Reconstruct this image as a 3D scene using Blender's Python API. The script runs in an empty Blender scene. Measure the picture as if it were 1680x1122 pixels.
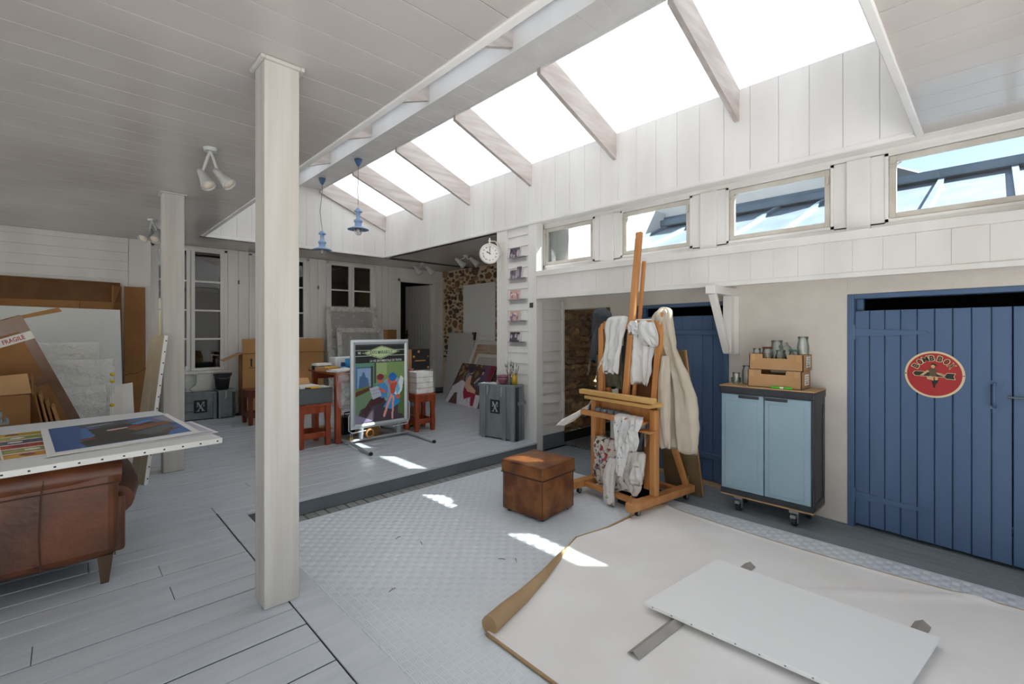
import bpy, math, random
import numpy as np
from mathutils import Vector, Matrix, noise
C = bpy.context.scene.collection
SC = bpy.context.scene
random.seed(7)

# ------------------------------------------------------------------ camera
cam_d = bpy.data.cameras.new('camera'); cam = bpy.data.objects.new('camera', cam_d); C.objects.link(cam)
cam_d.sensor_width = 36.0; cam_d.lens = 765.0/1680*36; cam_d.shift_y = -18.0/1680
cam_d.clip_start = 0.05; cam_d.clip_end = 200
cam.location = (0, 0, 1.6); cam.rotation_euler = (math.pi/2, 0, -math.atan2(0.69154844, 0.72233009))
SC.camera = cam
# ------------------------------------------------------------------ sky, sun, exposure
SUN_TO = Vector((0.752, -0.752, 1.0)).normalized()       # towards the sun
w = bpy.data.worlds.new('sky'); SC.world = w; w.use_nodes = True
nt = w.node_tree; nt.nodes.clear()
sky = nt.nodes.new('ShaderNodeTexSky'); sky.sky_type = 'NISHITA'; sky.sun_disc = False
sky.sun_elevation = math.asin(SUN_TO.z); sky.sun_rotation = math.atan2(SUN_TO.x, SUN_TO.y)
sky.air_density = 1.3; sky.dust_density = 0.6; sky.ozone_density = 1.0
bg = nt.nodes.new('ShaderNodeBackground'); bg.inputs['Strength'].default_value = 0.075
wo = nt.nodes.new('ShaderNodeOutputWorld')
nt.links.new(sky.outputs[0], bg.inputs[0]); nt.links.new(bg.outputs[0], wo.inputs[0])
sl = bpy.data.lights.new('sun', 'SUN'); sl.energy = 11.0; sl.angle = math.radians(0.6); sl.color = (1.0, 0.995, 0.985)
so = bpy.data.objects.new('sun', sl); C.objects.link(so); so.location = (9, -9, 14)
so.rotation_euler = SUN_TO.to_track_quat('Z', 'Y').to_euler()
SC.view_settings.view_transform = 'Standard'; SC.view_settings.look = 'None'
SC.view_settings.gamma = 1.0; SC.view_settings.use_curve_mapping = False
SC.view_settings.exposure = 1.56
SC.cycles.use_denoising = True
SC.cycles.max_bounces = 14; SC.cycles.diffuse_bounces = 8; SC.cycles.transparent_max_bounces = 24
SC.cycles.sample_clamp_indirect = 6.0; SC.cycles.caustics_reflective = False; SC.cycles.caustics_refractive = False

# ------------------------------------------------------------------ materials
def lin(c):
    if isinstance(c, str):
        c = tuple(int(c[i:i+2], 16)/255 for i in (0, 2, 4))
    return tuple((x/12.92 if x <= 0.04045 else ((x+0.055)/1.055)**2.4) for x in c)
MATS = {}
def mat(name, col, rough=0.5, col2=None, scale=6.0, stretch=(1, 1, 1), bump=0.0, bscale=None, metal=0.0, spec=None, detail=3.0, lo=0.35, hi=0.65, coat=0.0, voro=False):
    """principled material; col2 mixes in through noise; bump from a second noise"""
    if name in MATS: return MATS[name]
    m = bpy.data.materials.new(name); m.use_nodes = True; MATS[name] = m
    t = m.node_tree; p = t.nodes['Principled BSDF']; L = t.links.new
    c = lin(col); p.inputs['Base Color'].default_value = (*c, 1); p.inputs['Roughness'].default_value = rough
    p.inputs['Metallic'].default_value = metal
    if spec is not None: p.inputs['Specular IOR Level'].default_value = spec
    if coat: p.inputs['Coat Weight'].default_value = coat
    if col2 or bump:
        tc = t.nodes.new('ShaderNodeTexCoord'); mp = t.nodes.new('ShaderNodeMapping'); mp.inputs['Scale'].default_value = stretch
        L(tc.outputs['Object'], mp.inputs[0])
    if col2:
        n = t.nodes.new('ShaderNodeTexVoronoi' if voro else 'ShaderNodeTexNoise'); n.inputs['Scale'].default_value = scale
        if not voro: n.inputs['Detail'].default_value = detail
        L(mp.outputs[0], n.inputs['Vector'])
        r = t.nodes.new('ShaderNodeValToRGB'); r.color_ramp.elements[0].position = lo; r.color_ramp.elements[1].position = hi
        r.color_ramp.elements[0].color = (*c, 1); r.color_ramp.elements[1].color = (*lin(col2), 1)
        L(n.outputs[0], r.inputs[0]); L(r.outputs[0], p.inputs['Base Color'])
    if bump:
        n2 = t.nodes.new('ShaderNodeTexNoise'); n2.inputs['Scale'].default_value = bscale or scale*3; n2.inputs['Detail'].default_value = 4
        L(mp.outputs[0], n2.inputs['Vector'])
        b = t.nodes.new('ShaderNodeBump'); b.inputs['Strength'].default_value = bump; b.inputs['Distance'].default_value = 0.01
        L(n2.outputs[0], b.inputs['Height']); L(b.outputs[0], p.inputs['Normal'])
    return m
def glassy(name, tint=(0.95, 0.98, 0.96), edge=(0.55, 0.65, 0.6), gloss=0.12, rough=0.02, blend=0.35):
    """clear sheet glass: transparent, tinted towards the rim, with a fresnel-weighted sheen"""
    if name in MATS: return MATS[name]
    m = bpy.data.materials.new(name); m.use_nodes = True; MATS[name] = m
    t = m.node_tree; t.nodes.clear(); L = t.links.new
    o = t.nodes.new('ShaderNodeOutputMaterial'); mix = t.nodes.new('ShaderNodeMixShader')
    tr = t.nodes.new('ShaderNodeBsdfTransparent'); g = t.nodes.new('ShaderNodeBsdfGlossy'); g.inputs['Roughness'].default_value = rough
    lw = t.nodes.new('ShaderNodeLayerWeight'); lw.inputs[0].default_value = blend
    cm = t.nodes.new('ShaderNodeMixRGB'); cm.inputs[1].default_value = (*tint, 1); cm.inputs[2].default_value = (*edge, 1)
    L(lw.outputs['Facing'], cm.inputs[0]); L(cm.outputs[0], tr.inputs[0])
    mm = t.nodes.new('ShaderNodeMath'); mm.operation = 'MULTIPLY_ADD'; mm.inputs[1].default_value = 0.6; mm.inputs[2].default_value = gloss*0.5
    L(lw.outputs['Fresnel'], mm.inputs[0]); L(mm.outputs[0], mix.inputs[0])
    L(tr.outputs[0], mix.inputs[1]); L(g.outputs[0], mix.inputs[2]); L(mix.outputs[0], o.inputs[0])
    return m
def film(name, col=(0.85, 0.86, 0.88), amount=0.45, rough=0.25, bscale=60, bump=0.6):
    """crumpled clear plastic film or bubble wrap"""
    if name in MATS: return MATS[name]
    m = bpy.data.materials.new(name); m.use_nodes = True; MATS[name] = m
    t = m.node_tree; t.nodes.clear(); L = t.links.new
    o = t.nodes.new('ShaderNodeOutputMaterial'); mix = t.nodes.new('ShaderNodeMixShader')
    tr = t.nodes.new('ShaderNodeBsdfTransparent'); p = t.nodes.new('ShaderNodeBsdfPrincipled')
    p.inputs['Base Color'].default_value = (*col, 1); p.inputs['Roughness'].default_value = rough
    tc = t.nodes.new('ShaderNodeTexCoord'); n = t.nodes.new('ShaderNodeTexNoise'); n.inputs['Scale'].default_value = bscale
    n.inputs['Detail'].default_value = 2
    L(tc.outputs['Object'], n.inputs['Vector'])
    r = t.nodes.new('ShaderNodeMapRange'); r.inputs[1].default_value = 0.3; r.inputs[2].default_value = 0.7
    r.inputs[3].default_value = max(0, amount-0.12); r.inputs[4].default_value = min(1, amount+0.12)
    L(n.outputs[0], r.inputs[0]); L(r.outputs[0], mix.inputs[0])
    b = t.nodes.new('ShaderNodeBump'); b.inputs['Strength'].default_value = bump; b.inputs['Distance'].default_value = 0.02
    L(n.outputs[0], b.inputs['Height']); L(b.outputs[0], p.inputs['Normal'])
    L(tr.outputs[0], mix.inputs[1]); L(p.outputs[0], mix.inputs[2]); L(mix.outputs[0], o.inputs[0])
    return m
def wrap_mat():
    m = bpy.data.materials.new('bubble_wrap'); m.use_nodes = True; t = m.node_tree; t.nodes.clear(); L = t.links.new
    o = t.nodes.new('ShaderNodeOutputMaterial'); mix = t.nodes.new('ShaderNodeMixShader'); tr = t.nodes.new('ShaderNodeBsdfTransparent'); p = t.nodes.new('ShaderNodeBsdfPrincipled')
    p.inputs['Base Color'].default_value = (0.86, 0.85, 0.83, 1); p.inputs['Roughness'].default_value = 0.16; mix.inputs[0].default_value = 0.6
    tc = t.nodes.new('ShaderNodeTexCoord'); v = t.nodes.new('ShaderNodeTexVoronoi'); v.inputs['Scale'].default_value = 55; n = t.nodes.new('ShaderNodeTexNoise'); n.inputs['Scale'].default_value = 9; n.inputs['Detail'].default_value = 3
    L(tc.outputs['Object'], v.inputs['Vector']); L(tc.outputs['Object'], n.inputs['Vector'])
    b = t.nodes.new('ShaderNodeBump'); b.inputs['Strength'].default_value = 0.5; b.inputs['Distance'].default_value = 0.006; b.invert = True; L(v.outputs['Distance'], b.inputs['Height'])
    c = t.nodes.new('ShaderNodeBump'); c.inputs['Strength'].default_value = 0.9; c.inputs['Distance'].default_value = 0.075; L(n.outputs[0], c.inputs['Height']); L(b.outputs[0], c.inputs['Normal']); L(c.outputs[0], p.inputs['Normal'])
    L(tr.outputs[0], mix.inputs[1]); L(p.outputs[0], mix.inputs[2]); L(mix.outputs[0], o.inputs[0]); return m
def art_mat():
    if 'print' in MATS: return MATS['print']
    m = bpy.data.materials.new('print'); m.use_nodes = True; MATS['print'] = m
    t = m.node_tree; p = t.nodes['Principled BSDF']; a = t.nodes.new('ShaderNodeAttribute'); a.attribute_name = 'ink'
    t.links.new(a.outputs['Color'], p.inputs['Base Color']); p.inputs['Roughness'].default_value = 0.45
    return m

white = mat('white_paint', 'e4e2df', 0.42, 'dad7d3', 2.5, (1, 1, 0.25), 0.05, 30)
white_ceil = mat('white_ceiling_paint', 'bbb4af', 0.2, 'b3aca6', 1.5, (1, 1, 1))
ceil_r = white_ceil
white_raw = mat('whitewashed_rafter', 'cbc2bd', 0.6, 'b5aaa3', 5, (0.4, 3, 3), 0.1, 20)
white_post = mat('chalky_post_paint', 'bfbcb7', 0.65, 'b5b0a9', 9, (2.5, 2.5, 0.12), 0.2, 35)
plaster = mat('rough_plaster', 'dad4cd', 0.85, 'cfc8c0', 2.2, (1, 1, 1), 0.45, 28)
deck = mat('grey_deck_paint', 'c3c8cd', 0.22, 'b9bfc5', 3, (0.5, 6, 1), 0.012, 40)
deck_y = mat('grey_grooved_deck', '7f878d', 0.55, '6f777d', 3, (14, 0.4, 1), 0.3, 6)
deckshort = mat('grey_short_boards', '9a9996', 0.6, '8a8a88', 4, (8, 0.6, 1), 0.2, 8)
riser_m = mat('dark_grey_paint', '6d7378', 0.42, '646a70', 3)
plate_m = mat('painted_tread_plate', 'dde2e5', 0.36, 'd2d8dc', 1.2, (1, 1, 1), 0, None, metal=0.15)
under = mat('dark_underside', '1d1e20', 0.9)
dark = mat('unlit_void_black', '0b0b0c', 0.9)
blue = mat('blue_door_paint', '526a8b', 0.42, '4c6486', 3, (1, 1, 0.2), 0.06, 40)
greydoor = mat('grey_door_paint', 'b9b9b8', 0.5)
mortar = mat('ochre_mortar', 'd0bfa6', 0.95, 'c0ab8c', 5, (1, 1, 1), 0.5, 30)
stone_m = [mat('stone_%s' % n, a, 0.9, b, 14, (1, 1, 1), 0.6, 30) for n, a, b in (('rust', '8e6a4a', '75543a'), ('umber', '6b5442', '564437'), ('ochre', 'a1805c', '876a4a'), ('slate', '6a6158', '544c45'))]
zinc = mat('weathered_zinc', '76838d', 0.5, '667580', 3, (1, 1, 1), 0.1, 20, metal=0.2)
zincd = mat('zinc_flashing', '566878', 0.5, '465868', 4)
render_w = mat('white_render', 'c9c8c5', 0.9, 'bbb9b5', 1.2, (1, 1, 1), 0.2, 15)
slate = mat('roof_slate', '4d5258', 0.6)
glass = glassy('window_glass', (0.97, 0.99, 0.99), (0.75, 0.82, 0.82), 0.05)
glassd = glassy('house_window_glass', (0.8, 0.82, 0.82), (0.5, 0.52, 0.52), 0.22)
# translucent roofing sheet
def sheet_mat():
    m = bpy.data.materials.new('translucent_roof_sheet'); m.use_nodes = True
    t = m.node_tree; t.nodes.clear(); L = t.links.new
    o = t.nodes.new('ShaderNodeOutputMaterial'); mix = t.nodes.new('ShaderNodeMixShader')
    a = t.nodes.new('ShaderNodeBsdfTranslucent'); d = t.nodes.new('ShaderNodeBsdfDiffuse')
    a.inputs[0].default_value = (0.485, 0.492, 0.50, 1); d.inputs[0].default_value = (0.9, 0.9, 0.9, 1); mix.inputs[0].default_value = 0.12
    tc = t.nodes.new('ShaderNodeTexCoord'); wv = t.nodes.new('ShaderNodeTexWave'); wv.bands_direction = 'Y'; wv.inputs['Scale'].default_value = 9
    b = t.nodes.new('ShaderNodeBump'); b.inputs['Strength'].default_value = 0.5; b.inputs['Distance'].default_value = 0.02
    L(tc.outputs['Object'], wv.inputs['Vector']); L(wv.outputs[0], b.inputs['Height']); L(b.outputs[0], a.inputs['Normal'])
    L(a.outputs[0], mix.inputs[1]); L(d.outputs[0], mix.inputs[2]); L(mix.outputs[0], o.inputs[0])
    return m
sheet = sheet_mat()

# ------------------------------------------------------------------ mesh helpers
class M:
    def __init__(s): s.v = []; s.f = []; s.m = []; s.s = []
    def add(s, vs, fs, mi=0, sm=False):
        b = len(s.v); s.v += [tuple(map(float, x)) for x in vs]
        for f in fs: s.f.append(tuple(b+i for i in f)); s.m.append(mi); s.s.append(sm)
        return s
    def box(s, x0, x1, y0, y1, z0, z1, mi=0):
        vs = [(x, y, z) for z in (z0, z1) for y in (y0, y1) for x in (x0, x1)]
        return s.add(vs, [(0, 2, 3, 1), (4, 5, 7, 6), (0, 1, 5, 4), (2, 6, 7, 3), (0, 4, 6, 2), (1, 3, 7, 5)], mi)
    def frame(s, o, u, v, wv, U, V, W, c=0.0, mi=0):
        """box spanning ranges U,V,W along vectors u,v,w from o; c chamfers the +w face"""
        o, u, v, wv = Vector(o), Vector(u), Vector(v), Vector(wv)
        P = lambda a, b, d: o+u*a+v*b+wv*d
        r = lambda d, i: [P(U[0]+i, V[0]+i, d), P(U[1]-i, V[0]+i, d), P(U[1]-i, V[1]-i, d), P(U[0]+i, V[1]-i, d)]
        if c:
            vs = r(W[0], 0)+r(W[1]-c, 0)+r(W[1], c)
            fs = [(3, 2, 1, 0), (8, 9, 10, 11)]+[(k+i, k+(i+1) % 4, k+4+(i+1) % 4, k+4+i) for k in (0, 4) for i in range(4)]
        else:
            vs = r(W[0], 0)+r(W[1], 0)
            fs = [(3, 2, 1, 0), (4, 5, 6, 7)]+[(i, (i+1) % 4, 4+(i+1) % 4, 4+i) for i in range(4)]
        if u.cross(v).dot(wv) < 0: fs = [f[::-1] for f in fs]
        return s.add(vs, fs, mi)
    def bar(s, p, q, wd, h, up=(0, 0, 1), mi=0, c=0.0):
        """bar from p to q, width wd sideways, height h along up (centred)"""
        p, q, up = Vector(p), Vector(q), Vector(up); d = q-p; L = d.length; d.normalize()
        side = d.cross(up).normalized(); up2 = side.cross(d)
        return s.frame(p, d, side, up2, (0, L), (-wd/2, wd/2), (-h/2, h/2), c, mi)
    def cyl(s, p, q, r, r2=None, n=14, caps=True, mi=0, sm=True):
        p, q = Vector(p), Vector(q); r2 = r if r2 is None else r2
        d = (q-p).normalized(); a = d.orthogonal().normalized(); b = d.cross(a)
        ring = lambda c, rr: [c+(a*math.cos(2*math.pi*i/n)+b*math.sin(2*math.pi*i/n))*rr for i in range(n)]
        s.add(ring(p, r)+ring(q, r2), [(i, (i+1) % n, n+(i+1) % n, n+i) for i in range(n)], mi, sm)
        if caps: s.add(ring(p, r), [tuple(range(n))[::-1]], mi); s.add(ring(q, r2), [tuple(range(n))], mi)
        return s
    def lathe(s, prof, c=(0, 0, 0), n=24, mi=0, ax=None, closed=True):
        c = Vector(c); R = Matrix.Identity(3) if ax is None else Vector(ax).to_track_quat('Z', 'Y').to_matrix()
        vs = []
        for r, z in prof:
            for i in range(n): vs.append(c+R @ Vector((r*math.cos(2*math.pi*i/n), r*math.sin(2*math.pi*i/n), z)))
        fs = [(k*n+i, k*n+(i+1) % n, (k+1)*n+(i+1) % n, (k+1)*n+i) for k in range(len(prof)-1) for i in range(n)]
        s.add(vs, fs, mi, True)
        return s
    def tube(s, pts, r, n=8, mi=0):
        pts = [Vector(p) for p in pts]; vs = []; a = None
        for i, p in enumerate(pts):
            d = (pts[min(i+1, len(pts)-1)]-pts[max(i-1, 0)]).normalized()
            a = d.orthogonal().normalized() if a is None else (a-d*a.dot(d)).normalized()
            b = d.cross(a); rr = r[i] if isinstance(r, (list, tuple)) else r
            vs += [p+(a*math.cos(2*math.pi*k/n)+b*math.sin(2*math.pi*k/n))*rr for k in range(n)]
        m = len(pts)
        fs = [(k*n+i, k*n+(i+1) % n, (k+1)*n+(i+1) % n, (k+1)*n+i) for k in range(m-1) for i in range(n)]
        s.add(vs, fs, mi, True); s.add(vs[:n], [tuple(range(n))[::-1]], mi); s.add(vs[-n:], [tuple(range(n))], mi)
        return s
    def prism(s, poly, ext, mi=0):
        """closed polygon of 3-D points extruded by the vector ext"""
        poly = [Vector(p) for p in poly]; e = Vector(ext); n = len(poly)
        nrm = sum(((poly[i]-poly[0]).cross(poly[(i+1) % n]-poly[0]) for i in range(1, n)), Vector())
        if nrm.dot(e) > 0: poly = poly[::-1]
        return s.add(poly+[p+e for p in poly], [tuple(range(n)), tuple(range(2*n-1, n-1, -1))]+[(i, n+i, n+(i+1) % n, (i+1) % n) for i in range(n)], mi)
    def ell(s, c, r, nu=14, nv=9, mi=0, fn=None):
        vs = []
        for j in range(nv+1):
            ph = math.pi*j/nv
            for i in range(nu):
                a = 2*math.pi*i/nu; d = Vector((math.sin(ph)*math.cos(a), math.sin(ph)*math.sin(a), math.cos(ph)))
                k = fn(d) if fn else 1
                vs.append((c[0]+d.x*r[0]*k, c[1]+d.y*r[1]*k, c[2]+d.z*r[2]*k))
        return s.add(vs, [(j*nu+i, (j+1)*nu+i, (j+1)*nu+(i+1) % nu, j*nu+(i+1) % nu) for j in range(nv) for i in range(nu)], mi, True)
    def grid(s, fn, nu, nv, mi=0, sm=True, closed=False):
        vs = [fn(i/nu, j/nv) for j in range(nv+1) for i in range(nu+1)]
        k = nu+1
        return s.add(vs, [(j*k+i, j*k+i+1, (j+1)*k+i+1, (j+1)*k+i) for j in range(nv) for i in range(nu)], mi, sm)
WM = {}
def wm(o): return WM.get(o.name, Matrix.Identity(4))
def build(name, m, mats, parent=None, local=False, bevel=0.0, seg=2, solid=0.0, sub=0, origin=None):
    """link the mesh M as one object; vertices are in world space unless local"""
    me = bpy.data.meshes.new(name)
    v = np.array(m.v, dtype=float)
    W = wm(parent) if parent is not None else (Matrix.Translation(origin) if origin is not None else Matrix.Identity(4))
    if not local:
        Wi = np.array(W.inverted()); v = v @ Wi[:3, :3].T+Wi[:3, 3]
    me.from_pydata(v.tolist(), [], m.f)
    mats = mats if isinstance(mats, (list, tuple)) else [mats]
    for q in mats: me.materials.append(q)
    me.polygons.foreach_set('material_index', m.m); me.polygons.foreach_set('use_smooth', m.s); me.update()
    o = bpy.data.objects.new(name, me); C.objects.link(o)
    if parent is not None: o.parent = parent; WM[o.name] = W.copy()
    elif origin is not None: o.location = origin; WM[o.name] = W.copy()
    if bevel:
        b = o.modifiers.new('bevel', 'BEVEL'); b.width = bevel; b.segments = seg; b.limit_method = 'ANGLE'; b.angle_limit = math.radians(40)
    if solid: q = o.modifiers.new('solid', 'SOLIDIFY'); q.thickness = solid; q.offset = 0
    if sub: q = o.modifiers.new('sub', 'SUBSURF'); q.levels = sub; q.render_levels = sub
    return o
def thing(name, label, cat, loc, rotz=0.0, group=None):
    o = bpy.data.objects.new(name, None); C.objects.link(o); o.empty_display_size = 0.1
    o.location = loc; o.rotation_euler = (0, 0, rotz); o['label'] = label; o['category'] = cat
    if group: o['group'] = group
    WM[o.name] = Matrix.Translation(loc) @ Matrix.Rotation(rotz, 4, 'Z')
    return o
def tag(o, label, cat, group=None, kind=None):
    o['label'] = label; o['category'] = cat
    if group: o['group'] = group
    if kind: o['kind'] = kind
    return o
def struct(name, label, m=None, mats=None, cat='wall', loc=(0, 0, 0), **k):
    if m is None:
        o = bpy.data.objects.new(name, None); C.objects.link(o); o.location = loc; WM[o.name] = Matrix.Translation(loc)
    else: o = build(name, m, mats, **k)
    o['kind'] = 'structure'; o['label'] = label; o['category'] = cat
    return o
FONT = {}
def text_mesh(s, size=1.0, bold=0.0, ext=0.0, align='CENTER'):
    """vertices (n,3) and faces of a text, centred on its box, in the XY plane"""
    cu = bpy.data.curves.new('txt', 'FONT'); cu.body = s; cu.size = size; cu.offset = bold; cu.extrude = ext; cu.resolution_u = 3
    cu.align_x = 'LEFT'
    ob = bpy.data.objects.new('txt', cu); C.objects.link(ob); bpy.context.view_layer.update()
    me = bpy.data.meshes.new_from_object(ob.evaluated_get(bpy.context.evaluated_depsgraph_get()))
    v = np.array([tuple(x.co) for x in me.vertices]).reshape(-1, 3); f = [tuple(p.vertices) for p in me.polygons]
    bpy.data.objects.remove(ob); bpy.data.curves.remove(cu); bpy.data.meshes.remove(me)
    c = (v.min(0)+v.max(0))/2; wd = v.max(0)-v.min(0)
    return v-c, f, wd
def put_text(m, s, o, u, v, width=None, height=None, bold=0.0, mi=0):
    """lay the text flat at o along u (reading) and v (up), fitted to width and/or height"""
    tv, tf, wd = text_mesh(s, 1.0, bold)
    sx = (width/wd[0]) if width else None; sy = (height/wd[1]) if height else None
    sx = sx or sy; sy = sy or sx
    o, u, v = np.array(o, float), np.array(u, float), np.array(v, float)
    m.add([o+u*(a*sx)+v*(b*sy) for a, b, _ in tv], tf, mi)
# raster painting carried on a mesh as a colour attribute
class Canvas:
    def __init__(s, W, H, bgc): s.W, s.H = W, H; s.a = np.zeros((H, W, 3)); s.a[:] = lin(bgc); y, x = np.mgrid[0:H, 0:W]; s.x = (x+0.5)/W; s.y = (y+0.5)/H
    def mix(s, mask, c, k=1.0): s.a[mask] = s.a[mask]*(1-k)+np.array(lin(c))*k
    def rect(s, x0, y0, x1, y1, c, k=1): s.mix((s.x >= x0) & (s.x <= x1) & (s.y >= y0) & (s.y <= y1), c, k); return s
    def oval(s, x, y, rx, ry, c, k=1, rot=0):
        ca, sa = math.cos(rot), math.sin(rot); dx, dy = s.x-x, s.y-y
        s.mix(((dx*ca+dy*sa)/rx)**2+((-dx*sa+dy*ca)/ry)**2 <= 1, c, k); return s
    def poly(s, pts, c, k=1):
        ins = np.zeros(s.x.shape, bool); n = len(pts)
        for i in range(n):
            (xa, ya), (xb, yb) = pts[i], pts[(i+1) % n]
            if ya == yb: continue
            cr = ((ya > s.y) != (yb > s.y)) & (s.x < (xb-xa)*(s.y-ya)/(yb-ya)+xa); ins ^= cr
        s.mix(ins, c, k); return s
    def line(s, pts, wd, c, k=1):
        for (xa, ya), (xb, yb) in zip(pts, pts[1:]):
            dx, dy = xb-xa, (yb-ya); L = dx*dx+dy*dy+1e-9
            t = np.clip(((s.x-xa)*dx+(s.y-ya)*dy)/L, 0, 1)
            s.mix((s.x-xa-t*dx)**2+(s.y-ya-t*dy)**2 <= wd*wd/4, c, k)
        return s
    def grain(s, amt, seed=1):
        r = np.random.RandomState(seed); n = r.rand(s.H, s.W, 1); s.a = np.clip(s.a*(1-amt/2+amt*n), 0, 1); return s
    def mesh(s, name, o, u, v, parent=None):
        """quad mesh: o is the top-left corner, u spans to the right, v spans down"""
        o, u, v = np.array(o, float), np.array(u, float), np.array(v, float)
        m = M(); k = s.W+1
        vs = [o+u*(i/s.W)+v*(j/s.H) for j in range(s.H+1) for i in range(s.W+1)]
        m.add(vs, [(j*k+i, (j+1)*k+i, (j+1)*k+i+1, j*k+i+1) for j in range(s.H) for i in range(s.W)])
        ob = build(name, m, art_mat(), parent)
        at = ob.data.color_attributes.new('ink', 'FLOAT_COLOR', 'CORNER')
        col = np.concatenate([np.repeat(s.a.reshape(-1, 1, 3), 4, 1), np.ones((s.W*s.H, 4, 1))], 2)
        at.data.foreach_set('color', col.reshape(-1))
        return ob
def v3(*a): return Vector(a)
Xv, Yv, Zv = Vector((1, 0, 0)), Vector((0, 1, 0)), Vector((0, 0, 1))
# ================================================================== STRUCTURE
U = 0.147; H = 3.03
rnd = random.Random(3)
# ---- upper deck
floor = struct('floor', 'light grey painted plank deck at the upper level', M().box(-2.5, 0.871, -1.6, 9.5, 0.0, U-0.005).box(0.871, 6.7, 4.3, 9.5, 0.0, U-0.005).box(0.871, 1.0, -1.6, 4.3, 0.0, U-0.031).box(1.0, 4.6, 4.215, 4.3, 0.0, U-0.031), under, cat='floor')
def plank(parent, u0, u1, v0, v1, w0, w1, axes, m, c=0.004, name='plank'):
    """one board: u,v in-plane ranges, w thickness; axes picks the three directions"""
    o, u, v, n = axes
    return build(name, M().frame(o, u, v, n, (u0, u1), (v0, v1), (w0, w1), c), m, parent)
DECK = ((0, 0, 0), Xv, Yv, Zv)
butt = {4: [-0.11], 5: [0.428], 6: [], 7: [0.416], 3: [-0.9], 8: [-0.5], 9: [0.1]}
k0 = -23
GAP = [0.0026, 0.0058, 0.004, 0.002, 0.0062, 0.004, 0.0024, 0.0055, 0.0034, 0.002, 0.0048]
for k in range(k0, 39):
    y0 = 2.206+0.1756*k; y1 = y0+0.1756
    if y1 > 9.36: break
    full = y0 > 4.15
    xs = [-2.5, 0.866 if not full else 6.6]
    cuts = butt.get(k, [rnd.uniform(-1.6, 0.5)]) if not full else [rnd.uniform(-1.2, 0.2), rnd.uniform(1.2, 3.2), rnd.uniform(3.8, 5.6)]
    if full and y0 < 4.42: cuts = [0.866]+cuts[1:]
    xs = sorted(xs+cuts)
    for a, b in zip(xs, xs[1:]):
        dz = rnd.uniform(-0.0012, 0.0012); ya = y0; ga = GAP[k % 11]; gb = GAP[(k+1) % 11]
        if y0 < 1.0 and b < -0.8: continue
        if full and y0 < 4.35 and a > 0.8: ya = y0
        plank(floor, a+0.0015, b-0.0015, ya+ga, y1-gb, U-0.026, U+dz, DECK, deck, 0.0015 if y0 < 3.6 else 0.004)
ystart = [2.206+0.1756*k for k in range(k0, 39) if 2.206+0.1756*k > 4.15][0]
trim_1 = struct('trim_1', 'wide grey board edging the deck above the tread plate', M().prism([(0.872, -1.6, U-0.03), (1.04, -1.6, U-0.03), (1.04, 4.215, U-0.03), (0.872, ystart-0.004, U-0.03)], (0, 0, 0.031)), deck, cat='trim', bevel=0.003)
trim_2 = struct('trim_2', 'dark grey riser board below the deck step', M().box(1.04, 4.47, 4.195, 4.215, 0.0, U-0.028), riser_m, cat='trim')
trim_3 = struct('trim_3', 'grey nosing board along the front of the deck step', M().prism([(0.876, ystart-0.004, U-0.027), (1.043, 4.2185, U-0.027), (1.043, 4.178, U-0.027), (4.468, 4.178, U-0.027), (4.468, ystart-0.003, U-0.027)], (0, 0, 0.0275)), deck, cat='trim', bevel=0.004)
trim_4 = struct('trim_4', 'dark side board under the deck edging', M().box(1.005, 1.03, -1.6, 4.2, 0.0, U-0.03), riser_m, cat='trim')
# ---- lower floor: decking boards with tread plate over them
floor2 = struct('floor', 'lower grey floor of tread plate and grooved boards', M().box(1.0, 7.3, -1.6, 4.5, -0.12, -0.026), under, cat='floor')
FY = ((0, 0, 0), Xv, Yv, Zv)
x = 4.165
while x < 5.2:
    m = M()
    for j in range(6): m.frame((0, 0, 0), Xv, Yv, Zv, (x+0.002+j*0.0235, x+0.002+j*0.0235+0.0215), (-1.6, 4.19), (-0.026, 0.0), 0.003)
    build('plank', m, deck_y, floor2); x += 0.145
x = 1.045
for i in range(17):
    x0 = 1.131+0.183*i
    m = M().frame((0, 0, 0), Xv, Yv, Zv, (x0+0.004, x0+0.088), (3.86, 4.192), (-0.026, 0.0), 0.004).frame((0, 0, 0), Xv, Yv, Zv, (x0+0.095, x0+0.179), (3.86, 4.192), (-0.026, 0.0), 0.004).box(x0+0.004, x0+0.179, 3.86, 4.192, -0.026, -0.006)
    build('plank', m, deckshort, floor2)
plate = build('tread_plate', M().box(1.045, 4.15, -1.6, 4.05, -0.026, 0.003), plate_m, floor2)
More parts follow.
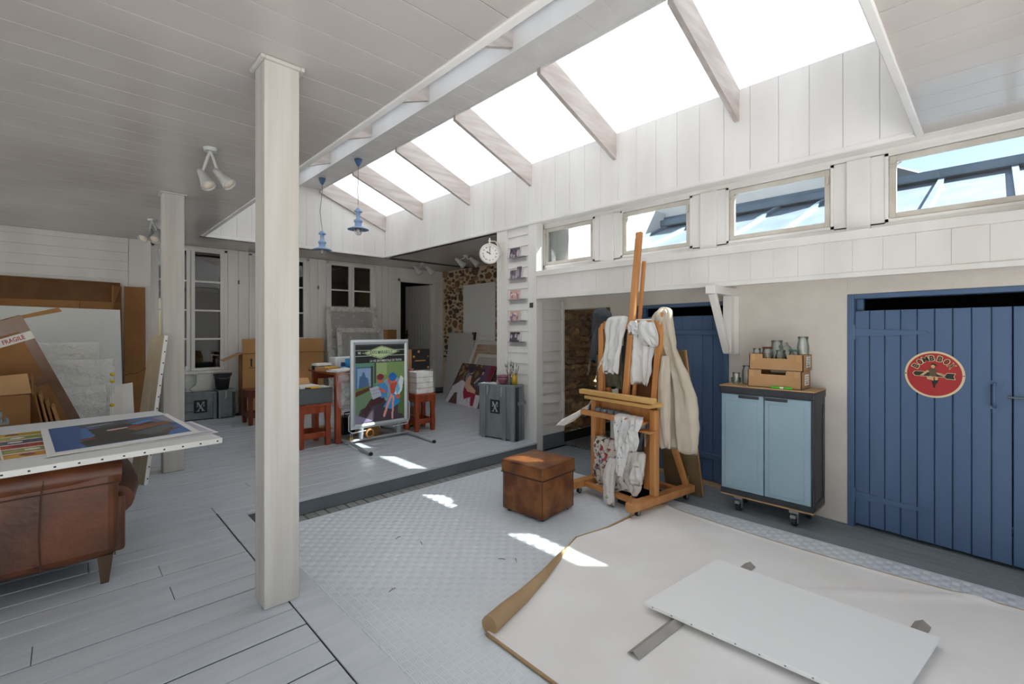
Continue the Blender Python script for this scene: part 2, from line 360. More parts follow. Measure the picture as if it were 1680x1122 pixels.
# raised five-bar tread: thousands of small bars, one joined part
def tread(x0, x1, y0, y1, z, cell, name, mtl, parent, skip=None):
    nx, ny = int((x1-x0)/cell), int((y1-y0)/cell); vs = []; fs = []
    for i in range(nx):
        for j in range(ny):
            cx, cy = x0+(i+0.5)*cell, y0+(j+0.5)*cell
            if skip and skip(cx, cy): continue
            hz = (i+j) % 2
            for k in range(4):
                o = (k-1.5)*cell*0.23; hl, hw = cell*0.44, cell*0.062
                a, b = (hl, hw) if hz else (hw, hl); px, py = (cx, cy+o) if hz else (cx+o, cy)
                n = len(vs)
                vs += [(px-a, py-b, z), (px+a, py-b, z), (px+a, py+b, z), (px-a, py+b, z), (px-a*0.75, py-b*0.5, z+0.0014), (px+a*0.75, py-b*0.5, z+0.0014), (px+a*0.75, py+b*0.5, z+0.0014), (px-a*0.75, py+b*0.5, z+0.0014)]
                fs += [(n, n+1, n+5, n+4), (n+1, n+2, n+6, n+5), (n+2, n+3, n+7, n+6), (n+3, n, n+4, n+7), (n+4, n+5, n+6, n+7)]
    m = M(); m.v = vs; m.f = fs; m.m = [0]*len(fs); m.s = [False]*len(fs)
    o = build(name, m, mtl, parent); o['kind'] = 'stuff'; return o
PAPER = [(2.78, 2.22), (3.93, 2.07), (3.95, -1.6), (1.3, -1.6), (1.66, 1.85)]
def in_paper(x, y, grow=-0.12):
    cx, cy = 2.9, 0.4; ins = False; P = [(cx+(a-cx)*(1+grow/2), cy+(b-cy)*(1+grow/2)) for a, b in PAPER]
    for (xa, ya), (xb, yb) in zip(P, P[1:]+P[:1]):
        if (ya > y) != (yb > y) and x < (xb-xa)*(y-ya)/(yb-ya)+xa: ins = not ins
    return ins
tread(1.06, 4.15, -0.7, 4.04, 0.003, 0.048, 'tread_bars', plate_m, floor2, in_paper)
# ---- ceiling
ceiling = struct('ceiling', 'white boarded ceiling around the skylight well', M().box(-2.6, 1.5, -1.7, 9.6, H+0.004, H+0.14).box(1.5, 6.8, 8.26, 9.6, H+0.004, H+0.14).box(4.49, 6.8, 4.3, 8.26, H+0.004, H+0.14).box(1.5, 4.75, -1.7, 0.4, H+0.004, H+0.14).box(4.5, 4.75, 0.4, 4.3, H+0.004, H+0.14), under, cat='ceiling')
CE = ((0, 0, H), Xv, -Yv, -Zv)
for k in range(-13, 36):
    y0 = 1.554+0.229*k; y1 = min(y0+0.229, 9.4)
    if y0 > 9.3: break
    if y1 <= 8.27: spans = [(-2.5, 1.47)]
    elif y0 < 8.27: spans = [(-2.5, 1.47)]
    else: spans = [(-2.5, 1.9), (1.9, 4.4), (4.4, 6.62)]
    for a, b in spans:
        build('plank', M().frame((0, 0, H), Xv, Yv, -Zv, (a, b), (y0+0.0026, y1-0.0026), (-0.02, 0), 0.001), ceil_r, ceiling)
    if 4.5 < y0 and y1 < 8.3:
        build('plank', M().frame((0, 0, H), Xv, Yv, -Zv, (4.52, 6.62), (y0+0.0026, y1-0.0026), (-0.02, 0), 0.001), ceil_r, ceiling)
for k in range(-5, 9):
    x0 = 2.644+0.229*k
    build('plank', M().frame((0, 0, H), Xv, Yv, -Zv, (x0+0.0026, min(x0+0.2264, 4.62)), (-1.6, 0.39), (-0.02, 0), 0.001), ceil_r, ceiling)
# edge mouldings of the well
trim_5 = struct('trim_5', 'white edge moulding along the skylight well beside the posts', M().box(1.465, 1.515, 0.39, 8.27, H-0.012, H+0.03), white, cat='trim', bevel=0.006)
trim_6 = struct('trim_6', 'white edge moulding at the far end of the skylight well', M().box(1.515, 4.46, 8.235, 8.28, H-0.014, H+0.03), white, cat='trim', bevel=0.006)
trim_7 = struct('trim_7', 'rounded white moulding above the clerestory windows', M().box(4.455, 4.5, 0.42, 8.28, H-0.016, H+0.03), white, cat='trim', bevel=0.012)
trim_8 = struct('trim_8', 'white edge moulding at the near end of the skylight well', M().box(1.465, 4.5, 0.375, 0.42, H-0.014, H+0.03), white, cat='trim', bevel=0.006)
# ---- skylight well walls of vertical boards
ZT, SL, XR, XL, XA, XB = 3.825, 0.385, 4.48, 1.51, 2.87, 3.24
def ztop(x): return ZT+SL*min(max(XR-x, 0), XR-XB) if x > 3.05 else ZT+SL*(XR-XB)/(XA-XL)*min(max(x-XL, 0), XA-XL)
well_r = struct('wall_well_right', 'white vertical boards on the skylight wall above the clerestory', M().box(4.5, 4.6, 0.35, 8.35, H, ZT), white)
k = 0; y = 0.396
while y < 8.25:
    build('plank', M().frame((XR, 0, 0), Yv, Zv, -Xv, (y+0.001, min(y+0.232, 8.25)), (H, ZT), (-0.02, 0), 0.003), white, well_r); y += 0.233
well_l = struct('wall_well_left', 'white vertical boards on the skylight wall over the deck', M().box(1.4, 1.49, 0.35, 8.35, H+0.02, ZT), white)
y = 0.42
while y < 8.25:
    build('plank', M().frame((XL, 0, 0), Yv, Zv, Xv, (y+0.001, min(y+0.232, 8.25)), (H, ZT), (-0.02, 0), 0.003), white, well_l); y += 0.233
for nm, yy, s, lab in (('wall_well_far', 8.25, 1, 'white boarded gable at the far end of the skylight'), ('wall_well_near', 0.42, -1, 'white boarded gable at the near end of the skylight')):
    g = struct(nm, lab, M().prism([(1.4, yy+s*0.02, H+0.02), (4.6, yy+s*0.02, H+0.02), (4.6, yy+s*0.02, ZT+0.02), (3.24, yy+s*0.02, ztop(XB)+0.1), (2.87, yy+s*0.02, ztop(XB)+0.1), (1.4, yy+s*0.02, ZT+0.02)], (0, s*0.08, 0)), white)
    xx = XL
    while xx < XR-0.02:
        x1 = min(xx+0.2125, XR); xs = [xx+0.001]+[q for q in (XA, XB) if xx < q < x1]+[x1-0.001]
        build('plank', M().prism([(xs[0], yy, H), (xs[-1], yy, H)]+[(q, yy, ztop(q)) for q in xs[::-1]], (0, s*0.02, 0)), white, g); xx += 0.2125
# ---- skylight: ridge box, rafters, translucent sheets
skyl = struct('ceiling_skylight', 'translucent ridge skylight with whitewashed rafters', cat='skylight', loc=(3.05, 4.3, 4.1))
ridge = build('ridge_beam', M().box(XA+0.02, XB-0.02, 0.35, 8.35, 4.1, 4.4), white, skyl)
y = 0.42
while y < 8.25:
    build('plank', M().frame((0, 0, 4.08), Xv, Yv, -Zv, (XA, XB), (y+0.001, min(y+0.233, 8.25)), (-0.02, 0), 0.003), white, skyl); y += 0.2345
build('side_board', M().box(XA-0.004, XA+0.018, 0.42, 8.25, 4.072, 4.35), white, skyl)
build('edge_strip', M().box(XB-0.016, XB+0.006, 0.42, 8.25, 4.072, 4.12), white, skyl)
ry = [0.445, 1.675, 3.0, 4.32, 5.63, 6.94, 8.225]
for yy in ry:
    build('rafter', M().prism([(XR, yy-0.022, 3.53), (XR, yy-0.022, ZT-0.004), (XB-0.02, yy-0.022, ztop(XB)-0.004), (XB-0.02, yy-0.022, 4.02)], (0, 0.045, 0)), white_raw, skyl)
    build('rafter', M().prism([(XL, yy-0.022, 3.60), (XL, yy-0.022, ZT-0.004), (XA+0.01, yy-0.022, ztop(XA)-0.004), (XA+0.01, yy-0.022, 4.12)], (0, 0.045, 0)), white_raw, skyl)
for a, b in zip([0.3]+ry[1:-1], ry[1:-1]+[8.38]):
    build('roof_sheet', M().prism([(XR+0.25, a, ZT-0.09), (XR+0.25, a, ZT-0.082), (XB-0.05, a, ztop(XB)+0.028), (XB-0.05, a, ztop(XB)+0.02)], (0, b-a, 0)), sheet, skyl)
    build('roof_sheet', M().prism([(XL-0.25, a, ZT-0.08), (XL-0.25, a, ZT-0.072), (XA+0.05, a, ztop(XA)+0.028), (XA+0.05, a, ztop(XA)+0.02)], (0, b-a, 0)), sheet, skyl)
# ---- right side: clerestory wall, ledge, fascia
cw = struct('wall_clerestory', 'white framed strip of wall holding the four high windows', M().box(4.64, 4.76, -1.6, 4.25, 2.25, 2.45).box(4.64, 4.76, -1.6, 4.25, 2.985, H+0.02), white)
WY = [(3.395, 4.235), (2.175, 3.025), (0.955, 1.83), (-0.27, 0.618)]
edges = [4.25]+[e for p in WY for e in (p[1], p[0])]+[-1.6]
for i in range(0, len(edges), 2):
    a, b = edges[i+1], edges[i]
    build('mullion', M().box(4.64, 4.76, a, b, 2.44, 2.99), white, cw)
    if b-a > 0.1: build('cover_board', M().box(4.615, 4.64, max(a+0.09, b-0.29), b-0.09, 2.39, 2.985), white, cw, bevel=0.004)
build('soffit', M().box(4.5, 4.65, -1.6, 4.3, H-0.005, H+0.02), white, cw)
ledge = struct('trim_9', 'white sill ledge running under the high windows', M().box(4.44, 4.66, -1.6, 4.2, 2.315, 2.385), white, cat='trim', bevel=0.005)
fas = struct('wall_fascia', 'white boarded fascia over the blue doors', M().box(4.49, 4.51, -1.6, 4.206, 2.05, 2.32), white)
y = 4.2
while y > -1.6:
    build('plank', M().frame((4.47, 0, 0), Yv, Zv, -Xv, (y-0.1885, y-0.0005), (2.05, 2.32), (-0.02, rnd.uniform(-0.0006, 0.0006)), 0.001), white, fas); y -= 0.189
build('bottom_strip', M().box(4.452, 4.5, -1.6, 4.206, 2.02, 2.062), white, fas, bevel=0.004)
build('soffit', M().box(4.5, 5.2, -1.6, 4.3, 2.06, 2.1), white, fas)
rust = mat('brass_hinge', 'b59a5c', 0.5, '8a6a3a', 30)
frame_m = mat('aged_window_paint', 'cdc8c0', 0.55, 'bcb4a8', 4)
wl = ['high window farthest along beside the brush trunk', 'high window behind the mast of the easel', 'high window above the white bracket', 'high window with blue sky, above the round red sign']
for i, (a, b) in enumerate(WY):
    wn = struct('window_%d' % (i+1), wl[i], cat='window', loc=(4.64, (a+b)/2, 2.46))
    fr = M()
    for (p, q, r, s) in ((a, a+0.022, 2.45, 2.985), (b-0.022, b, 2.45, 2.985), (a, b, 2.45, 2.472), (a, b, 2.963, 2.985)): fr.box(4.63, 4.72, p, q, r, s)
    build('frame', fr, white, wn)
    a2, b2, z0, z1 = a+0.026, b-0.026, 2.476, 2.959; sa = M(); t = 0.042
    for (p, q, r, s) in ((a2, a2+t, z0, z1), (b2-t, b2, z0, z1), (a2+t, b2-t, z0, z0+t), (a2+t, b2-t, z1-t, z1)): sa.box(4.645, 4.685, p, q, r, s)
    sash = build('sash', sa, frame_m, wn, bevel=0.003)
    build('pane', M().box(4.663, 4.667, a2+t-0.005, b2-t+0.005, z0+t-0.005, z1-t+0.005), glass, sash)
    build('hinge', M().cyl((4.64, b2+0.012, z1-0.22), (4.64, b2+0.012, z1-0.06), 0.008), rust, wn)
    build('stay', M().tube([(4.64, b2+0.005, z1-0.07), (4.62, b2-0.04, z1-0.08), (4.63, b2-0.075, z1-0.06)], 0.006, 6), frame_m, wn)
    build('catch', M().box(4.63, 4.645, a2+0.01, a2+0.03, z1-0.13, z1-0.06), frame_m, wn)
# ---- corner post and card column
post_r = struct('pillar', 'white square pillar between card rack and passage', M().box(4.47, 4.6, 4.206, 4.36, 0, H), white, cat='pillar', bevel=0.004)
colw = struct('wall_card_column', 'narrow white boarded wall holding the photo cards', M().box(4.52, 4.62, 4.36, 4.98, 0.0, H), white)
for k in range(21):
    z0 = U+0.145*k; z1 = min(z0+0.143, H)
    if z1-z0 > 0.02: build('plank', M().prism([(4.52, 4.362, z0), (4.484, 4.362, z0), (4.502, 4.362, z1), (4.52, 4.362, z1)], (0, 0.41, 0)), white, colw)
build('edge_board', M().box(4.465, 4.52, 4.77, 4.98, U, H), white, colw, bevel=0.004)
ret = struct('wall_return', 'white lap boarded return wall beside the stone passage', M().box(4.6, 5.06, 4.26, 4.36, 0, 2.06), white)
for k in range(14):
    z0 = 0.2+0.141*k; z1 = min(z0+0.139, 2.05)
    if z1 - z0 > 0.03: build('plank', M().prism([(4.602, 4.262, z0), (4.602, 4.222, z0), (4.602, 4.252, z1), (4.602, 4.262, z1)], (0.425, 0, 0)), white, ret)
build('corner_board', M().box(5.02, 5.062, 4.215, 4.27, 0.2, 2.0), white, ret, bevel=0.003)
build('baseboard', M().box(4.6, 5.07, 4.225, 4.262, 0.0, 0.2), riser_m, ret, bevel=0.01)
# ---- skewed plaster wall with the blue doors
tw = 1/math.hypot(0.115, 1); WU = Vector((0.115, 1, 0))*tw; WN = Vector((-1, 0.115, 0))*tw; WO = Vector((4.565, 0, 0))
def wp(y, z, n=0.0): return WO+Vector((0.115*y, y, z))+WN*n      # point on the wall at world y
def wbox(m, y0, y1, z0, z1, n0, n1, mi=0, c=0.0): return m.frame(WO, WU, Zv, WN, (y0/tw, y1/tw), (z0, z1), (n0, n1), c, mi)
dw = struct('wall_right', 'rough white plaster wall behind the blue doors', None, cat='wall', loc=(4.7, 1.5, 0))
def rough(y0, y1, z0, z1, nm, bev=0.012):
    m = wbox(M(), y0, y1, z0, z1, -0.25, 0.0); return build(nm, m, plaster, dw, bevel=bev)
rough(0.86, 1.87, 0.0, 2.3, 'plaster_panel'); rough(3.02, 3.39, 0.0, 2.3, 'plaster_panel'); rough(-1.6, -0.98, 0, 2.3, 'plaster_panel')
rough(-0.99, 0.87, 1.9, 2.3, 'lintel', 0.006); rough(1.86, 3.03, 1.9, 2.3, 'lintel', 0.006); rough(3.38, 4.27, 1.9, 2.3, 'lintel', 0.006)
def dark_recess(y0, y1, parent, nm='recess'):
    m = M(); wbox(m, y0-0.1, y1+0.1, 0, 2.1, -1.1, -1.0); wbox(m, y0-0.12, y0-0.02, 0, 2.1, -1.1, -0.2); wbox(m, y1+0.02, y1+0.12, 0, 2.1, -1.1, -0.2); wbox(m, y0-0.1, y1+0.1, 2.0, 2.1, -1.1, -0.2)
    return build(nm, m, dark, parent)  # near-black box stands in for the unlit space behind a door
def blue_door(nm, lab, y0, y1, leaves, ztop_, zb, inset, boards):
    d = struct(nm, lab, cat='door', loc=wp((y0+y1)/2, 0)); fr = M()
    wbox(fr, y1-0.045, y1, 0, 1.9, -0.14, 0.008); wbox(fr, y0, y0+0.045, 0, 1.9, -0.14, 0.008); wbox(fr, y0+0.045, y1-0.045, 1.862, 1.9, -0.14, 0.008)
    wbox(fr, y1-0.09, y1-0.045, ztop_, 1.862, -0.10, -0.06)
    build('frame', fr, blue, d, bevel=0.004)
    dark_recess(y0, y1, d)
    out = []
    for (a, b), nb in zip(leaves, boards):
        lf = build('leaf', wbox(M(), a+0.004, b-0.004, zb+0.002, ztop_-0.004, -0.055+inset, -0.04+inset), blue, d); out.append(lf)
        for i in range(nb):
            p, q = a+(b-a)*i/nb, a+(b-a)*(i+1)/nb
            build('plank', wbox(M(), p+0.0022, q-0.0022, zb, ztop_, -0.04+inset, -0.015+inset+rnd.uniform(-0.001, 0.001), 0, 0.004), blue, lf)
    return d, out
d1, lv = blue_door('door_1', 'blue boarded double door carrying the round red sign', -0.94, 0.865, [(-0.06, 0.82), (-0.9, -0.062)], 1.765, 0.03, 0.0, [9, 8])
for zc in (1.588, 0.262):
    m = M().prism([wp(0.815, zc-0.032, -0.014), wp(0.815, zc+0.032, -0.014), wp(0.37, zc+0.013, -0.014), wp(0.362, zc, -0.014), wp(0.37, zc-0.013, -0.014)], WN*0.009)
    build('strap_hinge', m, blue, lv[0], bevel=0.001)
    build('hinge_pin', M().cyl(wp(0.823, zc-0.06, -0.008), wp(0.823, zc+0.06, -0.008), 0.011), blue, d1)
build('handle', M().tube([wp(0.02, 1.245, -0.016), wp(0.02, 1.24, 0.022), wp(0.02, 1.2, 0.032), wp(0.02, 1.12, 0.032), wp(0.02, 1.085, 0.022), wp(0.02, 1.08, -0.016)], 0.0085, 8), blue, lv[0])
hp = M(); wbox(hp, -0.02, 0.06, 1.235, 1.262, -0.016, -0.011); wbox(hp, -0.02, 0.06, 1.065, 1.09, -0.016, -0.011); build('handle_plate', hp, blue, lv[0])
bm_ = mat('steel_bolt', '6d7680', 0.4, metal=0.6)
build('bolt', M().cyl(wp(-0.04, 1.155, -0.002), wp(-0.34, 1.155, -0.002), 0.008), bm_, lv[1]); bp = M(); wbox(bp, -0.3, -0.1, 1.13, 1.18, -0.016, -0.009); build('bolt_plate', bp, blue, lv[1])
d2, lv2 = blue_door('door_2', 'single blue boarded door behind the easel', 1.87, 3.02, [(1.955, 2.9)], 1.765, 0.03, -0.06, [8])
for zc in (1.585, 0.29): build('batten', wbox(M(), 1.97, 2.88, zc-0.026, zc+0.026, -0.078, -0.056, 0, 0.004), blue, lv2[0])
build('threshold', wbox(M(), 1.9, 3.0, 0, 0.022, -0.14, 0.0), mat('bare_wood', 'b89a78', 0.7), d2)
sm = M(); wbox(sm, 1.9, 1.956, 0.03, 1.765, -0.11, -0.06); wbox(sm, 2.9, 2.98, 0.03, 1.862, -0.11, -0.06); build('jamb', sm, blue, d2)
# bracket under the fascia
br = struct('trim_10', 'white wooden bracket propping the fascia beside the cabinet', cat='bracket', loc=(4.6, 1.83, 1.4))
build('arm', M().box(4.275, 4.79, 1.79, 1.88, 1.945, 2.02), white, br, bevel=0.004)
build('upright', M().box(4.66, 4.76, 1.795, 1.875, 1.385, 1.945), white, br, bevel=0.004)
build('back_board', M().box(4.735, 4.8, 1.755, 1.9, 1.372, 1.945), white, br, bevel=0.004)
build('brace', M().bar((4.325, 1.835, 1.95), (4.655, 1.835, 1.40), 0.06, 0.055, (1, 0, 0.3)), white, br, bevel=0.004)
# ---- passage with dry stone side
pas = struct('wall_passage', 'dark passage with a rough stone side wall', M().box(5.0, 7.2, 4.37, 4.6, 0, 2.06), mat('earth_mortar', 'a08662', 0.95, '86704f', 6, bump=0.6, bscale=14), cat='wall')
build('end_wall', M().box(7.1, 7.2, 3.2, 4.4, 0, 2.1), mortar, pas); build('side_wall', M().box(5.0, 7.2, 3.2, 3.35, 0, 2.1), mortar, pas); build('top', M().box(5.22, 6.0, 3.2, 4.6, 2.06, 2.14), white, pas)  # top stops short: open end added to bring daylight onto the stones
def stone(o, u, v, n, cx, cy, rx, ry, dep, seed, mtl, parent, nside=8):
    """irregular faced stone standing proud of a wall"""
    r = random.Random(seed); m = M(); o, u, v, n = Vector(o), Vector(u), Vector(v), Vector(n)
    ring = [(1+r.uniform(-0.32, 0.18)) for _ in range(nside)]; ph = r.uniform(0, 1)
    def rg(k, d): return [o+u*(cx+rx*k*ring[i]*math.cos(2*math.pi*(i+ph)/nside))+v*(cy+ry*k*ring[i]*math.sin(2*math.pi*(i+ph)/nside))+n*(d+r.uniform(-1, 1)*dep*0.2*(k < 0.9)) for i in range(nside)]
    vs = rg(1.0, -0.01)+rg(1.0, dep*0.35)+rg(0.68, dep)
    fs = [(k*nside+i, k*nside+(i+1) % nside, (k+1)*nside+(i+1) % nside, (k+1)*nside+i) for k in range(2) for i in range(nside)]+[tuple(range(2*nside, 3*nside))]
    if u.cross(v).dot(n) < 0: fs = [f[::-1] for f in fs]
    m.add(vs, fs, 0, False); return build('stone', m, mtl, parent)
z = 0.07; sd = 0
brown = [mat('passage_stone_%d' % i, a, 0.9, b, 14, (1, 1, 1), 0.6, 30) for i, (a, b) in enumerate((('a58866', '8c7152'), ('927658', '7a6148'), ('b0946c', '977b55'), ('85705a', '6f5c49')))]
while z < 1.93:
    hh = rnd.uniform(0.07, 0.15); xx = 5.08+rnd.uniform(0, 0.1)
    while xx < 6.5:
        ww = rnd.uniform(0.13, 0.3); sd += 1
        stone((0, 4.37, 0), Xv, Zv, -Yv, xx+ww/2, z+hh/2, ww*0.52, hh*0.56, rnd.uniform(0.03, 0.07), sd, rnd.choice(brown), pas); xx += ww
    z += hh*0.97
pp = build('tread_plate', M().box(5.08, 7.0, 3.4, 4.34, 0.0, 0.012), mat('bare_metal_plate', '8b8d8c', 0.4, metal=0.7), pas)
m = M()
for i in range(14): m.box(5.06, 5.12, 3.44+i*0.065, 3.47+i*0.065, 0.0, 0.016)
build('teeth', m, riser_m, pas)
tread(5.1, 6.4, 3.42, 4.33, 0.012, 0.05, 'tread_bars', mat('bare_metal_plate', '8b8d8c'), pas)
# ---- bay behind the card column: stone wall and its near wall
sw = struct('wall_stone', 'ochre mortar wall set with rough brown stones', M().box(6.62, 6.8, 4.9, 9.6, 0, H), mortar)
pts = []; tries = 0; rs = random.Random(11)
while len(pts) < 260 and tries < 30000:
    tries += 1; yy, zz = rs.uniform(6.9, 9.25), rs.uniform(0.9, 2.98); r = rs.uniform(0.05, 0.135) if tries < 6000 else rs.uniform(0.035, 0.07)
    if 7.45 < yy < 8.5 and zz < 2.55: continue
    if yy < 7.3 and zz < 2.4: continue
    if all(math.hypot((yy-a)*0.85, (zz-b)*1.15) > (r+c)*0.93 for a, b, c in pts): pts.append((yy, zz, r))
for i, (yy, zz, r) in enumerate(pts):
    stone((6.62, 0, 0), Yv, Zv, -Xv, yy, zz, r*rs.uniform(0.85, 1.35), r*rs.uniform(0.6, 0.95), rs.uniform(0.015, 0.04), 500+i, rs.choice(stone_m), sw, rs.choice([5, 6, 7]))
struct('wall_bay', 'white rendered wall closing the rear bay and showing outside the farthest high window', M().box(4.62, 7.6, 4.6, 4.75, 0, 3.6), render_w)
# ---- far wall with house windows
fw_ = struct('wall_far', 'white boarded rear wall with tall house windows', None, cat='wall', loc=(3, 9.4, 0))
build('siding_base', M().box(-2.6, 0.714, 9.3, 9.5, 0, H), white, fw_)
for k in range(21):
    z0 = U+0.14*k; z1 = min(z0+0.139, H)
    if z1-z0 > 0.03: build('plank', M().frame((0, 9.28, 0), Xv, Zv, -Yv, (-2.5, 0.7), (z0, z1), (-0.02, 0), 0.005), white, fw_)
build('corner_board', M().box(0.70, 0.98, 9.29, 9.4, U, H), white, fw_, bevel=0.004)
HW = [(0.98, 2.05), (2.39, 3.45), (3.79, 4.85)]; ZS = 0.93
for a, b in ((0.7, 0.98), (2.05, 2.39), (3.45, 3.79), (4.85, 5.16)):
    build('wall_panel', M().box(a, b, 9.37, 9.5, 0, H), white, fw_)
    n = 2 if b-a < 0.36 else 3
    if a > 0.8:
        for i in range(n): build('plank', M().frame((0, 9.37, 0), Xv, Zv, -Yv, (a+(b-a)*i/n+0.003, a+(b-a)*(i+1)/n-0.003), (ZS-0.05, H), (-0.01, 0.016), 0.005), white, fw_)
        if a < 4: build('shutter_hook', M().box(a+0.16, a+0.185, 9.33, 9.36, 2.43, 2.5), riser_m, fw_)
for a, b in HW: build('wall_panel', M().box(a, b, 9.37, 9.5, 0, ZS-0.03).box(a, b, 9.37, 9.5, 3.0, H), white, fw_)
for k in range(5):
    z0 = U+0.15*k; build('plank', M().frame((0, 9.37, 0), Xv, Zv, -Yv, (0.98, 5.14), (z0, z0+0.148), (-0.01, 0.012), 0.005), white, fw_)
wl = ['tall house window pair partly behind the deck post nearer the rear wall', 'tall house window pair behind the big near post', 'tall house window pair above the wrapped frames']
for i, (a, b) in enumerate(HW):
    wn = struct('window_%d' % (5+i), wl[i], cat='window', loc=((a+b)/2, 9.38, ZS)); fr = M()
    for (p, q, r, s) in ((a, a+0.05, ZS, 3.0), (b-0.05, b, ZS, 3.0), (a, b, 2.96, 3.0)): fr.box(p, q, 9.345, 9.47, r, s)
    build('frame', fr, white, wn, bevel=0.004); build('sill', M().box(a-0.04, b+0.04, 9.31, 9.46, ZS-0.05, ZS-0.005), white, wn, bevel=0.005)
    mid = (a+b)/2
    for (p, q) in ((a+0.05, mid-0.004), (mid+0.004, b-0.05)):
        sa = M(); px0, px1 = p+0.055, q-0.055
        for (c, d, e, f) in ((p, px0, ZS, 2.96), (px1, q, ZS, 2.96), (px0, px1, ZS, ZS+0.045), (px0, px1, 2.94, 2.96)): sa.box(c, d, 9.36, 9.405, e, f)
        sash = build('sash', sa, white, wn, bevel=0.003)
        zz = [ZS+0.045, 1.465, 1.95, 2.44, 2.94]
        for j in range(4):
            build('pane', M().box(px0-0.004, px1+0.004, 9.384, 9.388, zz[j]-0.004, zz[j+1]+0.004), glassd, sash)
            if j: build('glazing_bar', M().box(px0, px1, 9.365, 9.4, zz[j]-0.014, zz[j]+0.014), white, sash)
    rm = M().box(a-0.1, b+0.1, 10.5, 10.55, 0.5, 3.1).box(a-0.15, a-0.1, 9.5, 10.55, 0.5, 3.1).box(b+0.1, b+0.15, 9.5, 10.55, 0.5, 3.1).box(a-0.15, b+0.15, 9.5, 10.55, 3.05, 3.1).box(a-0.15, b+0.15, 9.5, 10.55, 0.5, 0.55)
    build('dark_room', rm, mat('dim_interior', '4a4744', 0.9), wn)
# ---- rear doorway with the open grey door
for k in range(21):
    z0 = U+0.1375*k; z1 = min(z0+0.136, H)
    for a, b in ((5.16, 5.40), (6.40, 6.62)) if z0 < 2.75 else ((5.16, 6.62),):
        if z1-z0 > 0.03: build('plank', M().prism([(a, 9.37, z0), (a, 9.345, z0), (a, 9.358, z1), (a, 9.37, z1)], (b-a, 0, 0)), white, fw_)
build('wall_panel', M().box(5.14, 5.44, 9.37, 9.5, 0, H).box(6.36, 6.7, 9.37, 9.5, 0, H).box(5.4, 6.4, 9.37, 9.5, 2.74, H), white, fw_)
build('baseboard', M().box(6.40, 6.62, 9.33, 9.37, U, U+0.1), riser_m, fw_)
d3 = struct('door_3', 'pale grey boarded door standing ajar in the rear wall', cat='door', loc=(6.33, 9.36, U))
m = M()
for (p, q, r, s) in ((5.40, 5.46, U, 2.78), (6.335, 6.40, U, 2.78), (5.40, 6.40, 2.72, 2.78)): m.box(p, q, 9.335, 9.5, r, s)
build('frame', m, white, d3, bevel=0.004)
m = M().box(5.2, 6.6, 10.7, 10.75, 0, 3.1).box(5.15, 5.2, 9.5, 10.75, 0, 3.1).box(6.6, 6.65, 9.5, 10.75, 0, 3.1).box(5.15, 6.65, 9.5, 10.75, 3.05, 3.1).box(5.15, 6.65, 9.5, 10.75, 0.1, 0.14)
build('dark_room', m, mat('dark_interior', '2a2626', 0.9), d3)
th = math.radians(75); du = Vector((-math.cos(th), math.sin(th), 0)); dn = Vector((-math.sin(th), -math.cos(th), 0)); do = Vector((6.33, 9.42, 0))
leaf = build('leaf', M().frame(do, du, Zv, dn, (0.01, 0.82), (U+0.01, 2.7), (-0.02, 0.0)), greydoor, d3)
for i in range(9): build('plank', M().frame(do, du, Zv, dn, (0.01+i*0.09+0.0015, 0.1+i*0.09-0.0015), (U+0.01, 2.7), (0, 0.018), 0.006), greydoor, leaf)
build('handle', M().frame(do, du, Zv, dn, (0.74, 0.78), (1.42, 1.62), (0.018, 0.03)).cyl(do+du*0.76+Zv*1.5+dn*0.03, do+du*0.76+Zv*1.5+dn*0.075, 0.01).cyl(do+du*0.76+Zv*1.5+dn*0.07, do+du*0.65+Zv*1.5+dn*0.07, 0.01), mat('black_iron', '1c1c1d', 0.4, metal=0.6), leaf)
# ---- walls out of view that close the room; their openings are added for daylight
struct('wall_left', 'white wall along the deck beyond the sofa, with a window opening added for daylight', M().box(-2.65, -2.5, -1.7, 3.2, 0, H+0.1).box(-2.65, -2.5, 8.6, 9.6, 0, H+0.1).box(-2.65, -2.5, 3.2, 8.6, 0, 0.9).box(-2.65, -2.5, 3.2, 8.6, 2.75, H+0.1), white)
wn = struct('window_8', 'wide unseen window added beyond the sofa to let daylight in', cat='window', loc=(-2.55, 5.9, 0.9)); m = M()  # unseen window, added to brighten the rear of the room
for (a, b, c, d) in ((3.2, 3.26, 0.9, 2.75), (8.54, 8.6, 0.9, 2.75), (3.2, 8.6, 0.9, 0.96), (3.2, 8.6, 2.69, 2.75), (4.97, 5.03, 0.9, 2.75), (6.77, 6.83, 0.9, 2.75)): m.box(-2.6, -2.53, a, b, c, d)
build('frame', m, white, wn)
for a, b in ((3.26, 4.97), (5.03, 6.77), (6.83, 8.54)): build('pane', M().box(-2.568, -2.564, a, b, 0.96, 2.69), glass, wn)
struct('added_ground_left', 'pale unseen ground added beyond the added side window', M().box(-14, -2.65, -1.75, 14, -0.3, U-0.03), mat('pale_bounce_paving', 'd4d1cb'), cat='courtyard')  # unseen sunlit ground, added along with the side window
nw = struct('wall_near', 'white wall with a wide daylight opening added behind the viewpoint', M().box(-2.65, -2.3, -1.75, -1.6, -0.1, H+0.1).box(2.6, 4.9, -1.75, -1.6, -0.1, H+0.1).box(-2.3, 2.6, -1.75, -1.6, 2.75, H+0.1), white)  # gap added so sky and sun fill the near end
struct('bounce_ground_near', 'pale ground added behind the viewpoint to bounce daylight in', M().box(-12, 4.9, -14, -1.75, -0.3, U-0.03), mat('pale_bounce_paving', 'd4d1cb', 0.8, 'c6c2bb', 2), cat='terrace')  # added reflector, kept pale so sunlight bounces up onto the ceiling
struct('wall_outer', 'outer white wall closing the far corner of the bay', M().box(6.78, 6.9, 4.6, 9.7, 0, H+0.1), white)
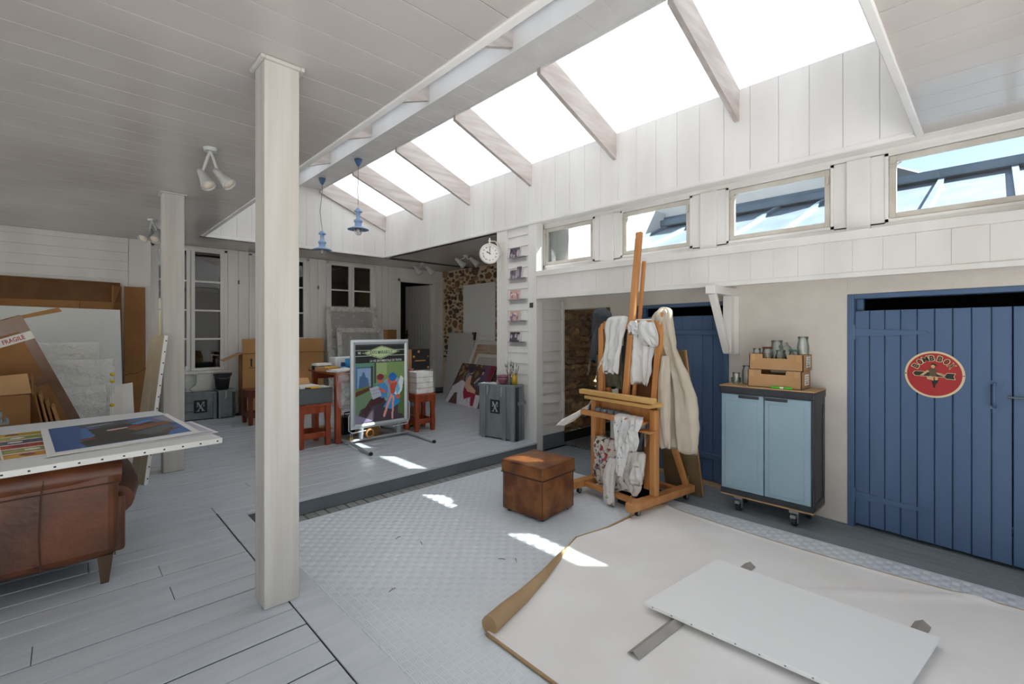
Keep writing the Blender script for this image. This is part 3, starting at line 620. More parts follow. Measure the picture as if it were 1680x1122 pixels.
# ---- two white posts carrying the ceiling
for x0, x1, y0, y1, lab in ((0.745, 0.921, 2.637, 2.802, 'chalky white square post nearest the viewer'), (0.718, 0.9, 5.893, 6.06, 'white square post nearer the rear wall beside the leaning canvas')):
    p = struct('pillar', lab, M().box(x0, x1, y0, y1, U, H), white_post, cat='post', bevel=0.006)
    mm = M()
    for a, b, c, d in ((x0-0.022, x0, y0-0.022, y1+0.022), (x1, x1+0.022, y0-0.022, y1+0.022), (x0, x1, y0-0.022, y0), (x0, x1, y1, y1+0.022)): mm.box(a, b, c, d, H-0.02, H-0.001)
    build('collar', mm, white_post, p, bevel=0.004)
# ---- neighbouring zinc roofs seen through the high windows
def roof(nm, lab, y0, y1, x0, z0, x1, z1, seams, ridge=True):
    r = struct(nm, lab, M().prism([(x0, y0, z0), (x1, y0, z1), (x1, y0, z1-0.12), (x0, y0, z0-0.12)], (0, y1-y0, 0)), zinc, cat='roof')
    for s in seams: build('seam', M().bar((x0, s, z0+0.02), (x1, s, z1+0.02), 0.05, 0.05, (0, 0, 1)), zinc, r)
    if ridge: build('ridge_cap', M().box(x1-0.16, x1+0.1, y0, y1, z1-0.01, z1+0.10), zincd, r, bevel=0.02)
    return r
roof('roof_zinc', 'zinc roof with standing seams outside the high windows', -3.5, 3.97, 4.95, 2.44, 7.4, 3.365, [-2.4, -1.83, -1.26, -0.69, -0.117, 0.453, 1.02, 1.6, 2.17, 2.74, 3.3, 3.87, 4.44])
struct('wall_neighbour', 'white rendered neighbouring wall above the zinc roof', M().box(7.42, 7.7, 1.25, 4.6, 3.2, 4.05), render_w)
build('flashing', M().box(7.36, 7.43, 1.25, 4.6, 3.42, 3.53), zincd, bpy.data.objects['wall_neighbour'])
struct('roof_slate', 'dark slate roof corner outside the last high window', M().prism([(7.25, 0.62, 3.44), (7.25, 1.24, 3.40), (7.25, 1.24, 3.72), (7.25, 1.0, 3.66)], (0.4, 0, 0.1)), slate, cat='roof')
struct('wall_outbuilding', 'white rendered block beside the farthest high window outside', M().box(4.82, 7.5, 3.95, 4.6, 2.15, 3.6), render_w)
struct('ground_outside', 'paved ground outside the building', M().box(4.9, 30, -30, 30, -0.3, -0.2), zincd, cat='ground')
# ================================================================== OBJECTS
def smooth_rows(rows, n):
    rows = np.array(rows, float); t = np.linspace(0, len(rows)-1, n); out = []
    for q in t:
        i = min(int(q), len(rows)-2); f = q-i
        p0, p1, p2, p3 = rows[max(i-1, 0)], rows[i], rows[i+1], rows[min(i+2, len(rows)-1)]
        out.append(0.5*((2*p1)+(-p0+p2)*f+(2*p0-5*p1+4*p2-p3)*f*f+(-p0+3*p1-3*p2+p3)*f**3))
    return out
def cloth(rows, nf=5, amp=0.14, seed=1, nu=84, nv=44, twist=1.2, rough=0.012):
    """hanging fabric: rows of (z, x, y, half depth, half width); a closed folded sleeve of cloth"""
    m = M(); r = random.Random(seed); ph = r.uniform(0, 6); R = smooth_rows(rows, nv+1); vs = []
    for j, (z, x, y, hd, hw) in enumerate(R):
        for i in range(nu):
            a = 2*math.pi*i/nu
            s_ = math.cos(a); t_ = j/nv; sgn = 1 if math.sin(a) >= 0 else -1
            q = s_*hw*(26+6*nf/5)+ph+twist*t_*2.2+sgn*1.3+1.5*noise.noise(Vector((s_*2, t_*3, seed)))
            rid = 1-abs(math.sin(q)); rid2 = math.sin(q*0.47+2*ph+t_*4*sgn)
            grow = 0.35+0.65*min(1, t_*2.2)
            fold = (rid*0.9+rid2*0.6-0.5)*amp*0.17*grow*(1-abs(s_)**6)
            cr = noise.noise(Vector((s_*hw*17+seed*3, (z+s_*hw*0.6*sgn)*17, seed+sgn)))*rough*1.1+noise.noise(Vector((s_*hw*38, z*30, seed)))*rough*0.5
            px = x+math.copysign(abs(math.sin(a))**0.75, math.sin(a))*hd*0.8+sgn*(fold+cr)*abs(math.sin(a))**0.4
            py = y+s_*hw*(1+0.10*noise.noise(Vector((sgn*0+math.copysign(1, s_)*2, z*11, seed))))
            vs.append((px, py, z+(0.018*math.sin(q*0.9)+0.02*noise.noise(Vector((s_*3, seed, sgn))))*(t_**2)))
    fs = [(j*nu+i, (j+1)*nu+i, (j+1)*nu+(i+1) % nu, j*nu+(i+1) % nu) for j in range(nv) for i in range(nu)]
    fs += [tuple(range(nu)), tuple(range((nv+1)*nu-1, nv*nu-1, -1))]
    m.add(vs, fs, 0, True); return m
def obox(m, c, u, v, n, a, b, d, mi=0, ch=0.0):
    """box centred at c with half sizes a,b,d along u,v,n"""
    return m.frame(c, u, v, n, (-a, a), (-b, b), (-d, d), ch, mi)
kraft = mat('kraft_cardboard', 'b98a58', 0.8, 'ab7d4c', 2.5, bump=0.06, bscale=40)
kraftd = mat('brown_cardboard', '9a6c40', 0.8, '8a5f38', 2.0, bump=0.06, bscale=40)
kraftl = mat('pale_cardboard', 'c39a6c', 0.8, 'b58c60', 3)
tape = mat('brown_parcel_tape', '7d5638', 0.25, '6d4a30', 5)
black = mat('black_print', '171717', 0.6)
paperw = mat('white_paper', 'e8e6e1', 0.7)
canvas_w = mat('primed_canvas', 'dfdedb', 0.75, bump=0.08, bscale=260)
canvas_b = mat('raw_canvas_back', 'b7a58c', 0.8, 'a8967d', 3)
steel = mat('brushed_metal', 'b8bbbd', 0.35, metal=0.7)
alu = mat('satin_aluminium', 'bfc3c6', 0.35, 'b3b7ba', 4, metal=0.35)
blackm = mat('black_plastic', '1e1e20', 0.45)
bubble = wrap_mat()
clearf = film('clear_plastic_film', (0.8, 0.8, 0.82), 0.13, 0.12, 9, 0.3)
whitep = mat('white_plastic', 'e4e4e2', 0.4)
greypl = mat('grey_plastic', '8d9296', 0.5)
leather = mat('aged_brown_leather', '743f20', 0.38, '3b1e11', 3.2, bump=0.25, bscale=30, detail=6, lo=0.3, hi=0.7)
leather2 = mat('tan_leather_worn', '5f3218', 0.38, '98602c', 7, bump=0.25, bscale=34, detail=7, lo=0.4, hi=0.75)
seam_m = mat('leather_seam', '4a2816', 0.6)
mahog = mat('red_mahogany', 'a04a28', 0.32, '84381f', 5, (3, 3, 0.5), 0.08, 20)
mahogd = mat('dark_mahogany', '6b3020', 0.35, '55251a', 5, (3, 3, 0.5))
armyg = mat('grey_painted_pine', '787f80', 0.6, '6a7172', 5, (2, 2, 0.6), 0.15, 25)
armyd = mat('dark_grey_band', '2e3032', 0.6)
zinch = mat('dull_zinc_hardware', '9a9c9c', 0.45, metal=0.6)

# ---- sofa seen from behind, big canvas lying on it
sofa = thing('leather_sofa', 'worn brown leather sofa seen from behind under a large white canvas', 'sofa', (-0.7, 3.9, U))
m = M(); m.box(-1.7, 0.225, 3.53, 3.74, 0.30, 0.80)
build('back', m, leather, sofa, bevel=0.05, seg=3)
m = M(); m.tube([(-1.69, 3.60, 0.78), (-0.6, 3.595, 0.782), (0.0, 3.6, 0.78), (0.235, 3.61, 0.77)], [0.075, 0.078, 0.078, 0.07], 14)
build('top_roll', m, leather, sofa)
m = M(); m.tube([(-1.69, 3.524, 0.715), (-0.5, 3.522, 0.722), (0.232, 3.524, 0.728)], 0.0032, 6)
for xx in (-0.085, -0.9): m.tube([(xx, 3.525, 0.8), (xx-0.01, 3.52, 0.72), (xx-0.018, 3.522, 0.5), (xx-0.012, 3.526, 0.31)], 0.0032, 6)
m.tube([(0.215, 3.523, 0.72), (0.212, 3.522, 0.5), (0.205, 3.525, 0.31)], 0.0032, 6)
build('piping', m, seam_m, sofa)
build('seat', M().box(-1.55, 0.12, 3.72, 4.5, 0.28, 0.50), leather, sofa, bevel=0.05, seg=3)
for xx, s in ((0.19, 1), (-1.68, -1)):
    m = M().frame((0, 0, 0), Xv, Yv, Zv, (xx-0.08, xx+0.07), (3.62, 4.5), (0.29, 0.62)).tube([(xx+0.03*s, 3.72, 0.57), (xx+0.05*s, 4.0, 0.585), (xx+0.05*s, 4.52, 0.575)], [0.09, 0.115, 0.12], 14)
    build('arm', m, leather, sofa, bevel=0.02)
for xx, yy in ((0.165, 3.58), (-1.62, 3.58), (0.165, 4.42), (-1.62, 4.42)):
    m = M().prism([(xx-0.022, yy-0.022, U), (xx+0.018, yy-0.022, U), (xx+0.018, yy+0.018, U), (xx-0.022, yy+0.018, U)], (0, 0, 0.001))
    m = M(); a = [(xx-0.02, yy-0.018, U), (xx+0.016, yy-0.018, U), (xx+0.016, yy+0.018, U), (xx-0.02, yy+0.018, U)]; b = [(xx-0.035, yy-0.03, 0.31), (xx+0.035, yy-0.03, 0.31), (xx+0.035, yy+0.03, 0.31), (xx-0.035, yy+0.03, 0.31)]
    m.add(a+b, [(3, 2, 1, 0), (4, 5, 6, 7)]+[(i, (i+1) % 4, 4+(i+1) % 4, 4+i) for i in range(4)]); build('leg', m, mat('dark_wood_leg', '4a3626', 0.5), sofa)
ZC = 0.9
cu = Vector((0.985, 0.10, 0)).normalized(); cn = Vector((0, 0, 1)); cv = cn.cross(cu)
cc = Vector((0.745, 3.525, 0))
big = thing('stretched_canvas', 'large white stretched canvas laid flat across the leather sofa', 'canvas', (0, 4.3, ZC-0.03))
build('canvas_face', M().frame(cc, -cu, cv, cn, (0, 2.4), (0, 1.62), (ZC-0.034, ZC)), canvas_w, big, bevel=0.004)
for i in range(13):
    p = cc-cu*(0.03+i*0.095)+Vector((0, 0, ZC-0.017)); build('staple', M().frame(p, cu, Zv, -cv, (-0.005, 0.005), (-0.004, 0.004), (-0.002, 0.002)), black, big)
# prints on the canvas
def sheetobj(o, u, v, z0, th, mtl, parent, nm='paper'):
    n = Vector(u).cross(Vector(v)).normalized()
    if n.z < 0: n = -n
    return build(nm, M().prism([o, Vector(o)+Vector(u), Vector(o)+Vector(u)+Vector(v), Vector(o)+Vector(v)], n*th), mtl, parent)
o = Vector((-0.62, 4.62, ZC+0.001)); u = Vector((0.82, 0.085, 0)); v = Vector((0.1, -0.96, 0))
t = thing('comic_page_print', 'print of coloured comic strip bands lying on the white canvas', 'print', tuple(o))
sheetobj(o, u, v, 0, 0.0015, paperw, t)
cvs = Canvas(90, 84, 'e6e2da')
bands = [('c9a02c', 'e0b84a'), ('8a9440', 'b9b36a'), ('4d4f68', '6a6c86'), ('a8352a', 'c24a34'), ('8f9350', 'a9a468'), ('c98a2c', 'd9a94e')]
for i, (a, b) in enumerate(bands):
    y0 = 0.03+i*0.16; cvs.rect(0.03, y0, 0.97, y0+0.135, a); rr = random.Random(i)
    for q in range(3):
        xx = 0.1+q*0.3+rr.uniform(-0.05, 0.05); cvs.oval(xx, y0+0.075, 0.09, 0.05, b, 0.9); cvs.oval(xx+0.07, y0+0.06, 0.04, 0.035, rr.choice(['3b3f55', 'e8e0d0', '7b3a52']), 0.9)
    for q in range(1, 4): cvs.rect(0.03+q*0.31-0.006, y0, 0.03+q*0.31+0.006, y0+0.135, 'e6e2da')
cvs.grain(0.08); cvs.mesh('print_face', o+Vector((0, 0, 0.0022)), u, v, t)
o = Vector((0.0, 4.30, ZC+0.003)); u = Vector((0.70, 0.07, 0)); v = Vector((0.06, -0.6, 0))
t = thing('grey_sketch_print', 'pale grey print mostly hidden under the harbour print', 'print', tuple(o)); o2 = o+Vector((0.0, -0.055, 0))
sheetobj(o2, u, v, 0, 0.0012, paperw, t)
c2 = Canvas(40, 30, 'b9b4bd'); rr = random.Random(4)
for q in range(26): c2.oval(rr.random(), rr.random(), 0.07, 0.05, rr.choice(['8f8796', 'd8d2d8', '6d6878']), 0.8)
c2.mesh('print_face', o2+Vector((0, 0, 0.0018))+u*0.03+v*0.03, u*0.94, v*0.94, t)
o = Vector((-0.129, 4.672, ZC+0.006)); u = Vector((0.745, 0.15, 0)); v = Vector((0.055, -1.055, 0))
t = thing('harbour_print', 'blue and dark harbour print with white border on the canvas', 'print', tuple(o))
sheetobj(o, u, v, 0, 0.003, paperw, t)
c3 = Canvas(110, 120, '2f5f9c')
c3.rect(0, 0, 1, 1, '3f6ea8').poly([(0, 0), (0.25, 0), (0.16, 1), (0, 1)], '2d5590')
c3.poly([(0.2, 0.0), (0.62, 0.0), (0.7, 0.22), (0.45, 0.3), (0.24, 0.18)], '474a4f').poly([(0.28, 0.28), (0.75, 0.2), (0.98, 0.55), (0.8, 0.98), (0.2, 0.98), (0.17, 0.8), (0.3, 0.6)], '37342f')
c3.poly([(0.56, 0.48), (0.98, 0.3), (0.98, 0.45), (0.62, 0.62)], '8a5a3e').poly([(0.55, 0.72), (0.92, 0.5), (0.98, 0.62), (0.7, 0.9)], '5d6066')
c3.line([(0.45, 0.47), (0.62, 0.4), (0.86, 0.2)], 0.045, 'b23a3a').line([(0.43, 0.44), (0.56, 0.42)], 0.05, 'd8c8c0').poly([(0.62, 0.28), (0.8, 0.17), (0.86, 0.22), (0.68, 0.33)], '3f9ad0')
c3.line([(0.62, 0.2), (0.8, 0.06), (0.98, 0.1)], 0.06, '6b6f76').line([(0.3, 0.16), (0.5, 0.1)], 0.03, '9fb0bd').poly([(0.86, 0.1), (1, 0.05), (1, 0.5), (0.92, 0.3)], '8f8f98')
c3.oval(0.24, 0.7, 0.06, 0.05, '7b3a44').oval(0.2, 0.67, 0.04, 0.03, '5d5560').line([(0.78, 0.85), (0.95, 0.75)], 0.05, '6b3f38')
c3.grain(0.25); c3.mesh('print_face', o+Vector((0, 0, 0.0037))+u*0.05+v*0.045, u*0.9, v*0.87, t)
# grey corner protectors beyond the canvas
t0 = None
# ---- pack of things behind the sofa
bigc = thing('cardboard_sheet_box', 'very large flat brown carton standing against the boarded rear wall', 'carton', (-0.3, 9.1, U))
build('back_panel', M().box(-1.9, 0.6, 9.225, 9.25, U, 2.30), kraftd, bigc)
build('inner_panel', M().box(-1.9, 0.5, 9.19, 9.22, U+0.2, 2.04), kraft, bigc)
build('top_flap', M().prism([(-1.9, 9.11, 2.06), (-1.9, 9.23, 2.36), (-1.9, 9.24, 2.36), (-1.9, 9.13, 2.06)], (2.5, 0, -0.03)), tape, bigc)
build('side_flap', M().prism([(0.5, 9.10, U), (0.61, 9.23, U), (0.62, 9.22, U), (0.52, 9.09, U)], (-0.005, 0, 2.13)), kraftd, bigc)
build('crease', M().box(0.145, 0.152, 9.186, 9.191, U+0.2, 2.04), tape, bigc)
tc_ = thing('tall_cardboard_strip', 'tall narrow cardboard flap standing at the window corner', 'cardboard', (0.77, 9.1, U))
build('panel', M().prism([(0.645, 9.12, U), (0.645, 9.24, 2.28), (0.9, 9.24, 2.28), (0.9, 9.12, U)], (0, 0.012, 0)), kraftd, tc_)
build('crease', M().tube([(0.645, 9.139, 0.93), (0.7, 9.142, 0.955), (0.78, 9.145, 0.95), (0.9, 9.152, 1.03)], 0.006, 6), tape, tc_)
wb = thing('white_foam_board', 'big white board leaning inside the large brown carton', 'board', (-0.4, 8.9, U))
build('panel', M().prism([(-1.6, 8.88, U), (-1.6, 9.07, 1.95), (0.585, 9.07, 1.915), (0.615, 8.88, U)], (0, -0.02, 0)), whitep, wb)
# tilted long box with fragile tape
tb = thing('long_cardboard_box', 'long brown cardboard box with fragile tape tilted over the stack', 'carton', (0.0, 6.4, U))
TL = Vector((-0.292, 6.22, 1.742)); ax = Vector((0.40, 0.12, -1.02)).normalized(); bx = Vector((-0.80, -0.1, -0.36)); bx = (bx-ax*bx.dot(ax)).normalized(); nx = ax.cross(bx).normalized()
if nx.y > 0: nx = -nx
Lb, Wb, Db = 1.70, 0.56, 0.17
m = M().frame(TL, ax, bx, nx, (0.0, Lb), (0, Wb), (-Db, 0)); build('carton_body', m, kraftd, tb, bevel=0.006)
m = M()
for s in (0.62, 1.13, 1.42): m.frame(TL, ax, bx, nx, (s-0.04, s+0.04), (0.0, Wb), (0, 0.0015))
m.frame(TL, ax, bx, nx, (0.0, Lb), (-0.0015, 0.075), (-0.03, 0.002)); m.frame(TL, ax, bx, nx, (-0.002, 0.13), (0, Wb), (-0.06, 0.0018))
build('parcel_tape', m, tape, tb)
build('side_face', M().frame(TL, ax, bx, nx, (0.18, Lb-0.002), (-0.003, 0.0), (-Db, -0.03)), kraft, tb)
ftape = mat('white_warning_tape', 'd9d4ce', 0.35); red_i = mat('red_lettering', 'a83240', 0.5)
m = M().frame(TL, ax, bx, nx, (0.15, 0.225), (-0.004, Wb), (-0.0, 0.003)).frame(TL, ax, bx, nx, (0.15, 0.225), (-0.004, -0.001), (-Db, 0.003)); ft = build('fragile_tape', m, ftape, tb)
m = M(); rd = -bx
for q in (0.34, 0.13): m = M(); put_text(m, 'FRAGILE', TL+ax*0.187+bx*q+nx*0.0042, rd, -ax, width=0.15, height=0.04, bold=0.02); build('lettering', m, red_i, tb)
m = M(); put_text(m, 'FR', TL+ax*0.187-bx*0.0045-nx*0.06, -nx, -ax, height=0.045, bold=0.02); build('lettering', m, red_i, tb)
build('open_flap', M().prism([TL+ax*0.0-nx*0.04, TL-bx*0.27+ax*0.02-nx*0.09, TL-bx*0.27+ax*0.06-nx*0.02, TL+ax*0.03], nx*-0.006), kraft, tb)
# bubble wrapped frames behind it
for i, (x0, x1, z0, z1, y0, sh, lab) in enumerate(((-0.2, 0.33, U, 0.98, 6.95, 0.10, 'bubble wrapped picture nearest the tilted carton, lowest in the stack'), (-0.25, 0.42, U, 1.27, 7.15, 0.06, 'bubble wrapped picture in the middle of the leaning stack'), (-0.3, 0.30, U, 1.46, 7.42, 0.0, 'tallest bubble wrapped picture at the back of the leaning stack'))):
    t = thing('wrapped_picture', lab, 'wrapped picture', ((x0+x1)/2, y0, U), group='bubble wrapped pictures behind the sofa')
    build('picture_board', M().prism([(x0+0.04, y0, z0), (x0+0.04, y0+0.1, z1-0.03), (x1-0.04, y0+0.1, z1-0.03), (x1-0.04, y0, z0)], (0, 0.04, 0)), whitep, t, bevel=0.005)
    rr = random.Random(i); m = M()
    def fn(a, b, x0=x0, x1=x1, z0=z0, z1=z1, y0=y0, i=i):
        th = 2*math.pi*a; zz = z0+0.005+(z1-z0)*b; k = 1-max(0, b-0.93)*4.5
        xx = (x0+x1)/2+math.copysign(abs(math.cos(th))**0.45, math.cos(th))*(x1-x0)/2; yy = y0+0.1*b+0.02+math.copysign(abs(math.sin(th))**0.6, math.sin(th))*0.05*k
        n = noise.noise(Vector((xx*6, zz*7, i+math.sin(th)))); return (xx+n*0.03, yy+n*0.03, zz+n*0.012*(b > 0.02))
    m.grid(fn, 48, 30); build('bubble_wrap', m, bubble, t)
t = thing('paper_sheets', 'plain white paper sheets standing beside the wrapped pictures', 'paper', (0.48, 6.7, U))
build('sheet', M().prism([(0.36, 6.62, U), (0.39, 6.75, 1.0), (0.545, 6.75, 1.02), (0.57, 6.62, U)], (0, 0.004, 0)), paperw, t)
build('sheet', M().prism([(0.33, 6.58, U), (0.35, 6.66, 0.9), (0.44, 6.66, 0.92), (0.46, 6.58, U)], (0, 0.004, 0)), paperw, t)
t = thing('yellow_tagged_rod', 'thin pale rod with yellow tags in front of the bubble wrap', 'rod', (0.36, 6.4, U))
build('rod', M().cyl((0.345, 6.40, U), (0.36, 6.52, 1.16), 0.006), whitep, t)
for zz in (1.14, 1.07, 0.82): build('yellow_tag', M().ell((0.36-(1.16-zz)*0.015, 6.51-(1.16-zz)*0.12, zz), (0.022, 0.012, 0.02), 8, 5), mat('yellow_plastic', 'd8c234', 0.4), t)
# small open box and flat boards
t = thing('open_carton', 'small brown carton with raised flap at the end of the sofa', 'carton', (-0.45, 5.75, U))
m = M().box(-0.75, -0.22, 5.72, 6.0, U, 1.06); build('carton_body', m, kraftd, t, bevel=0.004)
build('flap', M().prism([(-0.75, 5.712, 1.20), (-0.75, 5.716, 1.06), (-0.21, 5.716, 1.07), (-0.235, 5.712, 1.24)], (0, -0.006, 0)), kraftl, t)
build('flap', M().prism([(-0.215, 5.72, 1.24), (-0.215, 6.0, 1.22), (-0.205, 6.0, 1.05), (-0.205, 5.72, 1.05)], (0.006, 0, 0)), kraftd, t)
for i in range(4):
    xx = -0.17+i*0.05
    t = thing('flat_cardboard', ['flattened carton leaning nearest the small open box', 'second flattened carton leaning beside the open box', 'third flattened carton leaning beside the open box', 'flattened carton leaning nearest the tilted long box'][i], 'cardboard', (xx, 6.0, U), group='flattened cartons between the boxes')
    build('panel', M().prism([(xx+0.12, 5.85, U), (xx-0.04-0.01*i, 5.85, 1.10-0.06*i), (xx-0.04-0.01*i, 6.15, 1.10-0.06*i), (xx+0.12, 6.15, U)], (0.012, 0, 0)), [kraftd, kraft][i % 2], t)
for i, (a, b, c) in enumerate(((-0.40, 5.20, 0), (-0.345, 5.22, 0), (-0.37, 5.22, 0.045), (-0.33, 5.15, 0.0), (-0.40, 5.13, 0.0))):
    t = thing('corner_protector', ['small grey plastic corner block at the frame edge, lowest rear', 'small grey plastic corner block beside its twin, nearest the carton', 'small grey plastic corner block on top of the pile', 'small grey plastic corner block at the front of the pile', 'small grey plastic corner block at the outer front of the pile'][i], 'corner block', (a, b, ZC-0.03+c), group='grey plastic corner blocks by the sofa canvas')
    z0 = ZC+0.001+c
    build('block', M().box(a-0.022, a+0.022, b-0.022, b+0.022, z0, z0+0.012).box(a-0.022, a-0.01, b-0.022, b+0.022, z0+0.012, z0+0.042).box(a+0.01, a+0.022, b-0.022, b+0.022, z0+0.012, z0+0.042), greypl, t, bevel=0.002)
# narrow stretched canvas leaning on the rear post
lc = thing('narrow_canvas', 'narrow stretched canvas leaning edge on against the rear post', 'canvas', (0.49, 5.7, U))
P0, P1 = Vector((0.533, 5.572, U)), Vector((0.448, 5.80, U)); up_ = Vector((0.17, 0.12, 1.41)); wd = P1-P0; nn = wd.cross(up_).normalized()
build('canvas_back', M().prism([P0, P1, P1+up_, P0+up_], nn*0.03), canvas_b, lc)
build('canvas_edge', M().prism([P0+nn*0.031, P0-nn*0.001, P0-nn*0.001+up_, P0+nn*0.031+up_], -wd.normalized()*0.006), canvas_w, lc)
for i in range(13): p = P0+up_*(0.04+i*0.077)+nn*0.02-wd.normalized()*0.0075; build('staple', M().frame(p, nn, up_.normalized(), wd.normalized(), (-0.005, 0.005), (-0.006, 0.006), (-0.002, 0.002)), black, lc)
build('stretcher_bar', M().prism([P0+wd*0.42, P0+wd*0.5, P0+wd*0.5+up_, P0+wd*0.42+up_], -nn*0.006), canvas_b, lc)

# ---- crates under the rear windows
def mx_mark(parent, o, u, v, n, s):
    build('black_square', M().frame(o, u, v, n, (-s/2, s/2), (-s/2*1.12, s/2*1.12), (0.0005, 0.0012)), black, parent)
    m = M(); ink = mat('grey_stencil', '9aa3a6', 0.6)
    o2 = Vector(o)+Vector(n)*0.0018
    def stroke(a, b, w):
        a, b = Vector(a)*s, Vector(b)*s; d = (b-a).normalized(); q = Vector((-d.y, d.x))*w*s/2
        pts = [a-q, b-q, b+q, a+q]; m.add([o2+Vector(u)*p.x+Vector(v)*p.y for p in pts], [(0, 1, 2, 3)])
    stroke((-0.22, 0.36), (0.2, -0.38), 0.13); stroke((0.2, 0.36), (-0.2, -0.38), 0.075)
    stroke((-0.3, 0.37), (-0.12, 0.37), 0.05); stroke((0.12, 0.37), (0.3, 0.37), 0.05); stroke((-0.32, -0.39), (-0.08, -0.39), 0.05); stroke((0.06, -0.39), (0.32, -0.39), 0.05)
    stroke((-0.24, 0.36), (-0.24, 0.0), 0.06); stroke((0.24, 0.36), (0.24, 0.0), 0.06); stroke((-0.3, 0.0), (-0.16, 0.0), 0.04); stroke((0.16, 0.0), (0.3, 0.0), 0.04)
    build('stencil_mark', m, ink, parent)
cr = thing('storage_crate', 'low grey wooden crate with black monogram square under the windows', 'crate', (1.45, 9.1, U), group='grey wooden crates with monogram')
for k in range(3): build('plank', M().frame((0, 9.0, 0), Xv, Zv, -Yv, (1.10, 1.805), (U+0.02+k*0.135, U+0.02+k*0.135+0.132), (-0.02, 0), 0.003), armyg, cr)
build('crate_body', M().box(1.105, 1.80, 9.02, 9.30, U+0.01, 0.56), armyg, cr)
build('lid', M().box(1.09, 1.815, 8.99, 9.31, 0.56, 0.59), armyg, cr, bevel=0.004)
build('batten', M().box(1.765, 1.815, 8.985, 9.0, U, 0.56), armyg, cr, bevel=0.003)
mx_mark(cr, Vector((1.59, 8.999, 0.37)), Xv, Zv, -Yv, 0.185)
cr = thing('storage_crate', 'grey wooden crate carrying the black bucket', 'crate', (1.93, 9.05, U), group='grey wooden crates with monogram')
for k in range(3): build('plank', M().frame((0, 8.93, 0), Xv, Zv, -Yv, (1.84, 2.03), (U+0.02+k*0.145, U+0.02+k*0.145+0.143), (-0.02, 0), 0.003), armyg, cr)
build('crate_body', M().box(1.835, 2.08, 8.95, 9.25, U+0.01, 0.585), armyg, cr); build('lid', M().box(1.82, 2.10, 8.91, 9.27, 0.585, 0.615), armyg, cr, bevel=0.004)
build('batten', M().box(1.828, 1.86, 8.912, 8.93, U, 0.585), armyg, cr, bevel=0.003); build('dark_batten', M().box(2.03, 2.075, 8.915, 8.95, U+0.03, 0.57), armyd, cr, bevel=0.003)
build('latch', M().box(1.915, 1.945, 8.905, 8.93, 0.50, 0.6).box(1.90, 1.935, 8.9, 8.93, 0.47, 0.5), zinch, cr, bevel=0.003)
for i in range(1): build('caster', M().cyl((1.85, 8.93, U+0.015), (1.87, 8.93, U+0.015), 0.015), blackm, cr)
bk = thing('bucket', 'black plastic bucket standing on the grey crate', 'bucket', (1.915, 9.09, 0.615))
bkm = mat('black_bucket', '25282b', 0.4)
build('body', M().lathe([(0.0, 0.001), (0.09, 0.001), (0.125, 0.24), (0.131, 0.25), (0.131, 0.26), (0.12, 0.26), (0.088, 0.012), (0.0, 0.012)], (1.915, 9.09, 0.615), 28), bkm, bk)
build('handle', M().tube([(1.915+0.128*math.cos(a), 9.09-0.128*abs(math.sin(a))*0.95, 0.855-0.05*abs(math.sin(a))) for a in np.linspace(0, math.pi, 16)], 0.004, 6), zinch, bk)
build('lug', M().box(2.035, 2.055, 9.07, 9.11, 0.84, 0.885), bkm, bk)
dj = thing('glass_vessel', 'clear glass vessel with a siphon hose on the low crate', 'glass vessel', (1.43, 9.1, 0.59))
cg = glassy('clear_glass', (0.97, 0.985, 0.975), (0.7, 0.77, 0.74), 0.06, 0.02, 0.3)
build('body', M().lathe([(0.0, 0.001), (0.085, 0.001), (0.09, 0.01), (0.04, 0.05), (0.035, 0.07), (0.11, 0.12), (0.125, 0.19), (0.12, 0.28), (0.122, 0.30)], (1.43, 9.1, 0.59), 26), cg, dj)
build('hose', M().tube([(1.35, 9.1, 0.66), (1.36, 9.08, 0.9), (1.42, 9.07, 0.985), (1.52, 9.06, 0.96), (1.565, 9.06, 0.88), (1.56, 9.06, 0.74), (1.50, 9.07, 0.66)], 0.007, 8), whitep, dj)
build('stopper', M().ell((1.41, 9.08, 0.99), (0.025, 0.025, 0.05), 12, 8), whitep, dj)
# ---- tall carton behind the near post
bc = thing('tall_carton', 'tall kraft carton with two arrow marks behind the red bench', 'carton', (2.85, 9.05, U))
build('carton_body', M().box(2.2, 3.59, 9.0, 9.26, U, 1.215), kraft, bc, bevel=0.004)
build('flap', M().prism([(2.2, 8.996, 1.215), (2.2, 9.04, 1.46), (3.595, 9.04, 1.46), (3.595, 8.996, 1.215)], (0, 0.008, 0)), kraft, bc)
build('flap', M().prism([(2.2, 9.0, 1.21), (1.91, 8.97, 1.09), (1.90, 9.2, 1.10), (2.2, 9.25, 1.215)], (0, 0, 0.008)), kraftl, bc)
build('flap', M().prism([(3.59, 9.0, 1.21), (3.69, 8.97, 1.17), (3.69, 9.2, 1.18), (3.59, 9.25, 1.215)], (0, 0, 0.008)), kraft, bc)
m = M()
for xx in (2.335, 2.415):
    m.add([(xx-0.012, 8.998, 0.98), (xx+0.012, 8.998, 0.98), (xx+0.012, 8.998, 1.09), (xx-0.012, 8.998, 1.09)], [(0, 1, 2, 3)]); m.add([(xx-0.025, 8.998, 1.085), (xx+0.025, 8.998, 1.085), (xx, 8.998, 1.13)], [(0, 1, 2)])
m.add([(2.29, 8.998, 0.955), (2.46, 8.998, 0.955), (2.46, 8.998, 0.963), (2.29, 8.998, 0.963)], [(0, 1, 2, 3)])
build('arrow_marks', m, black, bc)
build('flap_seam', M().box(2.2, 3.59, 8.992, 8.999, 1.205, 1.215), tape, bc)
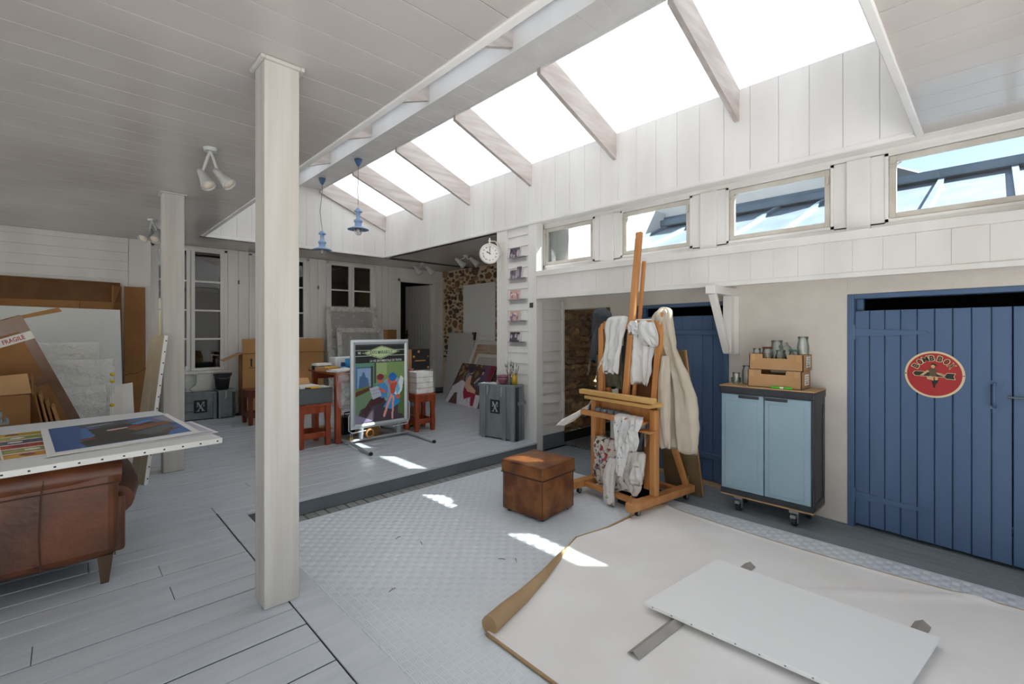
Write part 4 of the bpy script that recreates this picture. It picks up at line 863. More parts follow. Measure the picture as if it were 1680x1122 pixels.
# ---- bench, stools, table
def stool(lab, cx, cy, wx, wy, h, mtl, group, rot=0.0, shelf=True):
    t = thing('mahogany_stool', lab, 'stool', (cx, cy, U), rot, group); R = Matrix.Translation((cx, cy, U)) @ Matrix.Rotation(rot, 4, 'Z')
    T = lambda p: tuple(R @ Vector(p))
    def bl(nm, m, **k): m.v = [T(p) for p in m.v]; return build(nm, m, mtl, t, **k)
    bl('seat', M().box(-wx/2-0.012, wx/2+0.012, -wy/2-0.012, wy/2+0.012, h-0.028, h), bevel=0.006)
    for sx in (-1, 1):
        for sy in (-1, 1):
            x0, y0 = sx*(wx/2-0.032), sy*(wy/2-0.032); m = M(); rings = []
            for z, w in ((0.0, 0.026), (0.06, 0.03), (0.13, 0.032), (0.3, 0.027), (0.42, 0.033), (h-0.028, 0.033)): rings += [(x0-w, y0-w, z), (x0+w, y0-w, z), (x0+w, y0+w, z), (x0-w, y0+w, z)]
            m.add(rings, [(3, 2, 1, 0), (20, 21, 22, 23)]+[(4*k+i, 4*k+(i+1) % 4, 4*k+4+(i+1) % 4, 4*k+4+i) for k in range(5) for i in range(4)]); bl('leg', m, bevel=0.004)
    for sy in (-1, 1):
        bl('apron', M().box(-wx/2+0.05, wx/2-0.05, sy*(wy/2-0.03)-0.012, sy*(wy/2-0.03)+0.012, h-0.12, h-0.028)); bl('stretcher', M().box(-wx/2+0.05, wx/2-0.05, sy*(wy/2-0.03)-0.014, sy*(wy/2-0.03)+0.014, 0.11, 0.18), bevel=0.003)
    for sx in (-1, 1):
        bl('apron', M().box(sx*(wx/2-0.03)-0.012, sx*(wx/2-0.03)+0.012, -wy/2+0.05, wy/2-0.05, h-0.12, h-0.028)); bl('stretcher', M().box(sx*(wx/2-0.03)-0.014, sx*(wx/2-0.03)+0.014, -wy/2+0.05, wy/2-0.05, 0.11, 0.18), bevel=0.003)
    return t
stool('dark red wooden bench stool in front of the tall carton', 2.32, 8.12, 0.6, 0.4, 0.54, mahogd, 'red mahogany stools')
stool('red mahogany stool carrying the dark patterned case', 2.24, 6.09, 0.40, 0.40, 0.545, mahog, 'red mahogany stools', math.radians(3))
stool('red mahogany stool carrying the stack of wrapped white paper', 3.79, 5.93, 0.32, 0.36, 0.545, mahog, 'red mahogany stools', math.radians(-6))
tb = thing('work_table', 'red wooden work table heaped with papers behind the poster stand', 'table', (3.0, 6.3, U))
build('tabletop', M().box(2.475, 3.60, 5.82, 6.75, 1.035, 1.062), mahog, tb, bevel=0.005)
for xx in (2.535, 3.54):
    for yy in (5.90, 6.67): build('leg', M().frame((xx, yy, 0), Xv, Yv, Zv, (-0.034, 0.034), (-0.034, 0.034), (U, 1.035)), mahog, tb, bevel=0.006)
for yy in (5.91, 6.66): build('apron', M().box(2.55, 3.51, yy-0.012, yy+0.012, 0.93, 1.035), mahog, tb)
build('plastic_cover', M().grid(lambda a, b: (2.465+1.14*a+0.01*math.sin(30*b), 5.80+0.2*max(0, b-0.5), 1.066 if b > 0.5 else 1.066-(0.5-b)*0.2*(1+0.5*math.sin(a*23)+0.4*math.sin(a*57))), 60, 10), clearf, tb)
m = cloth([(1.07, 5.83, 2.56, 0.03, 0.05), (0.95, 5.83, 2.58, 0.04, 0.08), (0.8, 5.83, 2.57, 0.035, 0.09), (0.7, 5.83, 2.55, 0.02, 0.05), (0.62, 5.83, 2.54, 0.008, 0.015)], 4, 0.3, 5, 40, 18); m.v = [(b, a-0.02, c) for a, b, c in m.v]
build('plastic_drape', m, clearf, tb)
# kraft sack hanging under the table front
m = M(); m.ell((2.33, 5.86, 0.93), (0.01, 0.01, 0.01))
t = thing('kraft_parcel', 'crumpled kraft paper parcel between the case and table front', 'parcel', (2.44, 6.45, 0.9))
# case with tools
cs = thing('patterned_case', 'dark grey case with diagonal ribs on the red stool', 'case', (2.24, 6.07, 0.695), math.radians(3))
casem = mat('ribbed_dark_grey', '4a4d50', 0.45)
W_ = wm(cs)
def loc(m, W=W_): m.v = [tuple(W @ Vector(p)) for p in m.v]; return m
build('case_body', loc(M().box(-0.205, 0.215, -0.2, 0.2, -0.003, 0.19)), casem, cs, bevel=0.008)
m = M()
for i in range(26):
    x0 = -0.30+i*0.022
    a, b = (x0, 0.015), (x0+0.13, 0.175); lo, hi = -0.2, 0.21
    if b[0] < lo or a[0] > hi: continue
    def clip(p, q):
        (xa, za), (xb, zb) = p, q; k = (zb-za)/(xb-xa)
        if xa < lo: za += (lo-xa)*k; xa = lo
        if xb > hi: zb -= (xb-hi)*k; xb = hi
        return (xa, za), (xb, zb)
    a, b = clip(a, b); m.bar((a[0], -0.202, a[1]), (b[0], -0.202, b[1]), 0.004, 0.007, (0, 0, 1))
build('rib', loc(m), mat('rib_grey', '6a6d70', 0.4), cs)
for nm, lab, cat, x0, x1, y0, y1, h, mt in (('white_folder', 'white folder of papers lying open on the patterned case', 'folder', -0.17, 0.06, -0.14, 0.1, 0.03, paperw), ('paper_pad', 'pale paper pad lying on the case beside the yellow tool', 'paper pad', 0.06, 0.19, -0.16, 0.02, 0.012, paperw)):
    t = thing(nm, lab, cat, tuple(W_ @ Vector(((x0+x1)/2, (y0+y1)/2, 0.19))), math.radians(3)); build('pages', loc(M().box(x0, x1, y0, y1, 0.1905, 0.19+h)), mt, t, bevel=0.002)
    if nm == 'white_folder': build('cover', loc(M().box(x0-0.006, x1+0.006, y0-0.006, y1+0.006, 0.19+h, 0.194+h)), whitep, t)
t = thing('yellow_knife', 'yellow and black cutting knife on the patterned case', 'knife', tuple(W_ @ Vector((0.0, -0.165, 0.192))), math.radians(3)); yel = mat('yellow_handle', 'e0b020', 0.4)
build('handle', loc(M().box(-0.11, 0.05, -0.185, -0.155, 0.191, 0.212)), yel, t, bevel=0.005); build('grip', loc(M().box(-0.12, -0.06, -0.188, -0.152, 0.192, 0.208)), blackm, t, bevel=0.004); build('blade', loc(M().box(0.05, 0.10, -0.176, -0.164, 0.2, 0.203)), steel, t)
t = thing('small_open_box', 'small open kraft box standing on the dark patterned case', 'box', tuple(W_ @ Vector((-0.12, 0.12, 0.19))), math.radians(3))
m = M(); m.box(-0.2, 0.03, 0.105, 0.112, 0.1905, 0.30); m.box(-0.2, 0.03, 0.19, 0.197, 0.1905, 0.30); m.box(-0.2, -0.193, 0.112, 0.19, 0.1905, 0.30); m.box(0.023, 0.03, 0.112, 0.19, 0.1905, 0.30); m.box(-0.2, 0.03, 0.105, 0.197, 0.1905, 0.195)
build('box_body', loc(m), kraftl, t)
build('flap', loc(M().prism([(-0.2, 0.195, 0.30), (0.03, 0.195, 0.30), (-0.02, 0.22, 0.46), (-0.2, 0.22, 0.48)], (0, 0.005, 0))), kraftd, t); build('flap', loc(M().prism([(-0.2, 0.105, 0.30), (0.03, 0.105, 0.30), (0.05, 0.075, 0.2), (-0.2, 0.075, 0.2)], (0, -0.004, 0))), kraftl, t)
bpy.data.objects.remove(bpy.data.objects['kraft_parcel'])
# things on the table
TZ = 1.0685
def slab(nm, lab, cat, cx, cy, wx, wy, z, h, mtl, rot=0, parts=None, group=None, bev=0.002):
    t = thing(nm, lab, cat, (cx, cy, z), rot, group); R = Matrix.Translation((cx, cy, 0)) @ Matrix.Rotation(rot, 4, 'Z')
    def put(pn, m, mt, b=bev): m.v = [tuple(R @ Vector(p)) for p in m.v]; return build(pn, m, mt, t, bevel=b)
    put(parts[0] if parts else 'body', M().box(-wx/2, wx/2, -wy/2, wy/2, z, z+h), mtl); return t, put
t, put = slab('cardboard_wrap', 'brown kraft box under clear film at the table corner', 'box', 2.52, 6.18, 0.18, 0.3, TZ, 0.05, kraft, 0.2)
put('film', M().box(-0.095, 0.095, -0.155, 0.155, TZ+0.05, TZ+0.056), clearf)
t, put = slab('paper_stack', 'loose white papers heaped on the table edge', 'papers', 2.62, 5.98, 0.3, 0.22, TZ, 0.02, paperw, 0.25, ['pages'])
put('loose_sheet', M().prism([(-0.16, -0.12, TZ+0.022), (0.12, -0.14, TZ+0.022), (0.15, 0.08, TZ+0.04), (-0.13, 0.1, TZ+0.03)], (0, 0, 0.001)), paperw)
booksm = [mat('book_beige', 'c7b79a', 0.7), mat('book_grey', '8a8884', 0.7), mat('book_white', 'dcd8d0', 0.6)]
z = TZ
for i, (w_, d_, h_, lab) in enumerate(((0.3, 0.2, 0.028, 'beige book at the bottom of the pile on the table'), (0.27, 0.19, 0.022, 'grey book in the middle of the pile on the table'), (0.28, 0.2, 0.02, 'white covered book topping the pile on the table'))):
    t, put = slab('book', lab, 'book', 2.93+0.01*i, 5.97, w_, d_, z, h_, booksm[i], 0.1-0.12*i, ['cover'], 'books on the work table', 0.001); put('pages', M().box(-w_/2+0.006, w_/2+0.0015, -d_/2-0.001, d_/2-0.006, z+0.004, z+h_-0.004), paperw, 0); z += h_
cup = mat('bright_blue_plastic', '2c93c8', 0.35)
t = thing('blue_cup', 'bright blue plastic cup on the cluttered table', 'cup', (2.86, 6.28, TZ))
build('cup_body', M().lathe([(0, 0.001), (0.045, 0.001), (0.052, 0.14), (0.047, 0.14), (0.041, 0.008), (0, 0.008)], (2.86, 6.28, TZ), 20), cup, t); build('rim', M().lathe([(0.052, 0.132), (0.055, 0.136), (0.052, 0.142)], (2.86, 6.28, TZ), 20), cup, t)
t = thing('blue_cloth', 'crumpled light blue cloth beside the blue cup', 'cloth', (2.70, 6.22, TZ)); build('fabric', M().ell((2.70, 6.22, TZ+0.012), (0.12, 0.08, 0.03), 26, 12, 0, lambda d: 1+0.25*noise.noise(d*3)), cup, t)
t = thing('yellow_spatula', 'yellow handled spatula lying over the dark tray', 'spatula', (2.52, 6.05, TZ)); build('handle', M().bar((2.42, 6.02, TZ+0.068), (2.60, 6.06, TZ+0.058), 0.022, 0.014), yel, t); build('blade', M().bar((2.60, 6.06, TZ+0.058), (2.68, 6.08, TZ+0.055), 0.03, 0.003), steel, t)
t, put = slab('white_case', 'white plastic case at the back of the cluttered table', 'case', 2.95, 6.52, 0.46, 0.22, TZ, 0.16, whitep, 0.0, ['case_body'], bev=0.012)
put('label', M().box(-0.15, -0.03, -0.112, -0.11, TZ+0.03, TZ+0.09), mat('blue_label', '3a4a78', 0.5), 0); put('handle', M().box(-0.05, 0.05, -0.125, -0.11, TZ+0.1, TZ+0.12), greypl)
t, put = slab('dark_tray', 'black shallow tray under white papers on the table corner', 'tray', 2.47+0.06, 6.42, 0.2, 0.14, TZ, 0.06, blackm, 0.1, ['tray_body']); put('paper', M().box(-0.1, 0.11, -0.075, 0.07, TZ+0.061, TZ+0.09), paperw, 0.001)
t, put = slab('green_folder', 'green folder lying behind the book pile', 'folder', 3.12, 6.22, 0.22, 0.2, TZ, 0.03, mat('green_card', '5e7566', 0.6), 0.15, ['cover']); put('pages', M().box(-0.1, 0.115, -0.105, 0.09, TZ+0.005, TZ+0.025), paperw, 0)
# items under the table, dim
t = thing('wooden_mallet', 'pale wooden rolling cylinder on the deck under the table', 'cylinder', (2.5, 6.6, U)); build('barrel', M().cyl((2.36, 6.57, U+0.061), (2.66, 6.62, U+0.061), 0.055, n=18), mat('pale_wood', 'b89468', 0.6), t); build('end_handle', M().cyl((2.66, 6.62, U+0.061), (2.75, 6.635, U+0.061), 0.02), mat('pale_wood', 'b89468'), t)
t, put = slab('black_toolbox', 'black toolbox standing on the deck under the table', 'toolbox', 2.95, 6.45, 0.34, 0.22, U, 0.24, blackm, 0.1, ['body'], bev=0.01); put('handle', M().tube([(-0.08, 0, U+0.24), (-0.08, 0, U+0.29), (0.08, 0, U+0.29), (0.08, 0, U+0.24)], 0.01), blackm, 0)
t, put = slab('small_kraft_carton', 'small kraft carton on the deck behind the poster stand', 'carton', 3.05, 6.12, 0.26, 0.2, U, 0.2, kraft, 0.1, ['carton_body']); put('tape', M().box(-0.02, 0.02, -0.101, 0.101, U+0.2, U+0.201), tape, 0)
# paper stack on stool, black carton, brown box
t = thing('wrapped_paper_stack', 'stack of white paper reams under clear film on the red stool', 'paper stack', (3.79, 5.92, U+0.545))
for k in range(4): build('ream', M().box(3.64+0.004*(k % 2), 3.93-0.003*k, 5.78, 6.05, U+0.547+0.079*k, U+0.547+0.079*k+0.073), paperw, t, bevel=0.003)
build('film', M().grid(lambda a, b: (3.62+0.33*a, 5.77-0.02*abs(math.sin(a*9))-0.02*b, U+0.9-0.42*b*(0.55+0.45*math.sin(a*3.1)+0.1*math.sin(a*25))), 30, 14), clearf, t)
t, put = slab('kraft_pedestal_carton', 'upright kraft carton behind the stool, carrying the black printed carton', 'carton', 3.98, 6.62, 0.38, 0.3, U, 0.82, kraft, 0, ['carton_body']); put('tape', M().box(-0.19, 0.19, -0.1515, -0.15, U+0.4, U+0.45), tape, 0)
t = thing('black_printed_carton', 'black printed carton with gold marks beyond the poster stand', 'carton', (4.1, 6.6, U+0.82)); Z0 = U+0.8205; gold = mat('gold_print', 'c79a52', 0.4)
build('kraft_side', M().box(3.93, 4.0, 6.5, 6.75, Z0, Z0+0.335), kraft, t); build('carton_body', M().box(4.0, 4.34, 6.5, 6.75, Z0, Z0+0.34), mat('black_carton', '2b2a2c', 0.5), t, bevel=0.003)
m = M().box(4.06, 4.26, 6.4975, 6.499, Z0+0.145, Z0+0.16); m.cyl((4.13, 6.499, Z0+0.3), (4.13, 6.497, Z0+0.3), 0.022).cyl((4.04, 6.499, Z0+0.22), (4.04, 6.497, Z0+0.22), 0.02).cyl((4.31, 6.499, Z0+0.04), (4.31, 6.497, Z0+0.04), 0.02).cyl((4.31, 6.499, Z0+0.22), (4.31, 6.497, Z0+0.22), 0.012); build('gold_marks', m, gold, t)
t, put = slab('wall_carton', 'narrow brown carton standing beside the rear door', 'carton', 4.99, 9.02, 0.26, 0.2, U, 1.48, kraftd, 0.25, ['carton_body']); put('tape', M().box(-0.03, 0.03, -0.101, 0.101, U+1.47, U+1.4815), tape, 0)
# framed print under the stool
t = thing('framed_print', 'small framed landscape print leaning under the red stool', 'picture', (3.8, 6.16, U)); o = Vector((3.67, 6.17, 0.52))
build('frame', M().box(3.66, 3.94, 6.172, 6.19, U, 0.53), blackm, t)
c4_ = Canvas(30, 40, '9fc0d8'); c4_.rect(0, 0.35, 1, 1, '4a4a32').poly([(0.2, 0.9), (0.25, 0.35), (0.5, 0.12), (0.75, 0.3), (0.95, 0.95)], '8a6a3c').poly([(0.35, 0.95), (0.4, 0.5), (0.65, 0.5), (0.7, 0.95)], 'b08c58').oval(0.15, 0.5, 0.14, 0.2, '3a4028').grain(0.3); c4_.mesh('print_face', o, (0.26, 0, 0), (0, 0, -0.36), t)
# wrapped frames against the rear wall
for i, (x0, x1, y0, zt, lab) in enumerate(((3.72, 4.78, 9.05, 2.085, 'tall pale picture frame in bubble wrap against the windows'), (3.86, 4.86, 8.88, 1.66, 'shorter pale picture frame in bubble wrap standing in front'))):
    t = thing('packed_picture', lab, 'picture frame', ((x0+x1)/2, y0, U), group='wrapped frames against the windows'); L_ = zt-U
    sl_ = Vector((0, 0.18, L_)); fw2 = 0.09; m = M()
    for (a, b, c, d) in ((0, 1, 0, fw2/L_), (0, 1, 1-fw2/L_, 1), (0, fw2/(x1-x0), 0, 1), (1-fw2/(x1-x0), 1, 0, 1)):
        P = lambda s, q: Vector((x0+(x1-x0)*s, y0, U))+sl_*q; m.prism([P(a, c), P(b, c), P(b, d), P(a, d)], (0, -0.035, 0))
    build('frame', m, mat('pale_frame', 'c9c3ba', 0.6), t, bevel=0.004)
    P = lambda s, q: Vector((x0+(x1-x0)*s, y0, U))+sl_*q
    build('picture', M().prism([P(0.06, 0.05), P(0.94, 0.05), P(0.94, 0.95), P(0.06, 0.95)], (0, -0.01, 0)), mat('grey_backing', '8f8c88', 0.5), t)
    build('bubble_wrap', M().grid(lambda a, b: (x0-0.02+(x1-x0+0.04)*a+0.015*noise.noise(Vector((a*9, b*9, i))), y0-0.05+0.18*b-0.03*abs(noise.noise(Vector((a*7, b*9, i+3)))), U+0.01+(L_+0.01)*b), 40, 50), film('thin_bubble_wrap', (0.8, 0.79, 0.78), 0.26, 0.22, 16, 0.5), t)
# ---- poster stand
ps = thing('poster_stand', 'silver framed poster stand announcing an exhibition, on splayed feet', 'poster stand', (3.07, 5.75, U))
X0, X1, Z0, Z1, PY = 2.635, 3.475, 0.33, 1.485, 5.75
def mitre(m, x0, x1, z0, z1, w, y, d):
    o = [(x0, z0), (x1, z0), (x1, z1), (x0, z1)]; i = [(x0+w, z0+w), (x1-w, z0+w), (x1-w, z1-w), (x0+w, z1-w)]
    for k in range(4):
        a, b, c, e = o[k], o[(k+1) % 4], i[(k+1) % 4], i[k]; md = lambda p, q: ((p[0]+q[0])/2, (p[1]+q[1])/2)
        f = lambda p, yy: (p[0], yy, p[1]); am, bm = md(a, e), md(b, c)
        m.add([f(a, y), f(b, y), f(bm, y-d), f(am, y-d), f(c, y-0.002), f(e, y-0.002)], [(0, 1, 2, 3), (3, 2, 4, 5)], 0, False)
m = M(); mitre(m, X0, X1, Z0, Z1, 0.062, PY-0.012, 0.016); m.box(X0, X1, PY-0.012, PY+0.014, Z0, Z1); build('frame', m, alu, ps)
pf = Canvas(100, 140, 'd0ccc0')
pf.rect(0, 0, 1, 0.235, '26282b')
for yy in (0.075, 0.145, 0.185): pf.rect(0.0, yy, 1.0, yy+0.004, 'c9c9c0')
pf.rect(0, 0.0, 1, 0.02, '3a3c40').poly([(0.13, 0.11), (0.52, 0.018), (0.9, 0.095), (0.5, 0.19)], 'c2d6a6').line([(0.16, 0.108), (0.52, 0.028), (0.87, 0.095), (0.5, 0.178), (0.16, 0.108)], 0.006, '3f5a3c')
pf.rect(0, 0.235, 1, 1, '7d9a62').rect(0, 0.235, 0.4, 0.6, '5f8f7a').rect(0.04, 0.3, 0.3, 0.55, '8fa8c9').poly([(0.06, 0.55), (0.08, 0.4), (0.12, 0.4), (0.14, 0.35), (0.17, 0.35), (0.2, 0.42), (0.24, 0.42), (0.27, 0.55)], '4a6a94').rect(0.3, 0.28, 0.335, 0.58, '3b3a36').rect(0.37, 0.235, 0.395, 0.5, '44423d').rect(0.0, 0.255, 0.025, 0.6, '4a7cb0')
pf.rect(0.025, 0.285, 0.3, 0.3, '3f5f80').poly([(0.0, 0.56), (0.28, 0.52), (0.28, 0.6), (0.0, 0.66)], '6b7d44').poly([(0.0, 0.6), (0.3, 0.54), (0.3, 0.58), (0.0, 0.66)], '5e3326').poly([(0, 0.66), (0.3, 0.6), (0.3, 0.8), (0.0, 0.9)], '6d8a6a').rect(0.41, 0.24, 0.62, 0.4, '9fb27c').poly([(0.55, 0.48), (0.75, 0.42), (0.9, 0.46), (0.9, 0.8), (0.6, 0.75)], '93a0b8')
pf.poly([(0.1, 0.82), (0.5, 0.72), (0.9, 0.8), (1.0, 1.0), (0, 1.0)], '4a3f4a').poly([(0, 0.88), (0.35, 0.98), (0, 1)], '8a84a0').poly([(0.86, 0.6), (1, 0.5), (1, 0.95), (0.86, 0.92)], '56743f')
# two seated travellers in plain shapes
pf.poly([(0.12, 0.86), (0.3, 0.7), (0.56, 0.66), (0.58, 0.74), (0.34, 0.79), (0.2, 0.9)], '4d2a2e').poly([(0.42, 0.52), (0.58, 0.5), (0.64, 0.56), (0.63, 0.7), (0.5, 0.7)], '4a8ec4').oval(0.49, 0.46, 0.05, 0.05, 'd86a50').oval(0.49, 0.425, 0.075, 0.04, '7a2a34').poly([(0.27, 0.56), (0.45, 0.54), (0.52, 0.67), (0.34, 0.71)], 'b9bccb').line([(0.58, 0.62), (0.52, 0.6), (0.48, 0.58)], 0.035, 'd8604c').line([(0.31, 0.6), (0.46, 0.58)], 0.008, '8f92a6').line([(0.33, 0.64), (0.48, 0.62)], 0.008, '8f92a6')
pf.poly([(0.68, 0.52), (0.84, 0.5), (0.86, 0.64), (0.72, 0.68)], 'c9523c').oval(0.76, 0.47, 0.05, 0.05, 'e0705a').oval(0.745, 0.435, 0.085, 0.055, '1f6fb8').line([(0.67, 0.5), (0.65, 0.45), (0.7, 0.52)], 0.03, 'd8604c').poly([(0.55, 0.82), (0.7, 0.66), (0.88, 0.64), (0.9, 0.78), (0.72, 0.86)], '2f8fd0').poly([(0.78, 0.66), (0.92, 0.42), (0.98, 0.46), (0.95, 0.62), (0.86, 0.7)], 'dfe8ee').poly([(0.8, 0.6), (0.86, 0.5), (0.9, 0.6), (0.84, 0.68)], '6fc0e0').line([(0.72, 0.68), (0.64, 0.8), (0.57, 0.93)], 0.045, 'e8a090').line([(0.76, 0.7), (0.75, 0.82), (0.74, 0.97)], 0.04, 'e8a090').oval(0.86, 0.7, 0.05, 0.03, 'd86a5a')
pf.grain(0.16, 3)
fx0, fz1, fw3, fh3 = X0+0.062, Z1-0.062, X1-X0-0.124, Z1-Z0-0.124
pf.mesh('poster_print', (fx0, PY-0.0145, fz1), (fw3, 0, 0), (0, 0, -fh3), ps)
def ptxt(m, s, cx, cy, wd=None, ht=None, b=0.0): put_text(m, s, (fx0+cx*fw3, PY-0.0155, fz1-cy*fh3), (1, 0, 0), (0, 0, 1), wd, ht, b)
m = M(); ptxt(m, 'EXPO MARABOUT', 0.515, 0.103, 0.33, 0.046, 0.01); build('lettering', m, mat('dark_green_ink', '16241a', 0.5), ps)
m = M(); ptxt(m, 'LA VIE SENTIMENTALE DE TINTIN', 0.61, 0.212, 0.47, 0.03, 0.008); build('lettering', m, mat('white_ink', 'e8e8e4', 0.5), ps); m = M(); ptxt(m, '90', 0.075, 0.108, None, 0.03, 0.02); build('lettering', m, mat('white_ink', 'e8e8e4', 0.5), ps)
build('edge_bracket', M().tube([(X1+0.006, PY, 0.62), (X1+0.02, PY-0.01, 0.6), (X1+0.02, PY-0.01, 0.38), (X1-0.02, PY-0.02, 0.31), (X1-0.26, PY-0.03, 0.30)], 0.008, 8), alu, ps)
build('edge_bracket', M().tube([(X0-0.012, PY, 0.52), (X0-0.025, PY-0.01, 0.5), (X0-0.025, PY-0.01, 0.32), (X0+0.02, PY-0.02, 0.29), (X0+0.2, PY-0.03, 0.30)], 0.008, 8), alu, ps)
for xx in (2.78, 3.33): build('rubber_spring', M().cyl((xx, PY, 0.20), (xx, PY, 0.33), 0.034), greypl, ps)
build('base_bar', M().box(2.60, 3.50, PY-0.02, PY+0.02, 0.178, 0.2), alu, ps, bevel=0.004)
for xx in (2.60, 3.48):
    for s in (-1, 1):
        q = build('foot', M().cyl((xx, PY, 0.185), (xx-0.03, PY+s*0.68, U+0.021), 0.02, n=14), alu, ps); build('foot_cap', M().cyl((xx-0.03, PY+s*0.675, U+0.021), (xx-0.031, PY+s*0.70, U+0.0205), 0.0215, n=14), blackm, q)
t = thing('padlock', 'brass padlock hanging from the poster stand base', 'padlock', (2.61, 5.70, 0.2)); br_ = mat('brass', 'a8864a', 0.35, metal=0.7)
build('lock_body', M().box(2.60, 2.645, 5.685, 5.70, 0.205, 0.25), br_, t, bevel=0.004); build('shackle', M().tube([(2.61, 5.692, 0.25), (2.61, 5.692, 0.29), (2.6225, 5.692, 0.305), (2.635, 5.692, 0.29), (2.635, 5.692, 0.25)], 0.004, 8), steel, t)
t = thing('tape_roll', 'roll of brown tape on the poster stand base bar', 'tape roll', (2.9, 5.70, 0.2)); build('tape_ring', M().lathe([(0.045, -0.012), (0.06, -0.012), (0.06, 0.012), (0.045, 0.012), (0.045, -0.012)], (2.88, 5.7, 0.263), 24, 0, (0, 1, 0)), mat('orange_tape', 'b57a40', 0.4), t)
build('core', M().lathe([(0.041, -0.012), (0.045, -0.012), (0.045, 0.012), (0.041, 0.012), (0.041, -0.012)], (2.88, 5.7, 0.263), 24, 0, (0, 1, 0)), kraftl, t)
# ---- monogram trunk by the pillar and what stands on it
ra = math.atan2(4.43-5.036, 4.30-4.194)+math.pi/2
tk = thing('military_chest', 'tall grey military trunk with black monogram square by the pillar', 'chest', (4.238, 4.385, U), ra)
WT = wm(tk)
def tl(m): m.v = [tuple(WT @ Vector(p)) for p in m.v]; return m
# local: x to the right along the short side, y away along the long front
build('trunk_body', tl(M().box(0.012, 0.205, 0.012, 0.60, 0.02, 0.70)), armyg, tk)
tkz = 0.735
for k in range(2): build('plank', tl(M().frame((0.012, 0, 0), Yv, Zv, -Xv, (0.02, 0.6), (0.02+k*0.345, 0.362+k*0.345), (0, 0.012), 0.003)), armyg, tk)
for k in range(3): build('plank', tl(M().frame((0, 0.012, 0), Xv, Zv, -Yv, (0.01+k*0.065, 0.073+k*0.065), (0.02, 0.7), (0, 0.012), 0.003)), armyg, tk)
build('lid', tl(M().box(-0.008, 0.212, -0.008, 0.62, 0.70, tkz)), armyg, tk, bevel=0.006)
for y0 in (0.0, 0.14, 0.49): build('batten', tl(M().box(-0.018, 0.0, y0-0.012, y0+0.05, 0.0, 0.72)), armyg, tk, bevel=0.005)
build('dark_batten', tl(M().box(0.03, 0.085, -0.018, 0.0, 0.0, 0.71)), armyd, tk, bevel=0.004); build('batten', tl(M().box(0.155, 0.2, -0.016, 0.0, 0.0, 0.71)), armyg, tk, bevel=0.004)
build('carry_rail', tl(M().box(0.05, 0.21, -0.045, -0.018, 0.47, 0.52)), armyg, tk, bevel=0.005)
for y0 in (0.20, 0.44): build('latch', tl(M().box(-0.016, 0.0, y0-0.015, y0+0.02, 0.62, 0.71).box(-0.022, -0.01, y0-0.01, y0+0.012, 0.58, 0.63)), zinch, tk, bevel=0.003)
mx_mark(tk, WT @ Vector((-0.0005, 0.32, 0.435)), WT.to_3x3() @ -Yv, Zv, WT.to_3x3() @ -Xv, 0.165)
ZT_ = U+tkz
bowl_m = mat('plum_glaze', '7a4257', 0.35, '8a4f64', 6); cpt = WT @ Vector((0.075, 0.24, 0))
for i, lab in enumerate(('plum coloured bowl at the bottom of the stacked pair on the trunk', 'plum coloured bowl nested on top of the other bowl')):
    t = thing('bowl', lab, 'bowl', (cpt.x, cpt.y, ZT_+i*0.035), group='plum bowls on the trunk'); z0 = ZT_+0.0005+i*0.035
    build('bowl_body', M().lathe([(0, 0.0), (0.04, 0.0), (0.045, 0.006), (0.07, 0.03), (0.084, 0.075), (0.086, 0.082), (0.08, 0.082), (0.064, 0.038), (0.036, 0.012), (0, 0.012)], (cpt.x, cpt.y, z0), 28), bowl_m, t); build('rim', M().lathe([(0.084, 0.076), (0.0895, 0.08), (0.084, 0.086), (0.079, 0.083)], (cpt.x, cpt.y, z0), 28), mat('pale_rim', 'a98492', 0.4), t)
tin = mat('yellow_tin', 'b8951c', 0.35, metal=0.3)
def brush(p, q, hm, i, lab):
    t = thing('paint_brush', lab, 'brush', tuple(p), group='paint brushes on the trunk'); p, q = Vector(p), Vector(q); d = q-p
    build('handle', M().cyl(p, p+d*0.72, 0.0035, 0.0045, 7), hm, t); build('ferrule', M().cyl(p+d*0.72, p+d*0.84, 0.005, 0.0045, 7), steel, t); build('bristles', M().cyl(p+d*0.84, q, 0.0055, 0.002, 7), mat('dark_bristle', '3a2c22', 0.8), t)
hnm = ['blue', 'black', 'natural wood', 'dark red', 'white', 'violet', 'orange', 'green']
hcol = [mat('handle_orange', 'c0702c', 0.4), mat('handle_green', '3f6a4a', 0.4)]
hcol = [mat('handle_blue', '2f4a7a', 0.4), mat('handle_black', '26262a', 0.4), mat('handle_natural', 'b98a4a', 0.5), mat('handle_red', '8a2f2a', 0.4), mat('handle_white', 'd8d4cc', 0.4), mat('handle_violet', '57508a', 0.4)]+hcol
